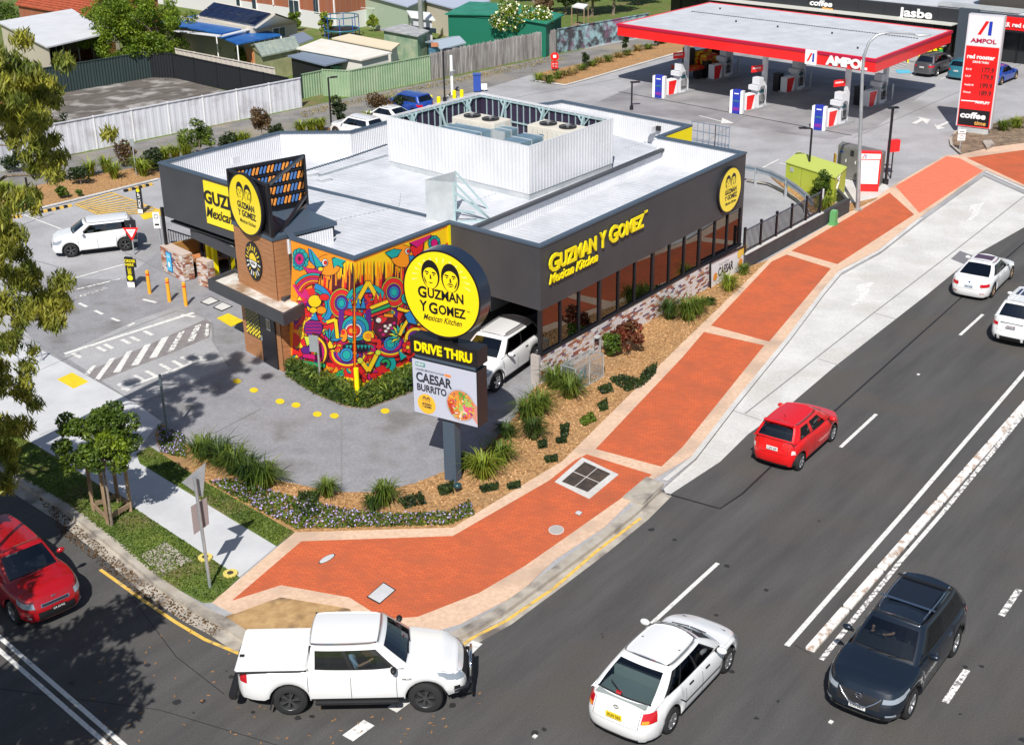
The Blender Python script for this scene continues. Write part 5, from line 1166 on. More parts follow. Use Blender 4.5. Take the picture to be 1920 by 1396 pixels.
def x_ute(A):
 t,E,S,bw,H=A['t'],A['E'],A['S'],A['bw'],A['H']
 x0,x1=A['xr']+.06,-1.12;zt_=A['zt'](-1.5)
 b=MB();b.box(((x0+x1)/2,0,zt_+.035),(x1-x0,1.62,.09),PW);tn_=b.build('tonneau_lid',t,bevel=.035)
 for y in(-.5,-.17,.17,.5):b=MB();b.box(((x0+x1)/2,y,zt_+.085),((x1-x0)*.9,.05,.02),PW);b.build('tonneau_rib',tn_,bevel=.008)
 for s in(1,-1):b=MB();b.bar((x0+.02,s*.83,zt_+.005),(x1,s*.83,zt_+.005),.03,.03,TRIM);b.build('tray_seal',t)
 b=MB();b.bar((x1+.03,-.74,zt_+.1),(x1+.03,.74,zt_+.1),.05,.05,TRIM)
 for s in(1,-1):b.bar((x1+.02,s*.78,zt_),(x1+.1,s*.66,H-.06),.04,.04,TRIM)
 b.build('sports_bar',t)
 b=MB();b.box((x0+.1,-.3,zt_+.09),(.1,.06,.05),TRIM);b.build('tonneau_lock',t)
 A['ps']('tail_light',1,A['xr']+.12,A['xr']+.30,.62,.95,TAILR,.01);A['ps']('tail_light',-1,A['xr']+.12,A['xr']+.30,.62,.95,TAILR,.01)
 b=MB();b.box((A['xr']-.02,0,.52),(.2,1.7,.2),TRIM);b.build('rear_bumper',t,bevel=.04)
 A['pe']('grille',1,-.5,.5,.38,.86,TRIM,.012)
 for s in(1,-1):
  A['ps']('headlight',s,A['xf']-.62,A['xf']-.14,.74,.93,HEADL,.012);A['pe']('headlight',1,s*.78,s*.52,.72,.9,HEADL,.012)
  A['ps']('fog_recess',s,A['xf']-.30,A['xf']-.1,.2,.45,TRIM,.012)
 b=MB()
 xb=A['xf']+.05
 b.tube([(xb-.35,-.8,.55),(xb-.05,-.74,.62),(xb+.02,-.4,.64),(xb+.03,0,.64),(xb+.02,.4,.64),(xb-.05,.74,.62),(xb-.35,.8,.55)],.045,BLACK,8)
 b.tube([(xb,-.42,.45),(xb+.02,-.4,.9),(xb+.02,-.3,1.02),(xb+.02,.3,1.02),(xb+.02,.4,.9),(xb,.42,.45)],.032,CHR,8)
 b.tube([(xb+.02,-.7,.45),(xb+.04,0,.43),(xb+.02,.7,.45)],.04,TRIM,8);b.build('bull_bar',t)
 for s in(1,-1):
  b=MB();b.box((0,s*(bw+.03),.40),(1.9,.16,.06),TRIM);b.build('side_step',t,bevel=.02)
  b=MB();b.box((-1.54-.42,s*(bw-.1),.36),(.03,.2,.34),TRIM,tilt=Matrix.Rotation(.25,3,'Y'));b.build('mud_flap',t)
  text('badge_lettering','HILUX',S(1.05,.72,s)+Vector((-.12*0+(.22 if s>0 else-.02),s*.012,0)),Vector((-s,0,0)),Vector((0,0,1)),.05,TRIM,t,width=.22,ext=.004,bold=.02,world=False)
ute=dict(L=5.3,W=1.86,H=1.80,wb=3.085,rw=.40,fo=.95,sill=.42,paint=PW,crown=.06,fprof=[(0,.1),(.2,.0),(.5,.0),(.75,.04),(1,.2)],rprof=[(0,.05),(.2,.02),(1,.03)],top=[(-2.35,1.16),(-1.1,1.16),(.3,1.14),(1.0,1.17),(1.9,1.10),(2.2,1.0),(2.5,.92)],gh=dict(xr0=-1.12,xf0=1.14,xr1=-1.04,xf1=.50,wt=.70,us=[(.08,.44,CGD),(.48,.86,CG)],v0=.1,v1=.82,bulge=.05,er=.8),doors=(-1.1,-.13,.9),handles=(-.85,.12),seatx=-.0,rearoff=.3,rim=DALLOY,spokes=6,twin=1,tw=.26,extra=x_ute,mirror=TRIM,mirx=.86,nodeck=1,steer=-.12)
lo,an,s=place((547,1338),(800,1333),'R',3.085,1.86)
UTE,A=vehicle('ute','white dual-cab ute with flat tray cover turning at the corner','ute',ute,lo,an,s)
b=MB();b.box((-1.5,0,1.12),(1.75,1.6,.04),PW);b.build('tray',UTE)
def driver(veh,A,shirt,label,**k):
 m=tmat(veh);p=m@Vector((A['sx']-.1,-.37,min(A['zf']+.42,A['H']-.12-.84*.9)));return person(p,veh.rotation_euler.z,shirt,scale=veh.scale[0]*.9,label=label,**k)
driver(UTE,A,pm('pale_blue_shirt',(.35,.5,.68),rough=.9),'person in a pale blue shirt driving the white ute with hands on the wheel')
def lamp_pair(A,m,x0,x1,t0,t1,y0,y1,rear=True,name='tail_light'):
 for s in(1,-1):
  A['ps'](name,s,x0,x1,t0,t1,m,.012);A['pe'](name,-1 if rear else 1,s*y0,s*y1,t0,t1,m,.012)
def x_cor(A):
 lamp_pair(A,TAILR,A['xr']+.09,A['xr']+.34,.66,.95,.74,.56)
 for s in(1,-1):A['pe']('indicator',-1,s*.72,s*.58,.66,.76,AMB,.016)
 b=MB();b.box((A['xr']+.55,0,.93),(.62,1.15,.04),pm('parcel_shelf_grey',(.30,.34,.33),rough=.9));b.build('parcel_shelf',A['t']);b=MB();b.box((A['xr']+.95,0,1.02),(.1,1.1,.25),pm('seat_grey_green',(.42,.46,.44),rough=.9));b.build('rear_backrest',A['t'])
 plate(A,-1,0,.70,PLY,'XUH 565',.37,.13);lamp_pair(A,HEADL,A['xf']-.4,A['xf']-.12,.72,.93,.74,.45,False,'headlight')
 A['pe']('rear_bumper_strip',-1,-.75,.75,.0,.08,TRIM,.01)
 b=MB();p=A['cab']('r',.15,.12);b.box(p+Vector((-.02,0,0)),(.05,.12,.06),TAILR);b.build('brake_light',A['t'])
 b=MB();p=A['cab']('r',0,.1);b.bar(p+Vector((-.03,0,0)),p+Vector((.1,.35,.16)),.015,.015,TRIM);b.build('rear_wiper',A['t'])
 b=MB();x=A['E'](0,.8,-1).x-.012;b.tube([(x,.06*cos(a),.87+.04*sin(a))for a in[i*pi/8 for i in range(17)]],.007,CHR,6);b.tube([(x,.022*cos(a),.87+.038*sin(a))for a in[i*pi/8 for i in range(17)]],.006,CHR,6);b.build('badge',A['t'])
 for s in(1,-1):A['ps']('side_moulding',s,-1.0,1.0,.36,.42,TRIM,.012)
cor=dict(L=4.27,W=1.69,H=1.39,wb=2.465,rw=.29,sill=.22,paint=PW,crown=.05,top=[(-2.1,.88),(-1.4,.93),(-.6,.90),(.6,.86),(1.3,.78),(1.9,.66),(2.2,.6)],fprof=[(0,.08),(.2,.0),(.5,.02),(.75,.08),(1,.2)],rprof=[(0,.06),(.2,.0),(.5,.0),(.75,.07),(1,.16)],gh=dict(xr0=-1.86,xf0=1.02,xr1=-.98,xf1=.22,wt=.58,us=[(.16,.30,CG),(.325,.565,CG),(.60,.87,CG)],v0=.08,v1=.84,bulge=.14,ef=.88,er=.86,rg=CG),doors=(-.72,-.02,.86),handles=(-.5,.2),seatx=.0,rim=ALLOY,spokes=7,twin=0,tw=.19,extra=x_cor,hmat=TRIM)
lo,an,s=place((1255,1370),(1360,1257),'R',2.465,1.69)
c_,A=vehicle('car','white older liftback car with yellow number plate in the near lane','car',cor,lo,an,s)
driver(c_,A,pm('dark_top',(.05,.04,.06),rough=.9),'person with bare arm raised driving the white liftback with yellow plate')
def x_xt(A):
 t=A['t'];A['pe']('grille',1,-.48,.48,.45,.84,TRIM,.01)
 b=MB();G=lambda y,tt:A['E'](y,tt,1,.03)
 b.tube([G(-.46,.84),G(-.36,.7),G(-.2,.5),G(0,.46),G(.2,.5),G(.36,.7),G(.46,.84)],.024,CHR,6);b.build('chrome_grille_bar',t)
 b=MB();x=A['E'](0,.66,1).x+.03;b.tube([(x,.065*cos(a),.76+.065*sin(a))for a in[i*pi/8 for i in range(17)]],.01,CHR,6);b.bar((x,-.09,.76),(x,.09,.76),.02,.03,CHR);b.build('badge',t)
 lamp_pair(A,HEADL,A['xf']-.62,A['xf']-.16,.72,.86,.84,.5,False,'headlight');lamp_pair(A,TAILR,A['xr']+.12,A['xr']+.5,.74,.95,.8,.5)
 A['pe']('lower_bumper',1,-.85,.85,0,.2,TRIM,.012);A['pe']('bumper_chrome_strip',1,-.5,.5,.1,.14,CHR,.02)
 for s in(1,-1):A['pe']('fog_lamp',1,s*.78,s*.6,.24,.32,HEADL,.014)
 plate(A,1,0,.50,PLW,'EXI 06V',.37,.11)
 b=MB();p0,p1=A['cab']('sr',.12,1),A['cab']('sl',.75,1);xa,xb=A['cab']('sr',.18,1).x,A['cab']('sr',.72,1).x;b.box(((xa+xb)/2,0,A['H']+.018),(xb-xa,.95,.012),CGD if False else pm('black_sunroof_glass',(.008,.01,.015),rough=.08,coat=1));b.build('sunroof',t,bevel=.004)
 for x in(xa,xb+.02):b=MB();b.bar((x,-.62,A['H']+.06),(x,.62,A['H']+.06),.06,.02,CHR if x>xa else TRIM);b.build('roof_bar',t)
xt=dict(L=4.69,W=1.82,H=1.66,wb=2.705,rw=.355,sill=.3,paint=PDK,crown=.07,flare=1,top=[(-2.2,1.05),(-1.2,1.10),(.4,1.04),(1.0,1.03),(1.75,.96),(2.1,.88),(2.4,.8)],rprof=[(0,.06),(.2,.0),(.5,.04),(.75,.1),(1,.16)],gh=dict(xr0=-2.0,xf0=1.02,xr1=-1.62,xf1=.28,wt=.62,us=[(.05,.17,CGD),(.2,.50,CGD),(.53,.86,CG)],v0=.1,v1=.84,bulge=.1,ef=.88,er=.84,rg=CGD),doors=(-.98,-.06,.9),handles=(-.72,.2),hmat=CHR,seatx=.02,rim=ALLOY,spokes=5,twin=1,tw=.22,rails=CHR,extra=x_xt)
lo,an,s=place((1785,1227),(1702,1342),'L',2.705,1.82)
c_,A=vehicle('suv','charcoal SUV with roof rails and sunroof coming towards the camera beside the median','suv',xt,lo,an,s)
driver(c_,A,pm('black_top',(.02,.02,.025),rough=.9),'person in black driving the charcoal SUV with both forearms forward')
def x_sp(A):
 t=A['t']
 for s in(1,-1):A['ps']('tail_light',s,A['xr']+.09,A['xr']+.22,.68,.92,TAILR,.012);A['pe']('tail_light',-1,s*.72,s*.6,.70,.86,TAILR,.012);A['pe']('reversing_light',-1,s*.71,s*.6,.55,.70,TAILC,.014)
 plate(A,-1,0,.78,PLW,'CZE 50P',.37,.12);lamp_pair(A,HEADL,A['xf']-.5,A['xf']-.12,.74,.92,.7,.5,False,'headlight')
 A['pe']('rear_bumper_strip',-1,-.72,.72,0,.07,TRIM,.01)
 b=MB();p=A['cab']('r',0,.95);b.box(p+Vector((-.06,0,.03)),(.16,1.0,.03),PR);b.build('spoiler',t,bevel=.01)
 b=MB();p=A['cab']('sr',.5,1);b.bar((p.x-.4,0,A['H']),(p.x-.5,0,A['H']+.12),.01,.01,TRIM);b.build('aerial',t)
spk=dict(L=3.6,W=1.6,H=1.5,wb=2.385,rw=.285,sill=.24,paint=PR,crown=.06,fo=.68,top=[(-1.8,1.03),(-1.0,1.0),(.3,.92),(1.0,.92),(1.5,.86),(1.8,.76)],rprof=[(0,.06),(.2,.0),(.5,.0),(.75,.05),(1,.1)],gh=dict(xr0=-1.62,xf0=1.12,xr1=-1.22,xf1=.22,wt=.56,us=[(.12,.38,CG),(.46,.82,CG)],v0=.1,v1=.80,bulge=.09,er=.84,ef=.87,rg=CG,blackb=0),doors=(-.35,.72),handles=(-.02,),seatx=.05,rim=ALLOY,spokes=7,tw=.17,extra=x_sp)
lo,an,s=place((1498,880),(1558,826),'R',2.385,1.6)
c_,A=vehicle('car','small bright red hatchback in the lane beside the pale concrete turning lane','car',spk,lo,an,s)
driver(c_,A,pm('grey_top',(.2,.2,.2),rough=.9),'person in grey driving the small red hatchback')
def x_bm(A):
 lamp_pair(A,TAILR,A['xr']+.09,A['xr']+.32,.66,.86,.78,.48);plate(A,-1,0,.68,pm('plate_blue_white',(.5,.58,.68),rough=.5),'DV 02',.37,.11);lamp_pair(A,HEADL,A['xf']-.42,A['xf']-.12,.74,.92,.8,.5,False,'headlight')
 b=MB();b.box((A['cab']('sr',.55,1).x,0,A['H']+.012),(.55,.8,.01),pm('sunroof_maroon',(.08,.01,.03),rough=.1,coat=1));b.build('sunroof',A['t'],bevel=.003)
 b=MB();x=A['E'](0,.9,-1).x-.008;b.cyl((x,0,.87),.04,.012,PBL,14,axis=(-1,0,0));b.build('badge',A['t'])
 A['pe']('bumper_reflector',-1,-.7,-.5,.25,.29,TAILR,.012);A['pe']('bumper_reflector',-1,.5,.7,.25,.29,TAILR,.012)
bmw=dict(L=4.62,W=1.81,H=1.43,wb=2.81,rw=.325,sill=.22,paint=PW,sedan=1,crown=.05,top=[(-2.3,.92),(-1.6,.97),(-.6,.93),(.8,.88),(1.5,.82),(2.0,.72),(2.3,.65)],rprof=[(0,.06),(.2,.0),(.5,.0),(.75,.03),(1,.07)],gh=dict(xr0=-1.78,xf0=.98,xr1=-.85,xf1=.15,wt=.58,us=[(.2,.34,CGD),(.36,.57,CGD),(.6,.86,CG)],v0=.08,v1=.85,bulge=.1,rg=CGD,er=.86),doors=(-.85,.0,.9),handles=(-.6,.25),seatx=-.02,rim=GALLOY,spokes=5,twin=1,extra=x_bm)
lo,an,s=place((1859,557),(1893,523),'R',2.81,1.81);s=max(s,.9)
c_,A=vehicle('car','white sedan with dark sunroof and bronze wheels driving away at the right','car',bmw,lo,an,s)
def x_sf(A):
 lamp_pair(A,TAILR,A['xr']+.1,A['xr']+.42,.70,.86,.82,.55);plate(A,-1,-.0,.88,pm('plate_maroon_white',(.55,.5,.52),rough=.5),'CQ 51 EB',.37,.11);A['pe']('lower_bumper',-1,-.9,.9,0,.22,TRIM,.012)
 for s in(1,-1):A['pe']('bumper_reflector',-1,s*.84,s*.8,.3,.45,TAILR,.014)
 b=MB();x=A['E'](0,.85,-1).x-.012;b.box((x,0,.99),(.015,.9,.025),CHR);b.build('chrome_strip',A['t'])
 b=MB();b.box((A['cab']('sr',.6,1).x,0,A['H']+.012),(.7,.8,.01),pm('sunroof_blue',(.01,.02,.06),rough=.1,coat=1));b.build('sunroof',A['t'],bevel=.003)
 for y in(-.45,-.25,.25,.45):b=MB();b.bar((-1.3,y,A['H']+.008),(.0,y,A['H']+.018),.05,.02,PW);b.build('roof_rib',A['t'])
sfe=dict(xt);sfe.update(paint=PW,extra=x_sf,rails=PW,hmat=PW,flare=0)
sfe['H']=1.7
p=at(1862,628);hd=radians(54.0)
d=Vector((cos(hd),sin(hd),0));right=Vector((d.y,-d.x,0));lo=p+d*1.35+right*.84
c_,A=vehicle('suv','white SUV cut by the right picture edge behind the white sedan','suv',sfe,lo,hd,.93)
def x_soul(A):
 lamp_pair(A,HEADL,A['xf']-.42,A['xf']-.14,.70,.90,.80,.55,False,'headlight');A['pe']('grille',1,-.36,.36,.72,.80,TRIM,.016);A['pe']('grille_trim',1,-.39,.39,.70,.82,CHR,.012)
 A['pe']('lower_grille',1,-.5,.5,.08,.5,TRIM,.012);plate(A,1,.05,.50,pm('plate_black',(.02,.02,.02),rough=.5),'CA 63 RG',.37,.10,tm=WHT)
 for s in(1,-1):A['pe']('fog_lamp',1,s*.74,s*.66,.24,.32,HEADL,.014)
 b=MB();x=A['E'](0,.9,1).x;b.ell((x-.02,0,A['zt'](x)-.03),(.02,.07,.03),CHR);b.build('badge',A['t']);lamp_pair(A,TAILR,A['xr']+.1,A['xr']+.3,.7,.95,.8,.6)
 b=MB();p=A['cab']('f',-.45,.8);b.box(p+Vector((-.03,0,0)),(.02,.3,.04),pm('toll_tag',(.4,.55,.5),rough=.4));b.build('windscreen_tag',A['t'])
soul=dict(L=4.1,W=1.785,H=1.61,wb=2.55,rw=.32,sill=.25,paint=PRD,crown=.06,fo=.82,top=[(-2.0,1.08),(-1.0,1.05),(.4,1.0),(1.1,1.0),(1.6,.94),(1.9,.84),(2.1,.78)],fprof=[(0,.06),(.18,.0),(.45,.0),(.7,.03),(1,.12)],gh=dict(xr0=-1.8,xf0=1.05,xr1=-1.5,xf1=.38,wt=.66,us=[(.08,.24,CGD),(.28,.52,CG),(.55,.86,CG)],v0=.1,v1=.84,bulge=.08,ef=.9),doors=(-.85,.0,.85),handles=(-.6,.25),seatx=.05,rim=ALLOY,spokes=5,twin=1,extra=x_soul)
hd=atan2(*((at(234,1396)-at(0,1192)).yx));d=Vector((cos(hd),sin(hd),0));rt=Vector((d.y,-d.x,0))
fr_=at(112,1166);lo=fr_-d*2.08+rt*(.0)
c_,A=vehicle('car','dark red boxy hatchback under the tree at the lower left edge','car',soul,lo,hd,1.0)
driver(c_,A,pm('maroon_top',(.08,.02,.03),rough=.9),'person driving the dark red car at the lower left edge')
def x_sw(A):
 lamp_pair(A,HEADL,A['xf']-.46,A['xf']-.14,.66,.88,.78,.5,False,'headlight');A['pe']('grille',1,-.4,.4,.3,.6,TRIM,.012);lamp_pair(A,TAILR,A['xr']+.1,A['xr']+.3,.6,.95,.8,.6)
 b=MB();p=A['cab']('r',.4,1);b.bar(p+Vector((.1,0,.03)),p+Vector((.0,0,.2)),.012,.012,TRIM);b.build('aerial',A['t'])
sw_=dict(soul);sw_.update(paint=PW,extra=x_sw,rim=DALLOY,L=3.9,W=1.7,H=1.52,wb=2.45)
lo,an,s=place((237,470),(135,482),'L',2.45,1.7,Z1)
c_,A=vehicle('car','white boxy hatchback with dark wheels crossing the car park at the left','car',sw_,lo,an,s)
def x_w9(A):
 lamp_pair(A,HEADL,A['xf']-.6,A['xf']-.16,.72,.9,.84,.5,False,'headlight');A['pe']('grille',1,-.45,.45,.45,.84,TRIM,.01);A['pe']('lower_bumper',1,-.85,.85,0,.2,TRIM,.012);lamp_pair(A,TAILR,A['xr']+.12,A['xr']+.5,.74,.95,.8,.5);plate(A,1,0,.5,PLW,'DR 41 UE')
w9=dict(xt);w9.update(paint=PW,extra=x_w9,flare=1,rails=ALLOY,hmat=TRIM)
lo,an,s=place((1001,682),(930,733),'L',2.705,1.82,Z1)
c_,A=vehicle('suv','white SUV coming out of the drive-through behind the pole sign','suv',w9,lo,an,s)
def parked(spec,paint_,loc,hd,label,sc=.88,**k):
 sp=dict(spec);sp.update(paint=paint_,**k);return vehicle('parked_car',label,'car',sp,loc,hd,sc)
def x_pl(A):lamp_pair(A,TAILR,A['xr']+.1,A['xr']+.4,.68,.86,.8,.5);lamp_pair(A,HEADL,A['xf']-.5,A['xf']-.14,.72,.9,.8,.5,False,'headlight');plate(A,-1,0,.8,PLW,'BN 20')
ra_=radians(48);p=at(660,236,Z1)
parked(xt,PW,at(672,259,Z1),ra_+pi/2-.0,'white car parked behind the roof parapet, nearer the left',.85,extra=x_pl,rails=None,flare=0)
parked(bmw,PW,at(726,236,Z1)+Vector((0,.3,0)),ra_+pi/2,'second white car parked behind the roof parapet, next to the blue one',.85,extra=x_pl)
parked(soul,PBL,at(768,212,Z1),ra_+pi/2,'blue car parked behind the white rooftop screen',.85,extra=x_pl)
parked(xt,PGY,at(1752,136,Z1),ra_,'dark grey SUV parked facing the shop under the station sign',.86,extra=x_pl,rails=None)
parked(soul,PTE,at(1810,144,Z1),ra_,'teal hatchback parked partly behind the tall red price sign',.82,extra=x_pl)
parked(bmw,PBL,at(1872,152,Z1),ra_,'bright blue car parked to the right of the tall red price sign',.82,extra=x_pl)
# ================================================================ SIGNS AND STREET FURNITURE
def vpole(b,p,z0,z1,r,m,n=10):b.tube([(p[0],p[1],z0),(p[0],p[1],z1)],r,m,n)
pc=Vector((-1.984,36.37,0));pu=Vector((cos(-.5424),sin(-.5424),0));pn_=Vector((-pu.y,pu.x,0));PD=.54;pa_=-.5424
PS=thing('pole_sign','tall pole sign with round yellow logo above a drive-thru box and an advert screen','pole sign',(pc.x,pc.y,Z1))
cb=pc+pn_*PD/2
b=MB();b.box(cb+Vector((0,0,1.2)),(.42,.3,2.3),CAPB,pa_);b.build('post',PS,True)
b=MB();b.box(cb+Vector((0,0,(2.257+4.053)/2)),(2.28,PD-.02,1.79),BLACK,pa_);b.build('screen_cabinet',PS,True)
b=MB();b.box(cb+Vector((0,0,4.12)),(2.1,PD*.8,.16),CAPB,pa_);b.box(cb+Vector((0,0,4.46)),(2.34,PD,.52),BLACK,pa_);b.build('drive_thru_box',PS,True)
b=MB();b.box(cb+Vector((0,0,4.85)),(.5,.3,.4),BLACK,pa_);b.build('neck',PS,True)
of=pc+Vector((0,0,2.257))-pn_*.0
def P_(u,z,o=0):return pc+pu*u-pn_*o+Vector((0,0,z))
LED=pm('advert_screen_pale',(.50,.54,.66),rough=.35)
b=MB();b.add([P_(-1.12,2.28,.012),P_(1.12,2.28,.012),P_(1.12,4.03,.012),P_(-1.12,4.03,.012)],[(0,1,2,3)],LED);scr=b.build('advert_screen',PS,True)
DKT=pm('screen_dark_print',(.03,.035,.05),rough=.5)
text('lettering','CAESAR',P_(-1.0,3.33,.016),pu,uzv,.30,DKT,scr,width=1.27,ext=.004,bold=.035)
text('lettering','BURRITO',P_(-.98,3.04,.016),pu,uzv,.22,DKT,scr,width=1.05,ext=.004,bold=.035)
text('lettering','LOADED MEXICAN FLAVOUR',P_(-1.0,3.69,.016),pu,uzv,.06,DKT,scr,width=1.0,ext=.004,bold=.01)
b=MB();b.add([P_(-1.0,3.82,.018),P_(-.66,3.82,.018),P_(-.66,3.95,.018),P_(-1.0,3.95,.018)],[(0,1,2,3)],pm('tag_teal',(.1,.3,.3),rough=.4));b.build('print_tag',scr,True);b=MB()
b.add([P_(.02,3.68,.018),P_(.24,3.68,.018),P_(.24,3.76,.018),P_(.02,3.76,.018)],[(0,1,2,3)],pm('tag_orange',(.8,.25,.05),rough=.4));b.build('print_tag',scr,True)
text('lettering','NEW',P_(-.96,3.85,.022),pu,uzv,.08,WHT,scr,width=.26,ext=.004,bold=.02)
b=MB();pl=(P_(-.66,2.63),pu,uzv);flat(b,circ(30,.32),pl,.02,pm('screen_gold',(.85,.48,.04),rough=.4));b.build('print_badge',scr,True)
o_=P_(-.66,2.66);faces_logo(scr,(o_,pu,uzv),.3,.024,DKT,pm('screen_gold',(1,1,1)))
text('lettering','GUZMAN',o_-pu*.16-uzv*.06,pu,uzv,.06,DKT,scr,width=.33,ext=.028,bold=.03);text('lettering','Y GOMEZ',o_-pu*.16-uzv*.15,pu,uzv,.06,DKT,scr,width=.34,ext=.028,bold=.03)
b=MB();bc=P_(.55,2.86);pl=(bc,pu,uzv);flat(b,circ(36,.52),pl,.016,pm('bowl_rim',(.42,.42,.5),rough=.4));flat(b,circ(36,.47),pl,.018,pm('bowl_orange',(.62,.22,.06),rough=.5))
flat(b,[(.2,.42),(.57,.1),(.57,-.5),(.3,-.2),(.45,.1)],pl,.017,pm('hand_tan',(.6,.27,.2),rough=.5))
fc=[pm('f_'+n_,c,rough=.5)for n_,c in dict(red=(.5,.05,.02),orange=(.8,.3,.04),green=(.08,.35,.06),lgreen=(.35,.55,.12),pink=(.75,.1,.25),cream=(.75,.68,.5),purple=(.2,.04,.18),maize=(.8,.55,.08)).items()]
rr=random.Random(3)
for k in range(170):
 a=rr.uniform(0,6.28);r=.43*sqrt(rr.random());x,y=r*cos(a),r*sin(a)
 m=(fc[0]if x<-.2 and y<.1 else fc[1]if x<-.05 else fc[2]if y>.05 and x<.15 else fc[4]if x>.12 and y<.05 else fc[5]if y<-.15 else fc[3])if rr.random()<.72 else rr.choice(fc)
 an=rr.uniform(0,3.1);l,w_=rr.uniform(.03,.09),rr.uniform(.012,.03);dx,dy=cos(an),sin(an)
 flat(b,[(x-dx*l-dy*w_,y-dy*l+dx*w_),(x+dx*l-dy*w_,y+dy*l+dx*w_),(x+dx*l+dy*w_,y+dy*l-dx*w_),(x-dx*l+dy*w_,y-dy*l-dx*w_)],pl,.020+k*.0001,m)
b.build('print_bowl',scr,True)
text('lettering','DRIVE THRU',P_(-1.0,4.31,.01),pu,uzv,.30,YEL,PS,width=2.0,ext=.03,bold=.03)
dcn=P_(0,6.22);nn=-pn_;Rr=1.33;n=64
b=MB();ring=[dcn+pu*(Rr*cos(2*pi*i/n))+uzv*(Rr*sin(2*pi*i/n))for i in range(n)];bk=[p+pn_*PD for p in ring]
b.add(bk+ring,[(i,(i+1)%n,(i+1)%n+n,i+n)for i in range(n)],pm('navy_sign_case',(.015,.025,.05),rough=.3,coat=.5),True);b.add(ring,[tuple(range(n))],BLACK);b.add(bk,[tuple(range(n-1,-1,-1))],BLACK);b.build('disc_case',PS,True)
b=MB();flat(b,circ(64,Rr*.955),(dcn,pu,uzv),.008,YELD);df=b.build('disc_face',PS,True)
faces_logo(PS,(dcn,pu,uzv),Rr*1.08,.014)
b=MB()
for k in range(26):
 a=k*2*pi/26;a2=.035
 if sin(a)<-.1:continue
 flat(b,[(.75*cos(a),.38+.55*sin(a)),(1.1*cos(a-a2)*.9,.3+.8*sin(a-a2)),(1.1*cos(a+a2)*.9,.3+.8*sin(a+a2))],(dcn,pu,uzv),.0105,pm('pale_ray_yellow',(.93,.8,.25),rough=.4))
b.build('printed_rays',PS,True)
text('lettering','G',dcn-pu*.80-uzv*.18,pu,uzv,.34,BLK,PS,width=.30,ext=.016,bold=.03);text('lettering','UZMAN',dcn-pu*.46-uzv*.15,pu,uzv,.29,BLK,PS,width=1.22,ext=.016,bold=.028)
text('lettering','Y',dcn-pu*.76-uzv*.60,pu,uzv,.32,BLK,PS,width=.26,ext=.016,bold=.028);text('lettering','G',dcn-pu*.44-uzv*.62,pu,uzv,.34,BLK,PS,width=.30,ext=.016,bold=.03);text('lettering','OMEZ',dcn-pu*.10-uzv*.59,pu,uzv,.28,BLK,PS,width=.92,ext=.016,bold=.028);text('lettering','TM',dcn+pu*.86-uzv*.38,pu,uzv,.05,BLK,PS,width=.1,ext=.016)
text('lettering','Mexican Kitchen',dcn-pu*.64-uzv*.86,pu,uzv,.19,BLK,PS,width=1.32,ext=.016,bold=.006,shear=.35)
t=thing('garden_light','small dark round garden light in front of the pole sign','garden light',at(858,921,Z1+.03));p=at(858,921,Z1+.03)
b=MB();b.cyl(p,.05,.16,DARK,8);b.build('stem',t,True);b=MB();b.ell(p+Vector((0,0,.2)),(.13,.13,.1),pm('dark_teal_metal',(.02,.06,.07),rough=.3));b.build('lamp_head',t,True)
t=thing('street_light','tall grey curved-arm street light on the footpath by the green box','street light',at(1608,393,Z2));p=at(1608,393,Z2)
zs=zat(p,120);arm=[Vector((p.x,p.y,z))for z in(Z2,2,4,zs)]
e=at(1620,100,0);
def ptat(px,py,d0):
 return onwall(px,py,(p.x,p.y),(p.x+1,p.y+.15))
arm=[p,ptat(1613,250,0),ptat(1617,140,0),ptat(1620,105,0),ptat(1629,80,0),ptat(1645,66,0),ptat(1668,61,0),ptat(1715,64,0)]
b=MB();b.tube(arm,[.11,.09,.075,.07,.06,.055,.05,.045],STEEL,10);b.build('pole',t,True)
b=MB();q=ptat(1730,66,0);b.ell(q,(.42,.16,.07),GALV,12,6);b.build('lamp_head',t,True)
b=MB();b.cyl(p,.24,.05,KERB,16);b.build('base_plate',t,True)
def lamp(px,py,topy,lab,arm=(0,0),headr=.28,r=.055):
 p=at(px,py,Z1);z=zat(p,topy);t=thing('lamp_post',lab,'lamp post',p,group='slim black car park lamp posts');b=MB();vpole(b,p,Z1,z,r,BLACK);b.build('pole',t,True)
 b=MB();h=p+Vector((arm[0],arm[1],z-Z1));
 if arm!=(0,0):b.bar(p+Vector((0,0,z-Z1)),h,.06,.06,BLACK)
 b.box(h+Vector((0,0,.03)),(headr*2,headr*.9,.07),BLACK,.2);b.build('lamp_head',t,True)
 b=MB();b.cyl(p,r*2.2,.25,BLACK,10);b.build('base',t,True);return t
lamp(1660,345,203,'black lamp post with round head beside the red and white board',r=.07)
lamp(1514,352,241,'black lamp post between the lime box and the guard rail',arm=(-.45,.05),headr=.2)
lamp(622,246,146,'black lamp post behind the restaurant next to the white cars',arm=(.35,.05),headr=.2)
lamp(1184,206,155,'short-looking black lamp post rising behind the rear parapet',arm=(.2,0),headr=.3)
lamp(834,190,93,'black lamp post by the wooden fence gate at the rear lane',arm=(.3,0),headr=.25)
lamp(57,388,335,'black post with white tag in the left garden strip',headr=.05)
t=thing('power_pole','thick grey power pole rising out of the top of the picture','power pole',at(792,106,.05));p=at(792,106,.05);b=MB();b.tube([p,p+Vector((0,0,10))],[.2,.15],pm('pole_grey',(.2,.22,.2),(.3,.31,.28),scale=2,rough=.9,stretch=(1,1,.2)),12);b.build('pole',t,True)
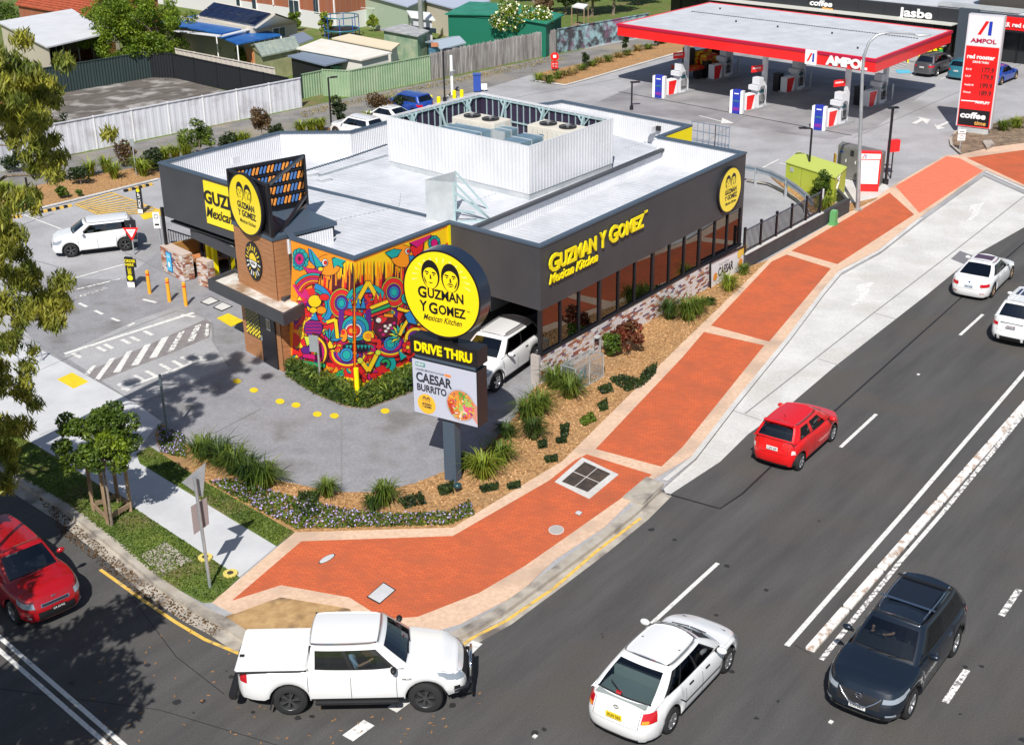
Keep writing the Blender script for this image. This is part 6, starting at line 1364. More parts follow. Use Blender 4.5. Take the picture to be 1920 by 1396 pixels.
t=thing('white_post','thick white post with small bracket by the rear lane','post',at(848,178,Z1));p=at(848,178,Z1);b=MB();vpole(b,p,Z1,zat(p,104),.1,WHT);b.build('pole',t,True);b=MB();b.box(p+Vector((.1,0,1.6)),(.3,.1,.08),STEEL);b.build('bracket',t,True)
for(x,y,lab)in((281,550,'orange bollard furthest left in front of the brick pier'),(318,565,'middle orange bollard of the three by the entrance'),(349,573,'orange bollard nearest the awning of the three')):
 p=at(x,y,Z1);t=thing('bollard',lab,'bollard',p,group='orange bollards by the entrance');b=MB();vpole(b,p,Z1,Z1+.98,.075,pm('bollard_orange',(.85,.38,.02),rough=.5),14);b.build('post',t,True)
 b=MB();b.ell(p+Vector((0,0,.98)),(.08,.08,.05),MATS['bollard_orange']);b.build('cap',t,True);b=MB();b.cyl(p+Vector((0,0,.82)),.079,.06,RED,14);b.build('band',t,True)
for(x,y,ty,lab)in((495,192,170,'left'),):
 pass
for(x,y,ty,lab)in((808,200,180,'yellow bollard left of the black lamp post at the back'),(823,198,183,'short yellow block beside the lamp post at the back'),(866,186,170,'yellow bollard right of the white post at the back'),(852,184,171,'yellow bollard just behind the white post')):
 p=at(x,y,Z1);t=thing('bollard',lab,'bollard',p,group='yellow bollards behind the restaurant');b=MB();vpole(b,p,Z1,zat(p,ty),.13,YEL,12);b.build('post',t,True);b=MB();b.ell((p.x,p.y,zat(p,ty)),(.13,.13,.07),YEL);b.build('cap',t,True)
t=thing('barrier_rail','blue-grey rail between the yellow bollards at the back','railing',at(830,195,Z1));b=MB();b.bar(at(800,203,.9),at(880,180,.9),.08,.08,CAPB);b.build('rail',t,True);b=MB();b.bar(at(840,192,.1),at(840,180,1.0),.05,.05,STEEL);b.build('post',t,True)
t=thing('wheelie_bin','blue bin standing at the rear lane behind the rooftop screen','bin',at(895,172,Z1));p=at(895,172,Z1);b=MB();b.box(p+Vector((0,0,.6)),(.5,.5,1.1),PBL);b.build('bin_body',t,True,bevel=.03);b=MB();b.box(p+Vector((0,0,1.18)),(.56,.6,.06),PBL);b.build('lid',t,True)
for(x,y,ty,lab,w_)in((908,172,158,'small white sign plate at the rear lane',.3),):
 p=at(x,y,Z1);t=thing('small_sign',lab,'sign',p);b=MB();vpole(b,p,Z1,zat(p,ty),.03,STEEL);b.build('post',t,True);b=MB();b.box((p.x,p.y-.05,zat(p,ty)-.15),(w_*1.3,.02,.4),WHT);b.build('plate',t,True)
t=thing('hoop_rail','galvanised hoop rail on the concrete path at the left','hoop rail',at(56,680,Z2));a,c=at(37,688,Z2),at(79,675,Z2);h=.8
b=MB();m_=(a+c)/2;pts=[a,a+Vector((0,0,h*.8))]+[lerp(a,c,.5-.5*cos(k*pi/8))+Vector((0,0,h*(.8+.25*sin(k*pi/8))))for k in range(1,8)]+[c+Vector((0,0,h*.8)),c];b.tube(pts,.035,STEEL,8);b.build('hoop',t,True)
for q in(a,c):b=MB();b.cyl(q,.09,.02,STEEL,12);b.build('foot_plate',t,True)
p=at(252,478,Z1);t=thing('give_way_sign','red and white triangular sign on a post in front of the white hatchback','road sign',p);zt_=zat(p,424)
b=MB();vpole(b,p,Z1,zt_+.1,.035,STEEL);b.build('post',t,True)
q=Vector((p.x,p.y-.05,0));ztri=zat(q,435);b=MB();tri=lambda s:[(-s,.58*s),(0,-1.15*s),(s,.58*s)]
pl=(Vector((q.x,q.y,ztri)),Vector((1,0,0)),uzv);b.box((q.x,q.y+.03,ztri+.1),(.5,.02,.9),BLACK);flat(b,tri(.36),pl,.0,RED);flat(b,tri(.22),pl,.004,WHT);b.build('plate',t,True)
text('lettering','GIVE WAY',pl[0]+Vector((-.11,-.006,.0)),Vector((1,0,0)),uzv,.06,BLK,t,width=.22,ext=.003,bold=.01)
def totem(px,py,ty,w_,lab,sc=1,txt='DRIVE THRU',top='PICK UP',side=0):
 p=at(px,py,Z1);zt_=zat(p,ty);t=thing('totem_sign',lab,'totem sign',p);H_=zt_-Z1;an=-.25
 b=MB();b.box(p+Vector((0,0,H_/2)),(w_,.12,H_),BLACK,an);b.build('panel',t,True);ux=Vector((cos(an),sin(an),0));n_=Vector((ux.y,-ux.x,0));
 b=MB();b.box(p+n_*.065+Vector((0,0,H_*.1)),(w_*.96,.01,H_*.17),WHT,an);b.build('foot_panel',t,True)
 b=MB();pl=(p+n_*.065+Vector((0,0,H_*.93 if side==0 else H_*.33)),ux,uzv);flat(b,circ(18,w_*.36),pl,.004,YEL);b.build('disc',t,True)
 text('lettering',txt,p+n_*.07+ux*w_*.28+Vector((0,0,H_*(.25 if side==0 else.45))),uzv,-ux,w_*.5,WHT if side==0 else YEL,t,width=H_*(.58 if side==0 else.4),ext=.004,bold=.02)
 if side:
  b=MB();b.box(p+n_*.08+ux*.12+Vector((0,0,H_*.84)),(w_*1.5,.03,H_*.28),BLACK,an);b.build('top_panel',t,True)
  text('lettering','ORDER',p+n_*.1-ux*.14+Vector((0,0,H_*.86)),ux,uzv,.13,YEL,t,width=.5,ext=.004,bold=.02);text('lettering','HERE',p+n_*.1-ux*.14+Vector((0,0,H_*.74)),ux,uzv,.11,YEL,t,width=.4,ext=.004,bold=.02)
totem(248,538,482,.34,'black and yellow banner post directly below the triangular sign',side=1)
totem(265,400,353,.26,'slim black post with yellow disc standing in the hatched parking bay',txt='PICK UP')
p=at(304,475,Z1);t=thing('parking_sign','small white sign on a grey post at the corner of the dark wall','sign',p);b=MB();vpole(b,p,Z1,zat(p,402),.04,STEEL);b.build('post',t,True)
b=MB();z=zat(p,412);b.box((p.x-.05,p.y-.06,z),(.3,.02,.75),WHT);b.build('plate',t,True);b=MB();b.tube([(p.x-.05+.09*cos(a),p.y-.08,z+.18+.09*sin(a))for a in[i*pi/6 for i in range(13)]],.012,BLK,5);b.box((p.x-.05,p.y-.075,z-.2),(.2,.01,.08),BLK);b.build('symbol',t,True)
for(x,y,ty,lab)in((315,822,702,'plain grey post at the garden tip near the small staked tree'),):
 p=at(x,y,Z1);t=thing('plain_post',lab,'post',p);b=MB();vpole(b,p,Z1,zat(p,ty),.045,pm('dull_steel',(.12,.16,.18),rough=.5,metal=.4));b.build('post',t,True);b=MB();b.cyl(p,.08,.03,STEEL,10);b.build('foot',t,True)
p=at(602,728,Z1);t=thing('sign_from_behind','small square sign seen from behind on a thin post at the mural hedge','sign',p);b=MB();vpole(b,p,Z1,zat(p,632),.04,STEEL);b.build('post',t,True);b=MB();z=zat(p,645);b.box((p.x-.14,p.y+.05,z),(.34,.02,.62),pm('sign_back_grey',(.33,.36,.38),rough=.5,metal=.3),-.3);b.build('plate',t,True)
p=at(256,330,Z1);t=thing('sign_from_behind','small grey sign on a thin post in the shrubs by the rear lane','sign',p);b=MB();vpole(b,p,Z1,zat(p,262),.035,STEEL);b.build('post',t,True);b=MB();b.box((p.x,p.y-.04,zat(p,267)),(.24,.02,.4),MATS['sign_back_grey']);b.build('plate',t,True)
p=at(722,0+176,Z1)
p=at(394,1100,Z1+.03);t=thing('road_sign','tall road sign seen from behind with triangle and square plate on the corner grass','road sign',p);q=Vector((p.x-.06,p.y+.0,0));zt_=zat(p,893)
b=MB();b.tube([p,Vector((p.x-.06,p.y,zt_))],.045,STEEL,10);b.build('post',t,True)
SB=pm('sign_back_aluminium',(.42,.42,.45),(.5,.5,.53),scale=2,rough=.45,metal=.5);wa,wb_=(p.x-.3,p.y-.35),(p.x+.3,p.y+.35)
P3=[onwall(x,y,(p.x-1,p.y+.25),(p.x+1,p.y+.2))for x,y in((341,903),(386,866),(381,931))]
b=MB();n_=Vector((0,.03,0));b.add([v for v in P3]+[v-n_ for v in P3],[(0,1,2),(5,4,3),(0,3,4,1),(1,4,5,2),(2,5,3,0)],SB);b.build('triangle_plate',t,True)
P4=[onwall(x,y,(p.x-1,p.y+.25),(p.x+1,p.y+.2))for x,y in((358,949),(388,931),(392,981),(364,1001))]
b=MB();b.add([v for v in P4]+[v-n_ for v in P4],[(0,1,2,3),(7,6,5,4),(0,4,5,1),(1,5,6,2),(2,6,7,3),(3,7,4,0)],pm('sign_back_pinkish',(.34,.27,.27),rough=.55,metal=.3));b.build('square_plate',t,True)
for(x,y,lab)in((385,1046,'yellow rubber ring on the grass behind the corner sign'),(432,1076,'yellow rubber ring at the corner of the path end')):
 p=at(x,y,Z1+.035);t=thing('valve_ring',lab,'valve ring',p);b=MB();b.cyl(p,.2,.05,pm('faded_yellow',(.7,.58,.15),rough=.7),16);b.build('ring',t,True);b=MB();b.cyl(p+Vector((0,0,.05)),.09,.008,RUST,12);b.build('cover',t,True)
for(x0,y0,x1,y1,lab)in((73,400,134,387,'second from left'),(10,412,40,407,'leftmost'),(233,360,285,347,'rightmost, nearest the building')):
 a,c=at(x0,y0,Z1),at(x1,y1,Z1);t=thing('wheel_stop',f'black rubber wheel stop with yellow bands, {lab}','wheel stop',a,group='rubber wheel stops');d=c-a;n=8
 for k in range(n):b=MB();b.bar(a+d*(k/n)+Vector((0,0,.06)),a+d*((k+1)/n)+Vector((0,0,.06)),.16,.11,YLINE if k%2 else TRIM);b.build('segment',t,True)
for(x,y,ty,my,lab)in((564,665,584,0,'yellow post at the mural beside the timber tower'),(672,760,690,0,'yellow post at the mural corner standing in the hedge')):
 p=at(x,y,Z1);t=thing('protection_post',lab,'post',p,group='yellow protection posts at the mural');b=MB();vpole(b,p,Z1+.5,zat(p,ty),.085,YEL,12);b.build('upper_post',t,True);b=MB();vpole(b,p,Z1,Z1+.5,.09,BLACK if x<600 else YEL,12);b.build('lower_post',t,True)
t=thing('banner_sign','framed white banner with black lettering fixed on the far end of the brick wall','banner',at(1324,560,Z1));off_=-dn*.16
C4=[onwall(x,y,A0,B0)+off_ for x,y in((1325,543),(1391,505),(1391,459),(1325,491))]
b=MB();b.add(C4+[p-off_*.2 for p in C4],[(0,1,2,3),(0,3,7,4),(1,5,6,2),(3,2,6,7),(0,4,5,1)],pm('banner_white',(.74,.74,.77),rough=.6));b.build('panel',t,True)
for i in range(4):b=MB();b.bar(C4[i]-dn*.01,C4[(i+1)%4]-dn*.01,.05,.07,BLACK,up=dn);b.build('frame',t,True)
b=MB();q=C4[0];b.bar((q.x,q.y,Z1),(q.x,q.y,q.z),.07,.07,BLACK,up=dn);q=C4[1];b.bar((q.x,q.y,Z1),(q.x,q.y,q.z),.07,.07,BLACK,up=dn);b.build('leg',t,True)
wb2=(C4[1]-C4[0]);h2=C4[3].z-C4[0].z;bu=Vector((wb2.x,wb2.y,0)).normalized();W2_=Vector((wb2.x,wb2.y,0)).length;o_=C4[0]-dn*.01
text('lettering','CAESAR',o_+bu*W2_*.2+uzv*h2*.34,bu,uzv,h2*.3,BLK,t,width=W2_*.42,ext=.004,bold=.03);text('lettering','THE NEW',o_+bu*W2_*.2+uzv*h2*.68,bu,uzv,h2*.11,pm('banner_grey',(.4,.4,.42)),t,width=W2_*.3,ext=.004)
b=MB();
for(u,v,r,m)in((.80,.74,.15,fc[7]),(.93,.78,.16,fc[7]),(.83,.38,.14,fc[1]),(.12,.4,.12,fc[1]),(.80,.74,.08,fc[3]),(.93,.78,.09,fc[5]),(.83,.36,.08,fc[4]),(.12,.4,.06,fc[3])):flat(b,circ(14,r*h2*1.15,cx=u*W2_,cy=v*h2),(o_,bu,uzv),.006+r*.02,m)
b.build('print_picture',t,True)
t=thing('mesh_cage','galvanised wire mesh cage in the garden bed at the brick wall','cage',at(1090,715,Z1));Q=[at(x,y,Z1+.03)for x,y in((1079,733),(1061,717+0),(1112,672),(1130,705-0))]
a=at(1079,735,.13);c=at(1131,706,.13);dd=(c-a);nn_=Vector((-dd.y,dd.x,0)).normalized()*.62;Q=[a,c,c+nn_,a+nn_];hz=zat(a,692)-.13
WM=pm('wire_mesh',(.5,.54,.56),rough=.4,metal=.5)
for i in range(4):
 p,q=Q[i],Q[(i+1)%4];b=MB()
 for z in(.02,hz):b.bar(p+uzv*z,q+uzv*z,.035,.035,WM)
 b.bar(p,p+uzv*hz,.035,.035,WM);b.build('frame',t,True)
 b=MB();n=int((q-p).length/.07)
 for k in range(1,n):r=p.lerp(q,k/n);b.bar(r,r+uzv*hz,.007,.007,WM)
 for k in range(1,int(hz/.07)):b.bar(p+uzv*k*.07,q+uzv*k*.07,.007,.007,WM)
 b.build('mesh_panel',t,True,kind='stuff')
b=MB();n=18
for k in range(1,n):b.bar(Q[0].lerp(Q[1],k/n)+uzv*hz,Q[3].lerp(Q[2],k/n)+uzv*hz,.007,.007,WM)
for k in range(1,8):b.bar(Q[0].lerp(Q[3],k/8)+uzv*hz,Q[1].lerp(Q[2],k/8)+uzv*hz,.007,.007,WM)
b.build('mesh_lid',t,True,kind='stuff');b=MB();r=Q[0].lerp(Q[1],.5);b.bar(r,r+uzv*hz,.04,.04,WM);b.build('frame',t,True)
b=MB();b.tube([Q[0].lerp(Q[2],.3)+uzv*.0,Q[0].lerp(Q[2],.3)+uzv*.45,Q[0].lerp(Q[2],.7)+uzv*.45,Q[0].lerp(Q[2],.7)],.05,PTE,8);b.build('valve_pipe',t,True)
t=thing('garden_tap_assembly','grey metal valve assembly behind the mesh cage at the wall','valve',at(1118,672,Z1));p=at(1119,665,Z1)
for dx in(-.12,.12):b=MB();b.tube([p+Vector((dx,0,0)),p+Vector((dx,.02,.62)),p+Vector((dx*.3,.02,.72))],.045,STEEL,8);b.build('pipe',t,True)
b=MB();b.cyl(p+Vector((0,0,.7)),.13,.05,GALV,12);b.build('hand_wheel',t,True)
rt_=thing('retaining_wall','low charcoal retaining wall under the picket fence by the footpath','retaining wall',at(1400,500));
rw_pts=[B0+dl*.08,at(1530,400,0)];a,c=V3(B0+dl*.1),V3(at(1597,393,0));a=V3(at(1397,505,Z2));c=V3(at(1592,397,Z2));d=(c-a).normalized();n_=Vector((-d.y,d.x,0));zw=.78
b=MB();b.prism([a,c,c+n_*.2,a+n_*.2],Z1,zw,pm('charcoal_render',(.045,.045,.05),(.06,.06,.065),scale=2,rough=.85));b.build('wall',rt_,True)
c2=V3(at(1565,366,Z2));b=MB();b.prism([c+n_*.02,c+n_*.2,c2+n_*.2,c2],Z1,zw-.1,MATS['charcoal_render']);b.build('return_wall',rt_,True)
b=MB();b.prism([a-n_*.03,a+d*((c-a).length*.72)-n_*.03,a+d*((c-a).length*.72)+n_*.23,a+n_*.23],zw,zw+.05,CONCW);b.build('coping',rt_,True)
fn=thing('picket_fence','black metal picket fence on the retaining wall beside the building','fence',at(1400,480));Lf=(c-a).length*.70;o_=a+n_*.1;ht=1.05
for k in range(6):
 p=o_+d*(Lf*k/5);b=MB();b.bar((p.x,p.y,zw+.05),(p.x,p.y,zw+.05+ht+.1),.1,.1,BLACK,up=d);b.build('post',fn,True)
for k in range(5):
 for z in(zw+.15,zw+ht):b=MB();p,q=o_+d*(Lf*k/5+.05),o_+d*(Lf*(k+1)/5-.05);b.bar((p.x,p.y,z),(q.x,q.y,z),.04,.05,CAPB if z>1 else BLACK);b.build('rail',fn,True)
 for j in range(1,13):p=o_+d*(Lf*(k+j/13)/5);b=MB();b.bar((p.x,p.y,zw+.15),(p.x,p.y,zw+ht),.022,.022,BLACK,up=d);b.build('picket',fn,True)
gr=thing('guard_rail','curved galvanised guard rail behind the drive-through exit','guard rail',at(1440,340));GP=[at(x,y,.95)for x,y in((1385,312),(1418,317),(1445,325),(1475,340),(1497,355),(1512,368),(1524,381))]
for k in range(len(GP)-1):
 a_,c_=GP[k],GP[k+1];b=MB()
 for dz in(.11,-.11):b.bar(a_+uzv*dz,c_+uzv*dz,.05,.1,STEEL)
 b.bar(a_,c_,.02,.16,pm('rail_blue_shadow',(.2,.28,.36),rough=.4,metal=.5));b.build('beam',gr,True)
for k in(1,3,5):b=MB();p=GP[k];b.bar((p.x,p.y+.06,Z1),(p.x,p.y+.06,1.0),.1,.12,STEEL,up=(1,0,0));b.build('post',gr,True)
line('kerb_edging',[(1400,338),(1440,345),(1478,362),(1505,385),(1515,395)],.15,Z1+.1,KERB,.05)
slab('garden_mulch',[(1445,330),(1520,345),(1560,380),(1600,380),(1645,370),(1598,393),(1530,400),(1515,392),(1480,360)],Z1+.08,MULCH,.1)
def cabinet(name,lab,cat,pts,topy,m,door=True,grp=None):
 P=[at(x,y,Z1)for x,y in pts];a,b_,c_=P;d_=b_-a;P4_=[a,b_,b_+(c_-b_),a+(c_-b_)];z=zat(a,topy);t=thing(name,lab,cat,a)
 b=MB();b.prism(P4_,Z1+.06,z,m);b.build('cabinet_body',t,True);b=MB();b.prism(inset(P4_,.03)if True else P4_,Z1,Z1+.06,DARK);b.build('plinth',t,True)
 return t,P4_,z
LIME=pm('lime_green_paint',(.42,.50,.04),(.48,.56,.08),scale=1.2,rough=.5)
t,P4_,z=cabinet('lime_cabinet','large lime green electrical substation box with white drawing on its end','electrical box',((1471,352),(1562,383),(1583,362)),305,LIME)
b=MB();b.prism(inset([P4_[0],P4_[1],P4_[2],P4_[3]]if True else P4_,-.04),z,z+.05,pm('lime_lid',(.52,.60,.12),rough=.5));b.build('lid',t,True)
b=MB();e0,e1=P4_[1],P4_[2];dE=(e1-e0).normalized();nE=Vector((dE.y,-dE.x,0));b.tube([e0+dE*(.55+.16*sin(k*.9))+nE*.02+uzv*(.35+k*.07)for k in range(14)],.03,WHT,6);b.tube([e0+dE*(.75+.1*sin(k*1.4))+nE*.02+uzv*(1.0+k*.05)for k in range(8)],.025,WHT,6);b.build('painted_drawing',t,True)
b=MB();dF=(P4_[1]-P4_[0]).normalized();nF=Vector((dF.y,-dF.x,0));q=P4_[0]+dF*.45+nF*.012+uzv*(z*.75);b.box(q,(.22,.02,.22),GALV,atan2(dF.y,dF.x));b.build('door_plate',t,True)
for k in(.33,.66):b=MB();q=P4_[0]+(P4_[1]-P4_[0])*k+nF*.004;b.bar(q+uzv*.15,q+uzv*(z-.1),.02,.012,pm('seam_olive',(.2,.25,.03)),up=dF);b.build('door_seam',t,True)
slab('equipment_slab',[(1560,345),(1590,325),(1660,345),(1668,352),(1640,372),(1600,378),(1570,378)],Z1+.03,CONCW,.1)
SS=pm('stainless_cabinet',(.22,.22,.20),(.30,.29,.27),scale=1,rough=.45,metal=.4)
t,P4_,z=cabinet('steel_cabinet','brushed grey double-door service cabinet behind the red and white board','service cabinet',((1567,332),(1648,352),(1655,344)),272,SS)
dF=(P4_[1]-P4_[0]).normalized();nF=Vector((dF.y,-dF.x,0));LF=(P4_[1]-P4_[0]).length
for k in(.02,.24,.48):b=MB();b.box(P4_[0]+dF*(LF*(k+.11))+nF*.012+uzv*((z+Z1)/2),(LF*.2,.02,z-Z1-.25),SS,atan2(dF.y,dF.x));dd_=b.build('door',t,True);b=MB();b.box(P4_[0]+dF*(LF*(k+.19))+nF*.03+uzv*1.0,(.04,.04,.15),WHT,atan2(dF.y,dF.x));b.build('handle',dd_,True)
b=MB();b.box(P4_[0]+dF*(LF*.34)+nF*.03+uzv*(z*.8),(.22,.012,.3),DARK,atan2(dF.y,dF.x));b.box(P4_[0]+dF*(LF*.1)+nF*.03+uzv*(z*.78),(.2,.012,.08),PBL,atan2(dF.y,dF.x));b.build('label_plate',t,True)
b=MB();b.prism([P4_[0]-dF*.12+Vector((0,.1,0)),P4_[0]-dF*.02+Vector((0,.1,0)),P4_[0]-dF*.02+Vector((0,.4,0)),P4_[0]-dF*.12+Vector((0,.4,0))],Z1,z*.7,pm('ochre_side',(.5,.28,.02)));b.build('side_guard',t,True)
t=thing('notice_board','red-framed white notice board with blank panel in front of the steel cabinet','notice board',at(1625,357,Z1+.03));a,c=at(1606,357,.13),at(1646,358,.13);dF=(c-a).normalized();W_=(c-a).length;zt_=zat(a,283);an_=atan2(dF.y,dF.x);nF=Vector((dF.y,-dF.x,0));m_=(a+c)/2
b=MB();b.box((m_.x,m_.y,(zt_+.13)/2),(W_,.35,zt_-.13),RED,an_);b.build('frame',t,True,bevel=.02)
b=MB();b.box((m_.x+nF.x*.18,m_.y+nF.y*.18,.13+(zt_-.13)*.5),(W_*.84,.02,(zt_-.13)*.6),WHT,an_);b.build('panel',t,True);b=MB();b.box((m_.x+nF.x*.18,m_.y+nF.y*.18,.13+(zt_-.13)*.89),(W_*.9,.02,(zt_-.13)*.13),WHT,an_);b.build('header',t,True)
BLUE=pm('logo_blue',(.01,.04,.42),rough=.4)
def a_logo(b,o,ux,s,off):
 pl=(o,ux,uzv);flat(b,[(-.5*s,-.5*s),(-.25*s,-.5*s),(.25*s,.5*s),(0,.5*s)],pl,off,RED);flat(b,[(.25*s,-.5*s),(.5*s,-.5*s),(.5*s,.5*s),(.3*s,.5*s),(.27*s,.44*s)],pl,off+.002,BLUE)
b=MB();a_logo(b,Vector((m_.x+nF.x*.192,m_.y+nF.y*.192,.13+(zt_-.13)*.89))-dF*W_*.3,dF,.2,.002);b.build('logo',t,True)
text('lettering','AmpolCard',Vector((m_.x+nF.x*.192,m_.y+nF.y*.192,.13+(zt_-.13)*.86))-dF*W_*.12,dF,uzv,.09,pm('mid_grey_print',(.3,.3,.32)),t,width=W_*.5,ext=.003)
t=thing('red_box','small red box fixed behind the black lamp post','box',at(1672,330,Z1));p=at(1667,338,Z1)+Vector((.15,.3,0));b=MB();b.box(p+uzv*1.75,(.55,.3,.6),RED,.3);b.build('box',t,True);b=MB();b.bar(p,p+uzv*1.5,.06,.06,BLACK,up=(1,0,0));b.build('post',t,True)
t=thing('service_pillar','small green plastic service pillar at the footpath edge','service pillar',at(1562,420,Z2));p=at(1562,421,Z2);b=MB();b.box(p+uzv*.33,(.32,.3,.62),pm('pillar_green',(.12,.38,.14),rough=.6),.9);b.build('pillar_body',t,True,bevel=.03);b=MB();b.box(p+uzv*.67,(.27,.25,.07),pm('pillar_green_lid',(.18,.45,.2),rough=.6),.9);b.build('lid',t,True,bevel=.02);b=MB();b.box(p+uzv*.04,(.4,.38,.08),MATS['pillar_green'],.9);b.build('foot',t,True)
t=thing('meter_box','small pale meter box at the end post of the picket fence','meter box',at(1534,395,Z1));p=at(1536,398,Z2);b=MB();b.box((p.x+.1,p.y+.1,1.0),(.16,.12,.5),WHT,.9);b.build('box',t,True,bevel=.01)
t=thing('steel_gate','low blue-grey tubular steel gates behind the yellow wing of the restaurant','gate',at(1335,285,Z1));GB=pm('gate_blue_steel',(.22,.28,.36),rough=.5,metal=.4)
for(a_,c_)in(((1296,268),(1340,276)),((1340,276),(1366,281))):
 p,q=at(*a_,Z1),at(*c_,Z1)
 for z in(.2,.75,1.25):b=MB();b.bar(p+uzv*z,q+uzv*z,.04,.04,GB);b.build('rail',t,True)
 for k in range(5):r=p.lerp(q,k/4);b=MB();b.bar(r,r+uzv*1.3,.04,.04,GB,up=(1,0,0));b.build('upright',t,True)
p=at(1040,134,Z1);t=thing('red_drive_sign','red round sign above a red plate in the garden strip by the rear lane','sign',p);z1_,z2_=zat(p,106),zat(p,122);b=MB();vpole(b,p,Z1,z1_,.05,pm('maroon_post',(.2,.02,.02)));b.build('post',t,True)
b=MB();pl=(Vector((p.x,p.y-.07,z1_)),Vector((1,0,0)),uzv);flat(b,circ(20,.3),pl,.01,RED);b.box((p.x,p.y,z2_),(.48,.06,.5),RED);b.box((p.x,p.y-.06,z1_+.02),(.22,.05,.2),WHT);b.build('plate',t,True);text('lettering','DRIVE',Vector((p.x-.18,p.y-.04,z2_+.04)),Vector((1,0,0)),uzv,.1,WHT,t,width=.36,ext=.004);text('lettering','THRU',Vector((p.x-.16,p.y-.04,z2_-.14)),Vector((1,0,0)),uzv,.1,WHT,t,width=.32,ext=.004)
# ================================================================ SERVICE STATION
zc=4.34;CP=[at(*p,zc)for p in((1643,111),(1158,44),(1330,4),(1785,57))]
CN=thing('fuel_canopy','flat white fuel station canopy with bright red edge on white columns','canopy',at(1583,230,Z1));cp=[CP[0],CP[3],CP[2],CP[1]];ci=inset(cp,.14)
for i in range(4):j=(i+1)%4;b=MB();b.prism([cp[i],cp[j],ci[j],ci[i]],zc-.78,zc,RED);b.build('fascia',CN,True)
for i in range(4):j=(i+1)%4;co=inset(cp,-.06);ck=inset(cp,-.005);b=MB();b.prism([co[i],co[j],ck[j],ck[i]],zc-.16,zc-.02,pm('dark_red_trim',(.45,.005,.05),rough=.4));b.build('fascia_trim',CN,True)
b=MB();b.prism(ci,zc-.15,zc-.03,ROOFW);b.build('roof',CN,True);b=MB();cu_=(V3(cp[1])-V3(cp[0])).normalized();seams(ci,zc-.03,Vector((cu_.x,cu_.y,0)),1.1,.04,.015);b.build('roof_ribs',CN,True,kind='stuff')
b=MB();b.prism(inset(cp,.31),zc-.8,zc-.74,WHITEM);b.build('soffit',CN,True)
a,c=at(1296,22,zc-.02),at(1722,73,zc-.02);b=MB();n=90
for k in range(n):b.box(a.lerp(c,(k+.5)/n)+Vector((0,0,.02)),(.12,.06,.03),DARK,atan2((c-a).y,(c-a).x))
b.build('screw_row',CN,True,kind='stuff')
for(x,y)in((1350,18),(1380,42),(1458,52),(1560,64),(1608,92)):b=MB();b.cyl(at(x,y,zc-.04),.06,.12,DARK,8);b.build('roof_vent',CN,True)
fa,fb=V3(CP[1]),V3(CP[0]);fd=(fb-fa).normalized();fN=Vector((fd.y,-fd.x,0));sgn_=-1 if fN.y>0 else 1
fN=fN if fN.y<0 else-fN
q=onwall(1549,121,fa,fb)+fN*.05;zl=zc-.66;q.z=zl
text('lettering','AMPOL',q,fd,uzv,.5,WHT,CN,width=(onwall(1627,125,fa,fb)-onwall(1549,121,fa,fb)).length,ext=.05,bold=.06)
q=onwall(1522,105,fa,fb)+fN*.02;b=MB();b.box((q.x+fN.x*.05,q.y+fN.y*.05,zc-.4),(.75,.1,.85),WHT,atan2(fd.y,fd.x));b.build('logo_panel',CN,True);b=MB();a_logo(b,Vector((q.x,q.y,zc-.4))+fN*.11,fd,.5,.002);b.build('logo',CN,True)
cols=[(1285,172),(1430,200),(1583,230),(1656,193),(1503,167),(1368,143)]
pd_=(at(1583,230)-at(1285,172)).normalized();pk=Vector((-pd_.y,pd_.x,0));pang=atan2(pd_.y,pd_.x)
for i,(x,y)in enumerate(cols):
 p=at(x,y,Z1);b=MB();b.bar(p,(p.x,p.y,zc-.8),.26,.26,WHITEM,up=pd_);b.build('column',CN,True)
PB=pm('pump_blue',(.02,.04,.38),rough=.4);fronts=['leftmost','middle','rightmost'];
isl=pm('island_grey',(.3,.3,.31),rough=.8)
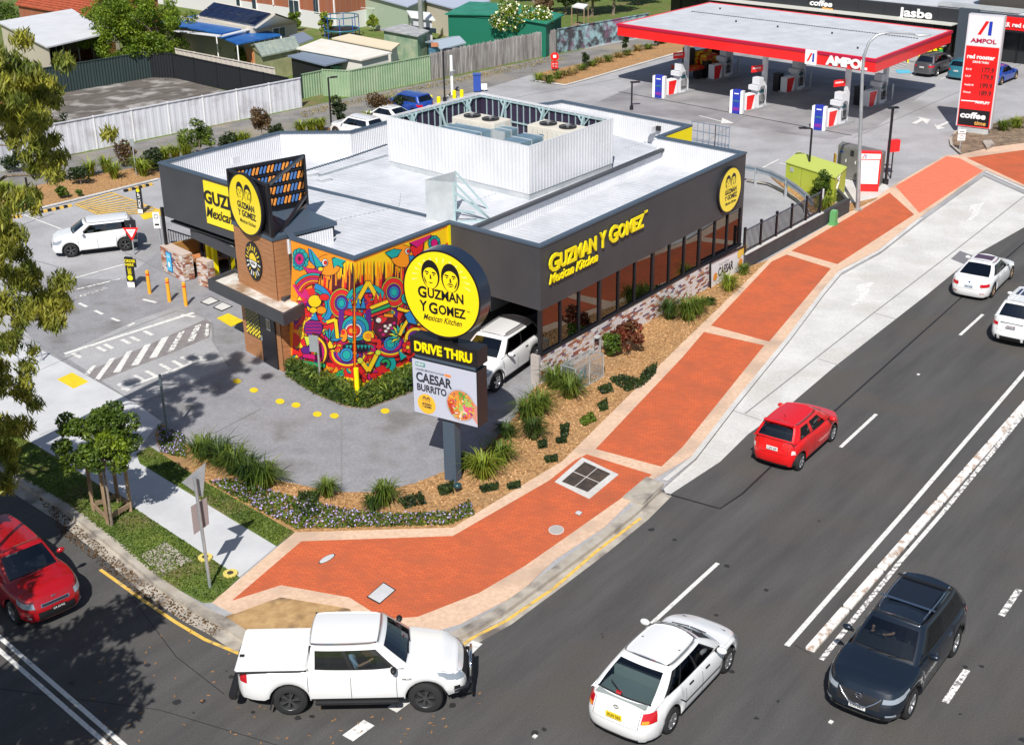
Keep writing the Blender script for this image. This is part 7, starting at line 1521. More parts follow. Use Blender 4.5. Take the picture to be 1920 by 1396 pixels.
for i,(x,y)in enumerate(cols):
 fr_=i<3;pos=['front left','front middle','front right','rear right','rear middle','rear left'][i];p=at(x,y,Z1)
 ax=-pk;axo=Vector((-.72,-.69,0));axo=Vector((-cos(.72),-sin(.72),0));ao=atan2(axo.y,axo.x)
 t=thing('fuel_pump',f'white fuel dispenser with hoses beside the {pos} canopy column','fuel pump',p,group='fuel pumps under the canopy')
 q=p+axo*.62;b=MB();b.box(q+uzv*.75,(.55,.62,1.5),WHITEM,ao);b.build('lower_cabinet',t,True,bevel=.02);b=MB();b.box(q+uzv*1.72,(.45,.56,.45),WHITEM,ao);b.build('display_head',t,True,bevel=.02);b=MB();b.box(q+axo*.3+uzv*1.35,(.35,.75,.3),WHITEM,ao);b.build('card_reader',t,True,bevel=.02)
 px_=Vector((-axo.y,axo.x,0));s0=1 if px_.y<0 else-1;nz=px_*s0
 for k in range(4):b=MB();h=q+nz*.33+axo*(-.2+.13*k);b.tube([h+uzv*1.45,h+nz*.12+uzv*1.2,h+nz*.14+uzv*.6,h+nz*.04+uzv*.35,h+uzv*.9],.02,BLACK,6);b.build('hose',t,True)
 b=MB();b.box(q+nz*.32+uzv*1.15,(.4,.02,.22),PTE,ao);b.build('price_screen',t,True)
 q2=p+axo*1.55;t=thing('promo_bin',f'white and red pump-side stand next to the {pos} fuel pump','stand',q2,group='white and red stands by the pumps');b=MB();b.box(q2+uzv*.55,(.85,.5,1.0),WHT,ao);b.build('stand_body',t,True,bevel=.01);b=MB();s_=[(-.38,-.45),(.1,-.45),(.38,.45),(-.38,.45)];flat(b,[(-c_[0],c_[1])for c_ in s_]if s0<0 else s_,(q2+nz*.255+uzv*.55,nz.cross(Vector((0,0,-1))),uzv),.004,RED);b.build('red_panel',t,True)
 if fr_:
  q3=q2+axo*1.0-nz*.0;t=thing('menu_stand',f'blue and white upright stand at the {fronts[i]} front pump island','stand',q3,group='blue upright stands at the front pumps');fd3=Vector((.85,-.5,0)).normalized();a3=atan2(fd3.y,fd3.x)
  b=MB();b.box(q3+uzv*.75,(.5,.3,1.45),PB,a3);b.build('panel',t,True);
  for s in(-1,1):b=MB();b.box(q3+fd3*(s*.34)+uzv*.72,(.17,.32,1.4),WHT,a3);b.build('side_post',t,True)
  b=MB();n3=Vector((fd3.y,-fd3.x,0));b.box(q3+n3*.16+uzv*.8,(.4,.02,.08),PTE,a3);b.box(q3+n3*.16+uzv*.3,(.4,.02,.2),pm('stand_purple',(.2,.02,.3)),a3);b.box(q3+n3*.16+uzv*1.25,(.3,.02,.06),WHT,a3);b.build('panel_stripe',t,True)
 else:
  q3=p-axo*.8;t=thing('litter_bin',f'black litter bin at the {pos} column','bin',q3+pd_*-.9,group='black bins under the canopy');q3=p+axo*1.5-pd_*.8;b=MB();b.box(q3+uzv*.55,(.5,.5,1.1),BLACK,ao);b.build('bin_body',t,True,bevel=.03);b=MB();b.box(q3+uzv*1.13,(.54,.54,.06),TRIM,ao);b.build('lid',t,True)
  q4=p-axo*.9;t=thing('steel_bollard',f'steel bollard behind the {pos} column','bollard',q4,group='steel bollards under the canopy');b=MB();vpole(b,q4,Z1,1.15,.07,STEEL);b.build('post',t,True);b=MB();b.ell(q4+uzv*1.05,(.07,.07,.04),STEEL);b.build('cap',t,True)
 b=MB();b.prism([p+axo*2.0+px_*.4,p+axo*2.0-px_*.4,p-axo*.5-px_*.4,p-axo*.5+px_*.4],Z1,Z1+.12,isl);b.build('pump_island',CN,True)
 zb_=2.55;q5=p-pd_*.0;b=MB();u5=Vector((.8,.6,0));b.box((p.x-.55,p.y-.3,zb_),(.85,.04,.4),RED,.45);b.build('column_sign',CN,True);text('lettering','PREMIUM',Vector((p.x-.85,p.y-.48,zb_)),Vector((cos(.45),sin(.45),0)),uzv,.1,WHT,CN,width=.6,ext=.01,bold=.02)
p=at(1325,150,Z1);hd=radians(40);t=thing('service_truck','red and yellow painted flatbed truck with stacked load under the canopy','truck',at(1318,140,Z1),hd,scale=.9)
TY=pm('truck_yellow',(.8,.55,.02),(.6,.05,.02),scale=2.5,rough=.4,lo=.45,hi=.55);TR_=pm('truck_red',(.6,.03,.01),(.8,.4,.02),scale=3,rough=.4,lo=.5,hi=.6)
b=MB();b.box((-.9,0,.85),(3.4,2.0,.25),TR_);b.build('tray',t,bevel=.03);b=MB();b.box((1.6,0,1.0),(1.6,1.9,1.1),TR_);b.build('cab',t,bevel=.1);b=MB();b.box((1.5,0,1.75),(1.1,1.7,.5),TRIM);b.build('cab_windows',t,bevel=.08)
b=MB();b.box((-.2,.3,1.5),(1.7,1.1,1.0),TY);b.build('painted_box',t,bevel=.03);b=MB();b.box((-.2,.3,2.02),(1.72,1.12,.06),PTE);b.build('box_lid',t);b=MB();b.box((-1.5,.2,1.6),(.5,.9,1.3),BLACK);b.build('black_tank',t,bevel=.05);b=MB();b.box((-.2,-.7,1.35),(1.4,.5,.7),TY);b.build('side_locker',t,bevel=.03)
for x in(-1.5,1.6):
 for s in(-1,1):b=MB();b.cyl((x,s*.95-(.25 if s>0 else 0),.42),.42,.25,RUB,20,axis='Y');b.build('wheel',t)
for y in(-.8,.8):b=MB();b.box((-2.62,y,.75),(.05,.25,.12),TAILR);b.build('tail_light',t)
ac=Vector((26.92,77.61,0));au=Vector((cos(-.5717),sin(-.5717),0));an_v=Vector((-au.y,au.x,0));AS=thing('price_sign','tall red and white fuel price totem with coffee panel','totem sign',(ac.x,ac.y,Z1),group=None)
def A_(u,z,o=0):return ac+au*u-an_v*o+uzv*z
zz=lambda py:zat(ac,py)
zA0,zA1=.35,6.85;W_=1.98
b=MB();b.box(A_(0,(zz(240)+.1)/2)+an_v*.2,(W_-.25,.32,zz(240)-.1),GALV,-.5717);b.build('base',AS,True)
def panel(nm,z0,z1,m,w_=W_,d_=.42,o=0):b=MB();b.box(A_(0,(z0+z1)/2,o)+an_v*.2,(w_,d_,z1-z0),m,-.5717);return b.build(nm,AS,True)
z_a,z_b,z_c,z_d=zz(238),zz(205),zz(88),6.85
panel('side_frame',z_a-.02,z_d,pm('pale_sign_edge',(.6,.6,.64),rough=.4));zc_=z_c
def face(nm,z0,z1,m,w_=W_*.93):b=MB();b.add([A_(-w_/2,z0,.018),A_(w_/2,z0,.018),A_(w_/2,z1,.018),A_(-w_/2,z1,.018)],[(0,1,2,3)],m);return b.build(nm,AS,True)
face('red_face',z_a,z_c,RED);fw=face('logo_face',z_c+.02,z_d-.06,pm('sign_white',(.72,.72,.76),rough=.4))
b=MB();b.add([A_(-.88,zz(236),.024),A_(.86,zz(236),.024),A_(.86,zz(206),.024),A_(-.88,zz(206),.024)],[(0,1,2,3)],BLK);cf=b.build('coffee_panel',AS,True)
b=MB();a_logo(b,A_(0,(zz(40)+zz(66))/2),au,zz(40)-zz(66),.03);b.build('logo',AS,True)
text('lettering','AMPOL',A_(-.72,zz(81),.02),au,uzv,.24,pm('sign_maroon',(.4,.01,.06)),AS,width=1.45,ext=.02,bold=.03)
text('lettering','red rooster',A_(-.8,zz(111),.02),au,uzv,.24,WHT,AS,width=1.55,ext=.02,bold=.035);text('lettering','DRIVE THRU',A_(-.45,zz(119),.02),au,uzv,.12,WHT,AS,width=.9,ext=.02,bold=.02)
for i,(lab_,y_)in enumerate((('E10',133),('ULP',146),('Amplify 98',162),('Diesel',176))):
 z_=zz(y_);text('lettering',lab_,A_(-.78,z_,.02),au,uzv,.10,WHT,AS,width=.22+.05*len(lab_)*.6,ext=.02,bold=.01)
 text('price_digits',('177.9','179.9','199.9','189.9')[i],A_(.12,z_-.05,.02),au,uzv,.27,pm('dark_digits',(.15,.01,.01)),AS,width=.68,ext=.02,bold=.03)
b=MB();b.add([A_(-.85,zz(192),.024),A_(.1,zz(191),.024),A_(.1,zz(189),.024),A_(-.85,zz(190),.024)],[(0,1,2,3)],WHT);b.build('stripe',AS,True)
text('lettering','AMPLIFY',A_(-.05,zz(193.5),.02),au,uzv,.15,WHT,AS,width=.85,ext=.02,bold=.04,shear=.2)
text('lettering','coffee',A_(-.8,zz(222),.026),au,uzv,.34,WHT,cf,width=1.45,ext=.01,bold=.04,shear=.1);text('lettering','time',A_(.05,zz(233.5),.026),au,uzv,.24,pm('coffee_tan',(.8,.42,.1)),cf,width=.65,ext=.01,bold=.02,shear=.1)
slab('garden_soil',[(1783,270),(1792,248),(1830,240),(1900,222),(2050,190),(2150,210),(1960,262),(1860,275),(1800,288)],Z1+.05,pm('dark_soil',(.13,.09,.06),(.3,.22,.15),scale=3,rough=.95,bump=.6),.1)
line('kerb_edging',[(1802,288),(1784,272),(1782,262),(1792,247),(1830,238)],.15,Z1+.09,KERB,.05)
b=MB();P=[at(x,y,.2)for x,y in((1842,268),(1855,262),(1864,272),(1850,280))];b.prism(P,.1,.3,KERB);b.build('rock',label='pale broken rock at the foot of the tall price totem',cat='rock')
p=at(1799,283,Z2);t=thing('small_street_sign','two small white traffic plates on a post at the driveway','road sign',p);b=MB();vpole(b,p,Z2,zat(p,240),.03,STEEL);b.build('post',t,True)
for(y0,y1)in((242,250),(252,263)):b=MB();z0_,z1_=zat(p,y1),zat(p,y0);b.box((p.x,p.y-.05,(z0_+z1_)/2),(.42,.02,z1_-z0_),WHT);b.build('plate',t,True)
b=MB();z0_=zat(p,257);b.tube([(p.x+.1*cos(a),p.y-.07,z0_+.1*sin(a))for a in[i*pi/6 for i in range(13)]],.012,BLK,5);z0_=zat(p,246);b.bar((p.x-.12,p.y-.07,z0_),(p.x+.12,p.y-.07,z0_),.02,.03,BLK);b.build('symbol',t,True)
wa_=V3(at(1795,112,Z1));wd_=Vector((cos(radians(-41.2)),sin(radians(-41.2)),0));wn_=Vector((-wd_.y,wd_.x,0));S0,S1=wa_-wd_*26,wa_+wd_*16;zS=zat(wa_,20)
SH=thing('shop_building','long charcoal shop building behind the fuel station with white lettering','shop',wa_)
b=MB();b.prism([S0,wa_-wd_*.3,wa_-wd_*.3+wn_*14,S0+wn_*14],Z1+2.5,zS,pm('shop_charcoal',(.025,.028,.034),rough=.5));b.build('fascia_wall',SH,True)
b=MB();b.prism([S0,S1,S1+wn_*14,S0+wn_*14],zS-.3,zS-.18,ROOFW);
b=MB();b.prism([S0+wn_*.4,S1+wn_*.4,S1+wn_*16,S0+wn_*16],zS,zS+.06,ROOFW);b.build('roof',SH,True)
b=MB();b.prism([wa_-wd_*.3,wa_+wd_*1.1,wa_+wd_*1.1+wn_*2,wa_-wd_*.3+wn_*2],Z1,zS+.15,pm('shop_slate',(.05,.065,.085),rough=.5));b.build('corner_pier',SH,True)
b=MB();b.prism([wa_+wd_*1.1+wn_*.2,S1+wn_*.2,S1+wn_*2,wa_+wd_*1.1+wn_*2],Z1+2.3,zS,MATS['shop_slate']);b.build('fascia_wall',SH,True)
b=MB();b.prism([S0+wn_*1.2,S1+wn_*1.2,S1+wn_*1.3,S0+wn_*1.3],Z1,Z1+3.0,pm('shop_window_dark',(.02,.022,.025),rough=.15));b.build('shop_window',SH,True)
for k in range(26):b=MB();q=S0+wd_*(1+k*1.6)+wn_*1.15;b.bar((q.x,q.y,Z1),(q.x,q.y,Z1+2.5),.07,.07,BLACK,up=wd_);b.build('mullion',SH,True)
b=MB();b.bar(V3(S0)-wn_*.5+uzv*(zat(wa_,46)+.02),V3(wa_)-wd_*.3-wn_*.5+uzv*(zat(wa_,46)+.02),1.0,.08,pm('awning_pale',(.6,.6,.55),rough=.6));b.build('awning',SH,True)
for k in range(12):b=MB();q=S0+wd_*(k*2.1+1)-wn_*.01;b.bar((q.x,q.y,Z1+2.7),(q.x,q.y,zS-.02),.02,.02,DARK,up=wd_);b.build('panel_joint',SH,True)
def shoptext(s,px0,py0,px1,h,m,parent=SH,**k):
 a=onwall(px0,py0,wa_,wa_+wd_)-wn_*.05;c=onwall(px1,py0+(px1-px0)*.09,wa_,wa_+wd_)-wn_*.05;return text('lettering',s,a,wd_,uzv,h,m,parent,width=(V3(c)-V3(a)).length,ext=.05,bold=.03,**k)
shoptext('Jasbe',1685,29,1748,.62,WHT);shoptext('coffee',1519,9,1561,.42,WHT,shear=.1);shoptext('time',1542,19,1562,.3,MATS['coffee_tan'],shear=.1)
b=MB();a=onwall(1876,52,wa_,wa_+wd_);c=onwall(1990,62,wa_,wa_+wd_);b.bar(V3(a)+wn_*.1+uzv*(a.z+.35),V3(c)+wn_*.1+uzv*(a.z+.35),.3,.85,RED);b.build('red_fascia_sign',SH,True)
a=onwall(1899,50,wa_,wa_+wd_)-wn_*.1;text('lettering','red rooster',a,wd_,uzv,.3,WHT,SH,width=2.2,ext=.03,bold=.03);a=onwall(1883,49,wa_,wa_+wd_)-wn_*.1;text('lettering','RR',a,wd_,uzv,.3,WHT,SH,width=.45,ext=.03,bold=.03)
t=thing('rooftop_box','dark grey plant box on the shop roof at the top right corner','rooftop plant',at(1850,10,zS));b=MB();q=onwall(1850,22,wa_,wa_+wd_)+wn_*2.2;b.box((q.x+1.2,q.y,zS+1.2),(4.5,2.5,2.4),pm('shop_box_brown',(.06,.055,.05),rough=.6),radians(-41.2));b.build('box',t,True);b=MB();b.box((q.x-1.5,q.y-.5,zS+.2),(6,1.0,.2),GALV,radians(-41.2));b.build('tray',t,True)
gb_=thing('gas_bottle_rack','green and yellow produce-like bottles racked at the shop front by the dark SUV','display rack',at(1755,112,Z1));
for k in range(10):q=wa_-wd_*(1.2+.42*(k%5))-wn_*.3+uzv*(Z1+.1+.85*(k//5));b=MB();b.cyl(q,.17,.6,YEL if k%3 else pm('bottle_green',(.02,.3,.05),rough=.4),12);b.ell(q+uzv*.6,(.17,.17,.12),MATS['bottle_green']if k%3 else YEL);b.build('bottle',gb_,True)
for k in(0,1):b=MB();b.box(wa_-wd_*2.05-wn_*.3+uzv*(Z1+.05+.85*k),(2.3,.5,.05),STEEL,radians(-41.2));b.build('shelf',gb_,True)
hr=thing('yellow_hoop','yellow steel guard hoop in front of the shop next to the hatched bay','guard hoop',at(1712,118,Z1));a,c=at(1702,118,Z1),at(1722,122,Z1);b=MB();b.tube([a,a+uzv*1.0,c+uzv*1.0,c],.06,YEL,8);b.build('hoop',hr,True)
# ================================================================ VEGETATION
def leafmat(name,c,c2,rough=.55,tr=.35):
 if name in MATS:return MATS[name]
 m=pm(name,c,c2,scale=1.1,rough=rough,island=.45,detail=3);n=m.node_tree;b=n.nodes['Principled BSDF'];o=n.nodes['Material Output']
 t=n.nodes.new('ShaderNodeBsdfTranslucent');mx=n.nodes.new('ShaderNodeMixShader');mx.inputs[0].default_value=tr
 src=b.inputs['Base Color'].links[0].from_socket;n.links.new(src,t.inputs[0]);n.links.new(b.outputs[0],mx.inputs[1]);n.links.new(t.outputs[0],mx.inputs[2]);n.links.new(mx.outputs[0],o.inputs[0]);return m
LG=leafmat('bright_leaves',(.10,.18,.012),(.25,.34,.02),tr=.45);LM=leafmat('mid_leaves',(.055,.11,.012),(.15,.22,.022),tr=.4);LD=leafmat('dark_leaves',(.02,.04,.012),(.05,.08,.015))
LE=leafmat('gum_leaves',(.15,.20,.03),(.44,.42,.06),tr=.5);LR=leafmat('reddish_leaves',(.10,.05,.02),(.30,.06,.035));LB=leafmat('brown_leaves',(.10,.06,.025),(.2,.13,.06));LY=leafmat('lime_blades',(.16,.24,.02),(.32,.36,.04));GB_=leafmat('grass_blades',(.07,.13,.015),(.2,.26,.035));GD=leafmat('dark_blades',(.03,.07,.012),(.08,.13,.02));GS=leafmat('straw_blades',(.3,.22,.07),(.42,.34,.13))
FLW=pm('cream_flowers',(.85,.8,.45),(.9,.88,.75),scale=3,rough=.6);FLV=pm('violet_flowers',(.32,.22,.6),(.6,.5,.8),scale=9,rough=.7);BARK=pm('bark',(.16,.12,.09),(.3,.25,.2),scale=4,rough=.9,bump=.5);
def rvec(n):v=rng.normal(size=(n,3));return v/np.linalg.norm(v,axis=1)[:,None]
def leaves(name,parent,blobs,n,size,mat,long=1.6,droop=0.0,shell=.55,org=(0,0,0),kind=None):
 0
 blobs=np.array(blobs,float);vol=blobs[:,3]**2;pick=rng.choice(len(blobs),n,p=vol/vol.sum());B=blobs[pick];d=rvec(n)
 r=(shell+(1-shell)*rng.random(n)**.7)[:,None]*B[:,3:4];sc=np.array([1,1,.8]);c=B[:,:3]+d*r*sc
 a=rvec(n);a[:,2]-=droop;a/=np.linalg.norm(a,axis=1)[:,None];nn=d*.7+rvec(n)*.8+np.array([0,0,.5]);b_=np.cross(a,nn);b_/=np.linalg.norm(b_,axis=1)[:,None]+1e-9
 L=size*(.6+.8*rng.random(n))[:,None];a=a*L*long/2;b_=b_*L/2;o=np.array(org)
 V=np.stack([c-a-b_*.25,c+b_,c+a+b_*.1,c-b_],1)-o;return raw(name,V.reshape(-1,3),np.arange(n*4).reshape(-1,4),mat,parent,kind=kind)
def blobset(c,r,n,br,flat=1.0,seed=0):
 R=np.random.default_rng(seed);out=[]
 for i in range(n):
  d=R.normal(size=3);d/=np.linalg.norm(d);k=R.random()**.45;out.append([c[0]+d[0]*r[0]*k,c[1]+d[1]*r[1]*k,c[2]+d[2]*r[2]*k*flat,br*(.6+.8*R.random())])
 return out
def tree(lab,base,trunk_top,crown_c,crown_r,nb,br,n,size,mat,cat='tree',name='tree',trunk_r=.12,limbs=5,group=None,seed=1,droop=0,long=1.6,extra=None,shell=.5):
 base=Vector(base);t=thing(name,lab,cat,base,group=group);c=Vector(crown_c);bl=blobset(c,crown_r,nb,br,seed=seed)
 if extra:bl+=extra
 b=MB();tt=Vector(trunk_top);b.tube([base,base.lerp(tt,.5)+Vector((trunk_r*.4,0,0)),tt],[trunk_r,trunk_r*.8,trunk_r*.55],BARK,8)
 R=random.Random(seed)
 for k in range(limbs):e=Vector(R.choice(bl)[:3]);b.tube([tt-Vector((0,0,R.uniform(0,.3)*(tt-base).length)),tt.lerp(e,.5)+Vector((0,0,.1)),e],[trunk_r*.5,trunk_r*.3,trunk_r*.1],BARK,5)
 b.build('trunk',t,True);o=leaves('crown',t,bl,n,size,mat,org=base,droop=droop,long=long,shell=shell);return t,bl
def shrub(lab,px,py,w_,h,mat,n=500,size=.11,seed=1,z=None,group=None,name='shrub',flowers=None,long=1.6):
 p=at(px,py,Z1+.03 if z is None else z);t,bl=tree(lab,p,p+Vector((0,0,h*.35)),(p.x,p.y,p.z+h*.52),(w_*.36,w_*.36,h*.36),14,w_*.2,n,size,mat,'shrub',name,.03,3,group,seed,long=long)
 if flowers:leaves('flowers',t,bl,flowers[1],flowers[2],flowers[0],1,org=p,shell=.95)
 return t
def blades(c,n,h,spread,w_,R,bend=.6):
 0
 a=R.random(n)*2*pi;r0=R.random(n)*spread*.25;H_=h*(.6+.5*R.random(n));out=spread*(.35+.75*R.random(n));d=np.stack([np.cos(a),np.sin(a),np.zeros(n)],1);s=np.stack([-np.sin(a),np.cos(a),np.zeros(n)],1)*w_*.5
 p0=np.array(c)+d*r0[:,None];p1=p0+d*(out*.4)[:,None]+np.array([0,0,1])*(H_*.8)[:,None];p2=p0+d*out[:,None]+np.array([0,0,1])*(H_*(1-bend*R.random(n)))[:,None]
 return np.stack([p0-s,p0+s,p1+s*.8,p1-s*.8,p2+s*.15,p2-s*.15],1)
def tuft(lab,px,py,h,spread,mat,n=110,w_=.03,z=None,cat='grass clump',group=None,name='grass_clump',seed=None,bend=.75):
 p=at(px,py,Z1+.03 if z is None else z);R=np.random.default_rng(int(px*7+py)if seed is None else seed);V=blades((0,0,0),n,h,spread,w_,R,bend);F_=[]
 for i in range(n):k=i*6;F_+=[(k,k+1,k+2,k+3),(k+3,k+2,k+4,k+5)]
 o=raw(name,V.reshape(-1,3),F_,mat,label=lab,cat=cat,group=group);o.location=p;return o
def mat_patch(lab,pts,h,mat,n,fl=None,nf=0,name='ground_cover',wd=.6,size=.07,kind='stuff',z=None):
 P=[at(x,y,Z1+.03 if z is None else z)for x,y in pts];xs=[p.x for p in P];ys=[p.y for p in P];C_=[]
 R=random.Random(len(pts)*n)
 while len(C_)<n+nf:
  q=(R.uniform(min(xs),max(xs)),R.uniform(min(ys),max(ys)))
  if inside(q,P):C_.append(q)
 C_=np.array([(x,y,P[0].z+h*R.random())for x,y in C_]);m=len(C_);a=rvec(m)*size;b_=np.cross(a,rvec(m));b_=b_/np.linalg.norm(b_,axis=1)[:,None]*size*wd
 V=np.stack([C_-a,C_+b_,C_+a,C_-b_],1)
 raw(name,V[:n].reshape(-1,3),np.arange(n*4).reshape(-1,4),mat,label=lab,kind=kind)
 if nf:C_[n:,2]+=h*.3;V=np.stack([C_-a*.7,C_+b_*.8,C_+a*.7,C_-b_*.8],1)[n:];raw('flowers',V.reshape(-1,3),np.arange(nf*4).reshape(-1,4),fl,label='small violet flowers over '+lab,kind=kind)
g0=at(-75,905,Z1);gx=lambda px,py,dy=0:(lambda q:[q.x,q.y,q.z])(onwall(px,py,(g0.x-1,g0.y-3.5+dy),(g0.x+1,g0.y-3.5+dy)))
bl=[];R_=random.Random(11)
for(px,py,r,k)in((30,130,1.0,9),(50,215,1.0,10),(20,300,1.0,9),(40,370,.8,6),(60,250,.6,6),(15,90,.6,4),(-30,200,1.3,10),(-30,450,1.2,10),(10,620,.8,9),(60,530,.55,6),(95,560,.4,5),(110,590,.3,3),(25,700,.7,8),(15,800,.6,8),(-10,860,.5,5),(5,500,.55,6),(88,300,.45,4),(75,140,.5,4),(30,430,.35,3),(40,590,.5,5)):
 c=gx(px,py,R_.uniform(-1,1))
 for j in range(k):bl.append([c[0]+R_.gauss(0,r*.6),c[1]+R_.gauss(0,r*.7),c[2]+R_.gauss(0,r*.58),.2+.22*R_.random()])
t=thing('gum_tree','tall gum tree with drooping olive leaves filling the left picture edge','tree',g0)
b=MB();tp=Vector(gx(-60,100));b.tube([g0,g0.lerp(tp,.3)+Vector((.2,.3,0)),g0.lerp(tp,.7),tp],[.3,.24,.16,.06],BARK,10)
for i in range(0,len(bl),6):e=Vector(bl[i][:3]);s=g0.lerp(tp,max(.15,min(.95,(e.z-1.0)/tp.z)));b.tube([s,s.lerp(e,.5)+Vector((0,0,.35)),e],[.07,.04,.012],BARK,5)
b.build('trunk',t,True);leaves('crown',t,bl,34000,.046,LE,5.0,droop=1.2,org=g0,shell=.05)
s0=Vector((-16.5,17.0,0));tree('spreading gum tree across the side street, just outside the picture',s0,s0+Vector((1,1,4)),(-14.6,19.6,7.4),(5.2,4.6,2.0),70,.75,24000,.14,LE,name='gum_tree',trunk_r=.28,limbs=10,seed=4,droop=.6,long=2.6,shell=.3,extra=blobset((-15.6,29.0,7.3),(3.0,3.4,1.5),44,.6,seed=9)+blobset((-16.5,24.5,7.3),(2.5,2.5,1.2),20,.6,seed=12))
p=at(210,985,Z1+.03);t,_=tree('small staked street tree with glossy dark green crown on the verge',p,p+Vector((0,0,2.0)),(p.x-.02,p.y,p.z+2.8),(1.1,.9,1.05),50,.27,12000,.06,LM,name='street_tree',trunk_r=.05,seed=8,limbs=8)
leaves('crown',t,blobset((p.x+.5,p.y-.3,p.z+2.8),(.7,.5,.7),12,.22,seed=3),2600,.06,LG,org=p)
st=thing('tree_stakes','four timber stakes with a square timber frame round the small street tree','tree stakes',p)
Q=[at(x,y,Z1+.03)for x,y in((176,958),(203,983),(246,958),(222,940))]
for i,q in enumerate(Q):b=MB();b.bar(q,q+uzv*1.75,.09,.09,WOOD,up=(1,0,0));b.build('stake',st,True)
for i in range(4):b=MB();b.bar(Q[i]+uzv*.22,Q[(i+1)%4]+uzv*.22,.05,.14,WOOD);b.build('frame_rail',st,True)
p=at(318,138,.05);tree('broad bright green tree hanging over the dark fences behind the vacant lot',p,p+Vector((-.3,.3,2.2)),(p.x-1.9,p.y+.3,3.2),(4.1,2.6,2.7),110,.62,30000,.10,LG,trunk_r=.22,limbs=9,seed=6)
p=at(980,100,.05);t,bl=tree('cream-flowering tree in front of the long green shed',p,p+Vector((0,0,1.0)),(p.x+.1,p.y,2.6),(2.4,1.0,.8),40,.45,3800,.12,LG,name='flowering_tree',trunk_r=.14,limbs=8,seed=2,extra=blobset((p.x-1.0,p.y,3.4),(.9,.7,.6),12,.4,seed=5));leaves('flowers',t,bl,800,.15,FLW,1,org=p,shell=.98,kind='stuff')
for i,(px,py,h,r,m,lab)in enumerate(((1060,28,4,1.6,LD,'dark tree left of the little white roof at the top'),(1110,30,4.5,1.8,LD,'dark dense tree right of the little white roof at the top'),(1150,28,5,1.9,LM,'mid green tree beside the canopy left tip at the top'),(1195,10,5,1.9,LM,'tree right behind the canopy left corner'),(1235,0,5,1.8,LD,'darker tree at the top edge above the canopy'),(1300,-15,4.5,1.7,LM,'tree showing over the canopy roof at the top edge'),(1400,-25,4,1.7,LG,'bright tree over the far canopy edge'),(1455,-20,4,1.6,LM,'tree next to the shop end at the top edge'),(1000,5,4,1.5,LB,'brownish tree behind the long green shed'),(940,-5,4,1.5,LM,'tree behind the left end of the long green shed'),(1020,48,2.5,.8,LB,'thin brownish tree at the gable of the green shed'))):
 p=at(px,py,.05);tree(lab,p,p+Vector((0,0,h*.4)),(p.x,p.y,h*.6),(r,r,h*.35),26,r*.32,3000,.15,m,trunk_r=.14,seed=20+i)
for i,(px,py,h,r,m,lab)in enumerate(((655,20,2.4,1.0,LM,'shrub at the corner of the red brick flats'),(555,60,1.8,.6,LG,'leafy plant against the red brick flats'),(612,70,2.2,.7,LY,'yellow-green shrub beside the blue trampoline'),(700,28,2.2,1.1,LD,'dark shrub at the green wall in the lawn'),(760,15,2.4,1.3,LM,'rounded tree by the top of the power pole'),(865,68,1.9,.5,LY,'small palm-like plant on the lawn'),(430,110,1.6,.6,LM,'pot plant under the blue awning, left'),(455,120,1.5,.5,LY,'pot plant under the blue awning, right'),(520,88,1.4,.9,LB,'dry bush beside the glass shed'),(945,78,1.0,.6,LD,'low dark bush at the foot of the flowering tree'),(10,45,2.0,1.3,LM,'bush at the top left corner'),(235,20,2.2,1.0,LG,'shrub above the white carport roof'),(700,60,1.6,.5,LY,'spiky plant on the lawn'))):
 shrub(lab,px,py,r*2.0,h,m,900,.13,40+i,z=.05)
for i,(px,py,w_,h,m,n,lab)in enumerate(((152,346,1.15,1.0,LD,900,'rounded dark shrub in the left garden strip'),(236,312,1.3,1.5,LB,900,'bronze feathery shrub on the left garden strip'),(288,306,1.1,1.0,LD,800,'dark rounded shrub beside the bronze one'),(376,280,1.5,1.8,LM,1400,'taller round green shrub behind the parapet corner'),(430,270,1.1,.9,LD,700,'low dark shrub behind the long parapet'),(492,252,1.3,1.8,LB,1200,'upright bronze shrub behind the long parapet'),(520,250,.9,1.0,LD,500,'small dark shrub right of the upright bronze one'),(640,228,1.0,1.7,LD,900,'dark upright shrub behind the black lamp post'),(710,216,1.5,1.5,LB,1300,'large olive bronze shrub above the parked white cars'),(750,200,.9,1.0,LD,500,'small dark shrub between bronze shrub and blue car'),(95,345,1.4,1.7,LD,1200,'dark bushy shrub partly behind the gum leaves'),(120,200+60,2.0,1.6,LD,1600,'spreading dark bush at the vacant lot corner'),(118,372,.8,.7,LM,400,'small soft shrub at the parking kerb'),(28,320,1.5,1.2,LD,900,'dark shrub in the far left of the garden strip'),(150,368,.4,.35,LM,120,'tiny shrub near the yellow hatched bay'))):
 k_=284<px<770;shrub(lab,px,py+(14 if k_ else 0),w_*(1.25 if k_ else 1),h*(1.3 if k_ else 1),m,int(n*1.4)if k_ else n,.09,60+i)
b=MB()
for i,(px,py)in enumerate(((170,330),(200,322),(215,335),(260,322),(310,292),(330,288),(350,285),(445,265),(460,262),(565,240),(585,238),(602,234),(270,330),(20,372),(45,378),(5,368),(735,205),(690,222),(345,268))):
 tuft('strappy lime green plant in the rear garden strip, %s'%['left of the bronze shrub','between dark and bronze shrubs','front of the bronze shrub','by the grey sign','left of the round shrub','under the round shrub','right of the round shrub','left of the upright bronze shrub','against the upright bronze shrub','lamp post trio, first','lamp post trio, second','nearest the lamp post','at the parapet corner','at the far left, middle','far left near tagged post','at the very left edge','above the blue car','behind the white cars','between round shrub and lane'][i],px,py+(12 if 284<px<730 else 0),.95,.7,LY,100,.06,bend=.5,name='strappy_plant',cat='plant',group='strappy plants in the rear strip')
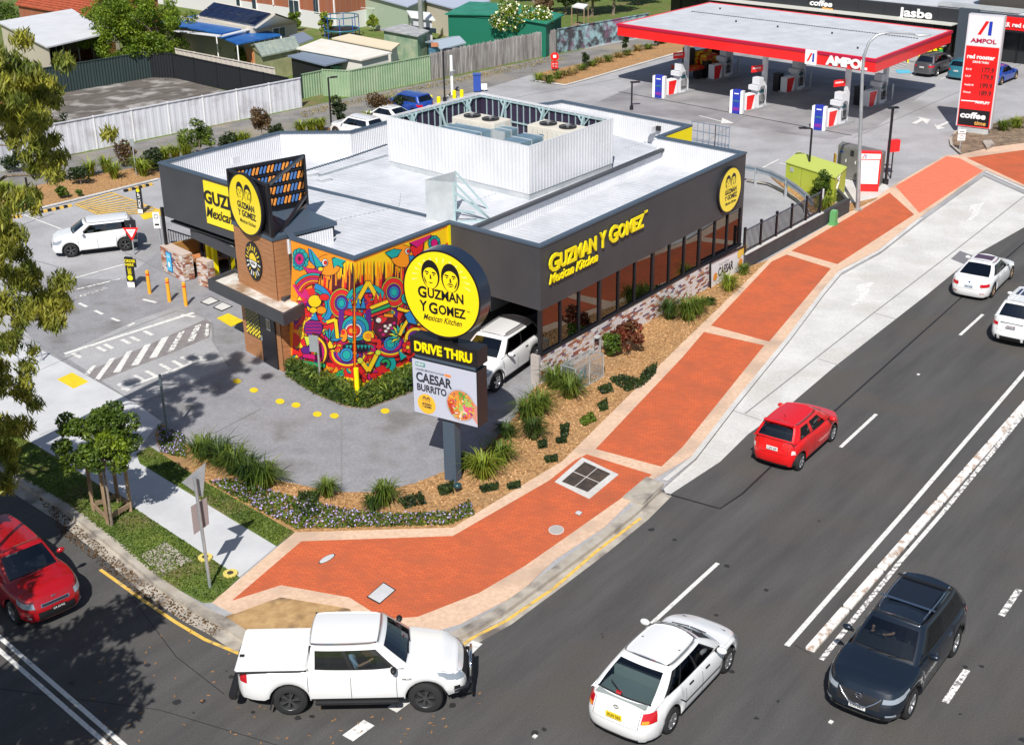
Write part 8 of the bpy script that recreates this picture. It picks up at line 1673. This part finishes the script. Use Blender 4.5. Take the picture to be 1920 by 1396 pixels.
for i,(px,py,h,m)in enumerate(((1010,152,.8,LY),(1030,156,.9,GB_),(1046,148,.8,GB_),(1062,142,.6,GS),(1075,138,.6,GS),(1090,132,.6,GB_),(1110,124,.6,GB_),(1122,118,.6,GS),(1140,116,.7,GB_),(1160,108,.6,GS),(1175,104,.6,GB_),(1195,96,.7,GS),(1215,92,.6,GB_),(1240,82,.7,GD),(1260,77,.7,GD))):
 tuft('%s grass clump number %s along the lane verge from the red sign'%({GS:'straw coloured',LY:'lime',GD:'dark'}.get(m,'green'),['one','two','three','four','five','six','seven','eight','nine','ten','eleven','twelve','thirteen','fourteen','fifteen'][i]),px,py,h*.8,.7,m,90,.05,group='grass clumps along the lane verge')
for i,(px,py)in enumerate(((1097,128),(1172,100),(1230,88))):shrub('%s upright dark shrub in the lane verge'%['left','middle','right'][i],px,py,.7,1.6,LD,400,.1,90+i)
for i,(px,py,h,s,m,lab)in enumerate(((1040,728,.9,.75,GB_,'at the left foot of the brick wall'),(1068,745,.9,.8,GB_,'in front of the wire cage'),(1010,775,.95,.8,GB_,'large one beside the drive-through edge'),(990,790,.9,.7,GB_,'leaning over the lane edge'),(1000,822,.8,.6,GD,'dark one below the large clump'),(950,822,.6,.5,GD,'small dark one at the lane kerb'),(938,868,.8,.7,GB_,'right of the pole sign foot'),(905,895,.9,.8,LY,'bright one beside the pole sign foot'),(870,878,.5,.5,GD,'small one behind the pole sign foot'),(1060,668+50,.8,.5,GD,'between brick wall and cage'),(1255,598,.9,.6,GD,'dark one left of the pair on the wall'),(1290,600,1.0,.8,GB_,'right of the pair against the long wall'),(1308,588,.8,.6,GB_,'behind the pair at the long wall'),(1366,545,.8,.6,LY,'round one under the banner'),(1330,572,.4,.3,GD,'tiny one left of the banner'),(1394,515,.5,.35,GB_,'small one at the end of the banner'),(722,945,.85,.6,GB_,'upright one near the bottom of the drive-through curve'),(614,930,.6,.5,GB_,'small one at the square grate'),(700,955,.5,.4,GD,'low dark one beside the upright one'),(412,870,.9,.9,GD,'first of the row left of the curve'),(440,885,.95,.9,GB_,'second of the row left of the curve'),(470,905,.95,.9,GD,'third of the row left of the curve'),(498,912,.9,.8,GB_,'last of the row left of the curve'),(380,858,.8,.8,GB_,'nearest the plain grey post'),(1500,340,.6,.5,GD,'behind the guard rail, left'),(1530,372,.6,.5,GD,'behind the guard rail, right'),(1545,395,.9,.8,LY,'lime one at the end of the picket fence'),(1880,245,.7,.7,GB_,'right of the price totem'),(1905,240,.7,.7,LY,'at the right picture edge by the totem'))):
 tuft('arching grass clump, '+lab,px,py,h,s,m,190,.035,group='arching grass clumps in the street garden')
for px,py,w_,h,m,lab in((1180,665,1.3,1.55,LR,'red-tipped shrub against the brick wall'),(1150,668,.8,1.2,LM,'small green shrub left of the red-tipped one'),(1545,378,1.2,1.9,LM,'small tree in front of the lime box'),(1500,345,1.2,.6,LM,'low hedge shrub by the guard rail'),(1535,362,1.2,.6,LM,'low hedge shrub before the lime box')):shrub(lab,px,py,w_,h,m,1500,.075,int(px))
MG=[(535,703),(560,690),(600,712),(664,738),(700,725),(760,690),(790,672),(795,700),(770,735),(690,765),(650,762),(590,738)]
slab('garden_soil',MG,Z1+.03,MATS['dark_soil'],.05)
mat_patch('low clipped strappy hedge growing along the foot of the mural',MG,.5,GD,7000,size=.15,wd=.2,name='mural_hedge');mat_patch('lighter blades in the hedge at the mural foot',MG,.6,GB_,5000,size=.15,wd=.2,name='mural_hedge_blades')
mat_patch('the violet ground cover by the grass strip',[(392,905),(430,900),(520,925),(640,955),(740,965),(840,960),(880,940),(890,965),(840,985),(555,992),(470,950)],.1,LM,5200,FLV,1000,size=.05);mat_patch('the small violet patch near the grey post',[(296,800),(345,815),(350,860),(300,850)],.1,LM,900,FLV,300,size=.05)
for i,(pts)in enumerate(([(1142,713),(1165,705),(1195,712),(1215,690),(1232,682),(1230,700),(1205,725),(1175,735)],[(1120,730),(1145,720),(1150,735),(1130,740)],[(1120,760),(1138,750),(1140,768),(1125,772)],[(1085,790),(1110,775),(1118,790),(1095,800)],[(1050,800),(1068,795),(1065,820),(1052,820)],[(1042,826),(1060,822),(1062,830),(1045,832)],[(1020,860),(1045,856),(1045,866),(1025,868)],[(950,912),(975,905),(975,915),(955,918)],[(898,915),(935,908),(935,918),(905,924)],[(1008,830),(1025,828),(1025,840),(1010,842)],[(560,955),(590,945),(600,965),(570,972)],[(745,940),(790,925),(800,945),(760,955)],[(560,925),(600,925),(595,945),(560,942)],[(820,915),(850,905),(850,925),(825,930)])):mat_patch('low dark green ground cover patch in the bark garden',pts,.12,LD if i!=3 else LM,420 if i else 1400,size=.05)
mat_patch('grass growing on the verge and by the kerb',[(-60,790),(43,822),(230,938),(447,1082),(400,1126),(382,1127),(296,1082),(215,1014),(134,950),(-60,840)],.05,GB_,9000,size=.035,name='verge_grass');mat_patch('grass growing in the strip by the garden',[(262,866),(258,852),(282,838),(300,850),(384,904),(549,997),(518,1021)],.05,GB_,3800,size=.035,name='strip_grass')
mat_patch('dry leaf litter lying in the gutter of the side street',[(60,915),(134,975),(269,1088),(420,1178),(400,1195),(250,1110),(120,1005)],.02,leafmat('dead_leaves',(.10,.05,.02),(.2,.12,.05)),1100,size=.04,z=.01,name='leaf_litter');mat_patch('weeds along the foot of the rear fences',[(560,212),(640,192),(827,154),(1040,106),(1060,112),(840,160),(640,200),(570,222)],.12,GS,1200,size=.06,name='fence_weeds')
mat_patch('bark chips scattered over the street garden bed',GARD+[(1200,610),(1393,505),(1440,489),(1323,602),(1280,643),(1053,865),(1040,870),(849,986),(553,994),(384,900)],.035,leafmat('bark_chips',(.30,.15,.05),(.62,.4,.2),tr=.02),9000,size=.035,name='bark_chips')
# ================================================================ BACKYARDS
def roofed(name,lab,cat,R4,z,wallm,roofm,z0=.05,walls=(0,1,2,3),rise=None,over=.12,ribs=0):
 0
 P=[at(x,y,z)for x,y in R4];A=sum(P[i].x*P[(i+1)%4].y-P[(i+1)%4].x*P[i].y for i in range(4));P=P if A>0 else P[::-1]
 c=sum(P,Vector())/4;t=thing(name,lab,cat,(c.x,c.y,z0));I=inset(P,.2)
 for i in walls:j=(i+1)%4;J=inset(P,.3);b=MB();b.prism([I[i],I[j],J[j],J[i]],z0,z-.02,wallm);b.build('wall',t,True)
 if rise:
  a,q=(P[1]+P[2])/2,(P[3]+P[0])/2;a,q=a+uzv*rise,q+uzv*rise;D=Vector((0,0,.1))
  for F_ in((P[0],P[1],a,q),(q,a,P[2],P[3])):b=MB();b.add(list(F_)+[v-D for v in F_],[(0,1,2,3),(7,6,5,4),(0,4,5,1),(1,5,6,2),(2,6,7,3),(3,7,4,0)],roofm);b.build('roof',t,True)
  for(u,v,w_)in((P[1],P[2],a),(P[3],P[0],q)):b=MB();k=(c-(u+v)/2)*.06;b.add([u+k-D,v+k-D,w_+k-D],[(0,1,2)],wallm);b.build('gable',t,True)
 else:
  b=MB();b.prism(P,z,z+.1,roofm);b.build('roof',t,True)
  if ribs:d=(P[1]-P[0]).normalized()if ribs<0 else(P[2]-P[1]).normalized();b=MB();seams(P,z+.1,Vector((d.x,d.y,0)),abs(ribs),.06,.03,roofm);b.build('roof_ribs',t,True,kind='stuff')
 return t,P
def window(t,pa_px,w_,h_,wall,mat_=None):
 (x,y),(a,c)=pa_px,wall;p=onwall(x,y,a,c);d=Vector((c[0]-a[0],c[1]-a[1],0)).normalized();n=Vector((d.y,-d.x,0));n=n if n.y<0 else-n;an=atan2(d.y,d.x)
 b=MB();b.box(p+n*.06,(w_,.1,h_),WHT,an);f=b.build('window',t,True);b=MB()
 for k in(-.24,.24):b.box(p+n*.12+d*(k*w_),(w_*.42,.03,h_*.86),mat_ or pm('window_dark',(.03,.05,.07),rough=.1),an)
 b.build('pane',f,True,kind='stuff')
def cfence(name,lab,pts,h,m,post=None,seg=2.4,pitch=.2,z=.05,kind=0,cap=None):
 P=[at(x,y,z)for x,y in pts];t=thing(name,lab,'fence',P[0])
 for a,c in zip(P,P[1:]):
  n=max(1,round((c-a).length/seg));d=(c-a).normalized();nr=Vector((d.y,-d.x,0));nr=nr if nr.y<0 else-nr
  for k in range(n):
   p,q=a.lerp(c,k/n),a.lerp(c,(k+1)/n);b=MB()
   if kind:
    m_=int((q-p).length/.14)
    for j in range(m_):r=p.lerp(q,(j+.5)/m_);hh_=h+random.uniform(-.06,.06);b.bar((r.x,r.y,z),(r.x,r.y,z+hh_),.125,.025,m,up=d)
    b.build('paling_panel',t,True,kind='stuff')
   else:ribbed(b,p,q,z,z+h,pitch,.05 if pitch<.4 else.015,m,(nr.x,nr.y));b.bar(p+nr*.03+uzv*h,q+nr*.03+uzv*h,.08,.06,cap or m);b.build('panel',t,True)
   b=MB();b.bar((p.x,p.y,z),(p.x,p.y,z+h+.05),.08,.08,post or m,up=d);b.build('post',t,True)
 return t
FD=pm('dark_green_sheet',(.03,.05,.05),rough=.6);FK=pm('near_black_sheet',(.012,.014,.018),rough=.6);FG=pm('pale_green_sheet',(.24,.36,.22),(.32,.42,.27),scale=1,rough=.6);FT=pm('weathered_palings',(.22,.2,.2),(.4,.38,.37),scale=3,rough=.9,stretch=(1,1,.2),island=.25)
FW_=pm('patchy_white_paint',(.66,.67,.73),(.40,.38,.39),scale=.8,rough=.7,detail=8,lo=.5,hi=.8)
cfence('sheet_fence','dark green corrugated fence on the far side of the vacant lot',[(40,186),(67,183),(285,146)],1.85,FD)
cfence('sheet_fence','black corrugated fence on the right side of the vacant lot',[(285,146),(327,147),(545,197)],1.75,FK)
cfence('sheet_fence','long patchy white fence between the vacant lot and the rear lane',[(-60,338),(110,294),(567,201)],1.9,FW_,post=WHT,pitch=.45)
cfence('rail_fence','low pale fence just behind the black corrugated fence',[(335,143),(520,183)],1.95,pm('pale_cream',(.6,.55,.48),rough=.7),pitch=.5)
cfence('sheet_gate','pale green corrugated gate between white fence and green fence',[(568,183+2),(606,177)],1.6,FG,post=FD)
cfence('sheet_fence','pale green corrugated fence along the rear lane',[(608,180),(658,182),(808,151)],1.75,FG)
cfence('paling_fence','weathered grey timber paling fence along the rear lane',[(810,150),(920,126),(1043,101)],1.85,FT,kind=1)
GRF=pm('graffiti_paint',(.06,.06,.07),(.32,.5,.55),scale=1.6,rough=.7,detail=5,lo=.42,hi=.6,c3=(.3,.14,.24),c3scale=.9)
cfence('painted_fence','graffiti-painted fence beyond the timber palings',[(1046,100),(1130,84),(1215,68)],1.8,GRF,pitch=1.2)
cfence('sheet_fence','dark teal green fence behind the lawn',[(628,8),(700,32),(765,52)],1.8,pm('teal_green_sheet',(.01,.15,.10),rough=.6),pitch=.8)
TILE=pm('terracotta_tile',(.42,.09,.035),(.28,.06,.03),scale=3,rough=.8);BRK=brickmat('red_house_brick',(.36,.10,.04),(.28,.07,.035),(.3,.18,.12),.24,.086,.01);CRM=pm('cream_render',(.55,.5,.4),rough=.8);BTP=pm('blue_tarp',(.01,.09,.35),(.02,.15,.45),scale=1,rough=.4);GSH=pm('green_shed_roof',(.015,.19,.12),(.03,.25,.16),scale=1,rough=.5)
t,P=roofed('carport_house','white flat-roofed carport house behind the dark green fence','house',((88,91),(205,64),(135,19),(-5,43)),2.9,CRM,WHITEM,walls=(1,2,3),ribs=.6)
a,c=at(97,140,.05),at(205,112,.05)
for k in range(5):p=a.lerp(c,k/4);b=MB();b.bar((p.x,p.y,.05),(p.x,p.y,2.9),.16 if k==0 else.09,.1,WHT,up=(1,0,0));b.build('post',t,True)
b=MB();p,q=a+Vector((.3,3.2,0)),c+Vector((0,3.2,0));b.prism([p,q,q+Vector((0,.2,0)),p+Vector((0,.2,0))],.05,2.85,CRM);b.build('wall',t,True);window(t,(112,94),.9,.9,(p,q));b=MB();b.prism([p-Vector((0,1.2,0)),q-Vector((0,1.2,0)),q-Vector((0,1.0,0)),p-Vector((0,1.0,0))],.05,1.0,BRK);b.build('low_wall',t,True)
t=thing('orange_chair','orange chair under the white carport roof','chair',at(121,128,.05));p=at(121,134,.05)+Vector((0,1,0));b=MB();b.ell(p+uzv*.9,(.3,.12,.5),pm('chair_orange',(.8,.2,.01)));b.build('backrest',t,True);b=MB();b.box(p+uzv*.45+Vector((0,-.25,0)),(.5,.5,.12),BLACK);b.build('seat',t,True)
def tiled(lab,R4,z,rise):
 t,P=roofed('tiled_house',lab,'house',R4,z,BRK,TILE,rise=rise)
 a,q=(P[1]+P[2])/2+uzv*rise,(P[3]+P[0])/2+uzv*rise;b=MB()
 for(u0,u1,w0,w1)in((P[0],P[1],q,a),(P[3],P[2],q,a)):
  for k in range(1,12):b.bar(u0.lerp(w0,k/12)+uzv*.03,u1.lerp(w1,k/12)+uzv*.03,.1,.05,TILE)
 b.build('tile_courses',t,True,kind='stuff');b=MB();b.tube([q,a],.1,TILE,8);b.build('ridge_tiles',t,True);return t
tiled('red tiled house roof at the top left beyond the carport',((28,8),(160,30),(250,10),(120,-12)),2.6,1.6);tiled('red tiled house roof at the top edge beside the blue tarp roof',((170,14),(300,-8),(250,-30),(120,-5)),2.8,1.2);tiled('red tiled roof mostly hidden behind the gum tree',((-60,185),(66,160),(10,120),(-110,140)),1.7,.8)
BRB=pm('flats_plinth_white',(.65,.65,.66),rough=.8);a,c=at(240,-2,.05),at(632,60,.05);d=(c-a).normalized();n_=Vector((-d.y,d.x,0));fl=thing('brick_flats','two-storey red brick flats with white framed windows at the top edge','flats',c)
b=MB();b.prism([a,c,c+n_*8,a+n_*8],1.45,7.5,BRK);b.build('wall',fl,True);b=MB();b.prism([a-n_*.02,c-n_*.02+d*.02,c+n_*8,a+n_*8],.05,1.45,BRB);b.build('plinth',fl,True)
for x,y,w_,h_ in((553,14,1.35,1.35),(594,10,.65,1.2),(478,5,.55,1.2),(448,0,.5,1.2)):window(fl,(x,y),w_,h_,(a,c))
b=MB();p=onwall(514,10,a,c)-n_*.08;b.bar((p.x,p.y,1.5),(p.x,p.y,7.5),.1,.1,WHT,up=d);p=c-n_*.06-d*.1;b.build('downpipe',fl,True);b=MB();b.bar((p.x,p.y,.1),(p.x,p.y,7.5),.1,.1,WHT,up=d);b.build('downpipe',fl,True)
sh_=thing('solar_house','house with two rows of dark solar panels on its roof','house',at(480,90,.05));Q=[at(*p,z)for p,z in(((368,31),2.9),((480,51),2.9),((516,25),4.1),((404,3),4.1))]
b=MB();b.add(Q+[v-uzv*.12 for v in Q],[(0,1,2,3),(7,6,5,4),(0,4,5,1),(1,5,6,2),(2,6,7,3),(3,7,4,0)],pm('cream_roof',(.6,.56,.5),rough=.6));b.build('roof',sh_,True)
PNL=pm('solar_cell_navy',(.008,.014,.05),rough=.12,coat=.6);pn=(Q[1]-Q[0]).cross(Q[3]-Q[0]).normalized()*.16;f=lambda u,v:Q[0].lerp(Q[1],u).lerp(Q[3].lerp(Q[2],u),v)+pn
for i in range(7):
 for j in range(2):u0,u1,v0_,v1_=.03+i*.135,.03+(i+1)*.135-.006,.08+j*.43,.08+(j+1)*.43-.02;K=[f(u0,v0_),f(u1,v0_),f(u1,v1_),f(u0,v1_)];b=MB();b.add(K+[v-pn*.6 for v in K],[(0,1,2,3),(0,4,5,1),(1,5,6,2),(2,6,7,3),(3,7,4,0)],PNL);b.build('solar_panel',sh_,True)
G3=at(562,41,2.7);K=[Q[2],G3,G3+(Q[3]-Q[2]),Q[3]];b=MB();b.add(K,[(3,2,1,0)],MATS['cream_roof']);b.add([Q[1]-uzv*.15,G3-uzv*.1,Q[2]-uzv*.12],[(0,1,2)],CRM)
b.build('roof',sh_,True);a,c=Q[1]+Vector((-.3,.3,0)),G3+Vector((-.3,.2,0));b=MB();n_=Vector((0,.2,0));b.prism([a,c,c+n_,a+n_],.05,2.75,CRM);b.build('wall',sh_,True);window(sh_,(522,61),1.2,.8,(a,c));a2=Q[0]+Vector((-1.5,.8,0));b=MB();b.prism([a2,a,a+n_,a2+n_],.05,2.8,CRM);b.build('wall',sh_,True)
roofed('tarp_extension','low roof covered by a blue tarpaulin beside the big green tree','roof',((415,66),(480,50),(370,30),(300,44)),2.5,pm('ext_wall',(.2,.18,.15)),BTP,walls=(1,2));b=MB();b.bar(at(330,58,2.62),at(415,68,2.62),.5,.06,WHITEM);b.bar(at(415,68,2.62),at(480,52,2.62),.4,.06,WHITEM);b.build('roof_edge',label='white gutter edge in front of the blue tarpaulin roof',cat='gutter')
t,P=roofed('blue_awning','bright blue shade awning over the potted plants','awning',((445,85),(527,68),(482,54),(406,69)),2.3,CRM,BTP,walls=());
for q in P:b=MB();b.bar((q.x,q.y,.05),(q.x,q.y,2.3),.08,.08,WHT,up=(1,0,0));b.build('post',t,True)
GLS=pm('old_glasshouse_pane',(.26,.32,.28),(.38,.42,.35),scale=2,rough=.3)
t,P=roofed('glasshouse','old glasshouse shed with grey panes and an orange slatted end','glasshouse',((490,105),(562,90),(545,72),(466,86)),1.9,pm('glasshouse_wall',(.3,.32,.16),(.42,.42,.25),scale=2,rough=.5),GLS,rise=.5)
for k in range(9):u=k/8;a=P[0].lerp(P[1],u);c=((P[3]+P[0])/2+uzv*.5).lerp((P[1]+P[2])/2+uzv*.5,u);b=MB();b.bar(a+uzv*.03,c+uzv*.03,.04,.04,STEEL);b.build('glazing_bar',t,True)
a,c=at(466,130,.05),at(480,137,.05)
for k in range(6):p=a.lerp(c,k/5);b=MB();b.bar((p.x,p.y-.1,.05),(p.x,p.y-.1,1.8),.07,.03,pm('orange_slat_wood',(.6,.22,.08)));b.build('slat',t,True)
roofed('metal_awning','small blue-grey metal roof behind the glasshouse','awning',((562,84),(588,74),(568,62),(543,70)),2.1,CRM,pm('blue_grey_roof',(.2,.25,.33),rough=.5),walls=())
t,P=roofed('white_shed','white shed with a broad cream-white roof behind the pale green fence','shed',((678,115),(735,101),(603,75),(556,93)),1.9,pm('shed_white',(.72,.71,.66),rough=.7),pm('cream_white_roof',(.74,.7,.62),(.8,.78,.72),scale=1,rough=.6),ribs=.5)
roofed('cream_shed','second cream roofed shed behind the white shed','shed',((735,96),(750,84),(655,66),(622,74)),1.9,MATS['shed_white'],pm('cream_roof2',(.76,.66,.48),rough=.6))
t,P=roofed('lean_to','dark blue-grey lean-to roof on posts in front of the white shed','lean-to',((610,125),(660,113),(590,96),(539,107)),1.7,FK,MATS['blue_grey_roof'],walls=(2,3),ribs=-.4)
roofed('green_tank','sea-green tank box behind the green gate','tank',((620,128),(660,124),(655,116),(618,120)),1.2,pm('sea_green',(.12,.35,.25),rough=.5),MATS['sea_green'])
roofed('green_shed','patchy pale green shed with flat grey roof by the power pole','shed',((784,70),(805,60),(757,47),(713,57)),2.0,pm('patchy_green',(.18,.3,.2),(.4,.46,.32),scale=1.5,rough=.8,detail=7),pm('grey_sheet_roof',(.3,.32,.34),(.48,.48,.48),scale=2,rough=.6))
t,P=roofed('camper_van','white camper van roof behind the pale green shed','camper',((770,34),(816,40),(806,26),(762,22)),2.3,WHITEM,WHT,z0=.4);b=MB();b.bar(P[0]-uzv*.75+Vector((.0,.12,0)),P[1]-uzv*.75+Vector((0,.12,0)),.12,.35,pm('window_dark',(.03,.05,.07)));b.build('window',t,True)
t,P=roofed('blue_shed','small blue garden shed with silver gabled roof','shed',((826,92),(874,80),(850,68),(797,78)),1.5,pm('shed_blue',(.12,.3,.48),rough=.6),pm('silver_blue_roof',(.38,.45,.52),rough=.5),rise=.25);b=MB();b.box(at(815,84,1.7),(.5,.35,.25),pm('terracotta_box',(.5,.2,.1)));b.build('roof_box',t,True)
t,P=roofed('long_shed','long dark green shed with green gabled roof behind the flowering tree','shed',((1026,44),(1058,27),(880,3),(834,26)),2.6,pm('shed_green_wall',(.01,.16,.10),rough=.6),GSH,rise=.3,ribs=0)
roofed('pale_roof_house','pale grey roofed house behind the long green shed','house',((850,18),(920,4),(860,-14),(790,2)),2.4,CRM,pm('pale_blue_roof',(.42,.47,.58),rough=.6));roofed('grey_roof_house','pale green house with white windows above the lawn','house',((765,15),(800,0),(700,-30),(630,-22)),2.6,pm('pale_green_wall',(.4,.5,.38),rough=.7),MATS['pale_blue_roof'])
t=thing('trampoline','blue netted trampoline on the lawn beside the brick flats','trampoline',at(642,70,.05));c=at(642,70,.05);b=MB();b.cyl(c+uzv*.6,1.3,.06,DARK,20);b.build('mat',t,True);b=MB();b.tube([c+Vector((1.4*cos(k*pi/10),1.4*sin(k*pi/10),.65))for k in range(21)],.07,PTE,6,cap=False);b.build('pad_ring',t,True);b=MB();b.tube([c+Vector((1.4*cos(k*pi/10),1.4*sin(k*pi/10),1.7))for k in range(21)],.05,PTE,6,cap=False);b.build('top_ring',t,True)
for k in range(8):b=MB();p=c+Vector((1.4*cos(k*pi/4),1.4*sin(k*pi/4),0));b.bar(p,p+uzv*1.75,.06,.06,PBL,up=(1,0,0));b.build('pole',t,True)
t=thing('clothes_line','rotary clothes line standing on the lawn','clothes line',at(712,52,.05));p=at(712,54,.05);b=MB();b.bar(p,p+uzv*1.7,.05,.05,STEEL,up=(1,0,0));b.build('post',t,True)
for k in range(4):b=MB();b.bar(p+uzv*1.65,p+Vector((1.5*cos(k*1.57+.3),1.5*sin(k*1.57+.3),1.8)),.03,.03,WHT);b.build('arm',t,True)
t=thing('yellow_cart','yellow and black cart beside the glasshouse','cart',at(517,135,.05));p=at(517,134,.05);b=MB();b.box(p+uzv*.55,(1.0,.6,.4),pm('cart_yellow',(.85,.42,.01)),.3);b.build('tray',t,True)
b=MB();b.box(p+uzv*.85,(1.4,.7,.15),BLACK,.3);b.build('top',t,True)
for s in(-.4,.4):b=MB();b.cyl(p+Vector((s,-.3,.25)),.24,.06,RUB,14,axis='Y');b.build('wheel',t,True)
t,P=roofed('shade_stand','small white-roofed lookout stand among the dark trees at the top','stand',((1095,18),(1103,11),(1083,8),(1072,14)),2.4,CRM,WHT,walls=())
for q in P:b=MB();b.bar((q.x,q.y,.05),(q.x,q.y,2.4),.08,.08,WOOD,up=(1,0,0));b.build('post',t,True)
b=MB();b.prism([P[0],P[1],P[2],P[3]],.9,1.0,WOOD);b.build('deck',t,True)
t=thing('timber_stack','leaning boards stacked at the right end of the white shed','timber stack',at(745,128,.05));
for k in range(5):p=at(738+k*3,131-k,.05);b=MB();b.bar(p,p+Vector((-.35,.2,1.7)),.12,.05,(WOOD,WHITEM,TIMB)[k%3]);b.build('board',t,True)
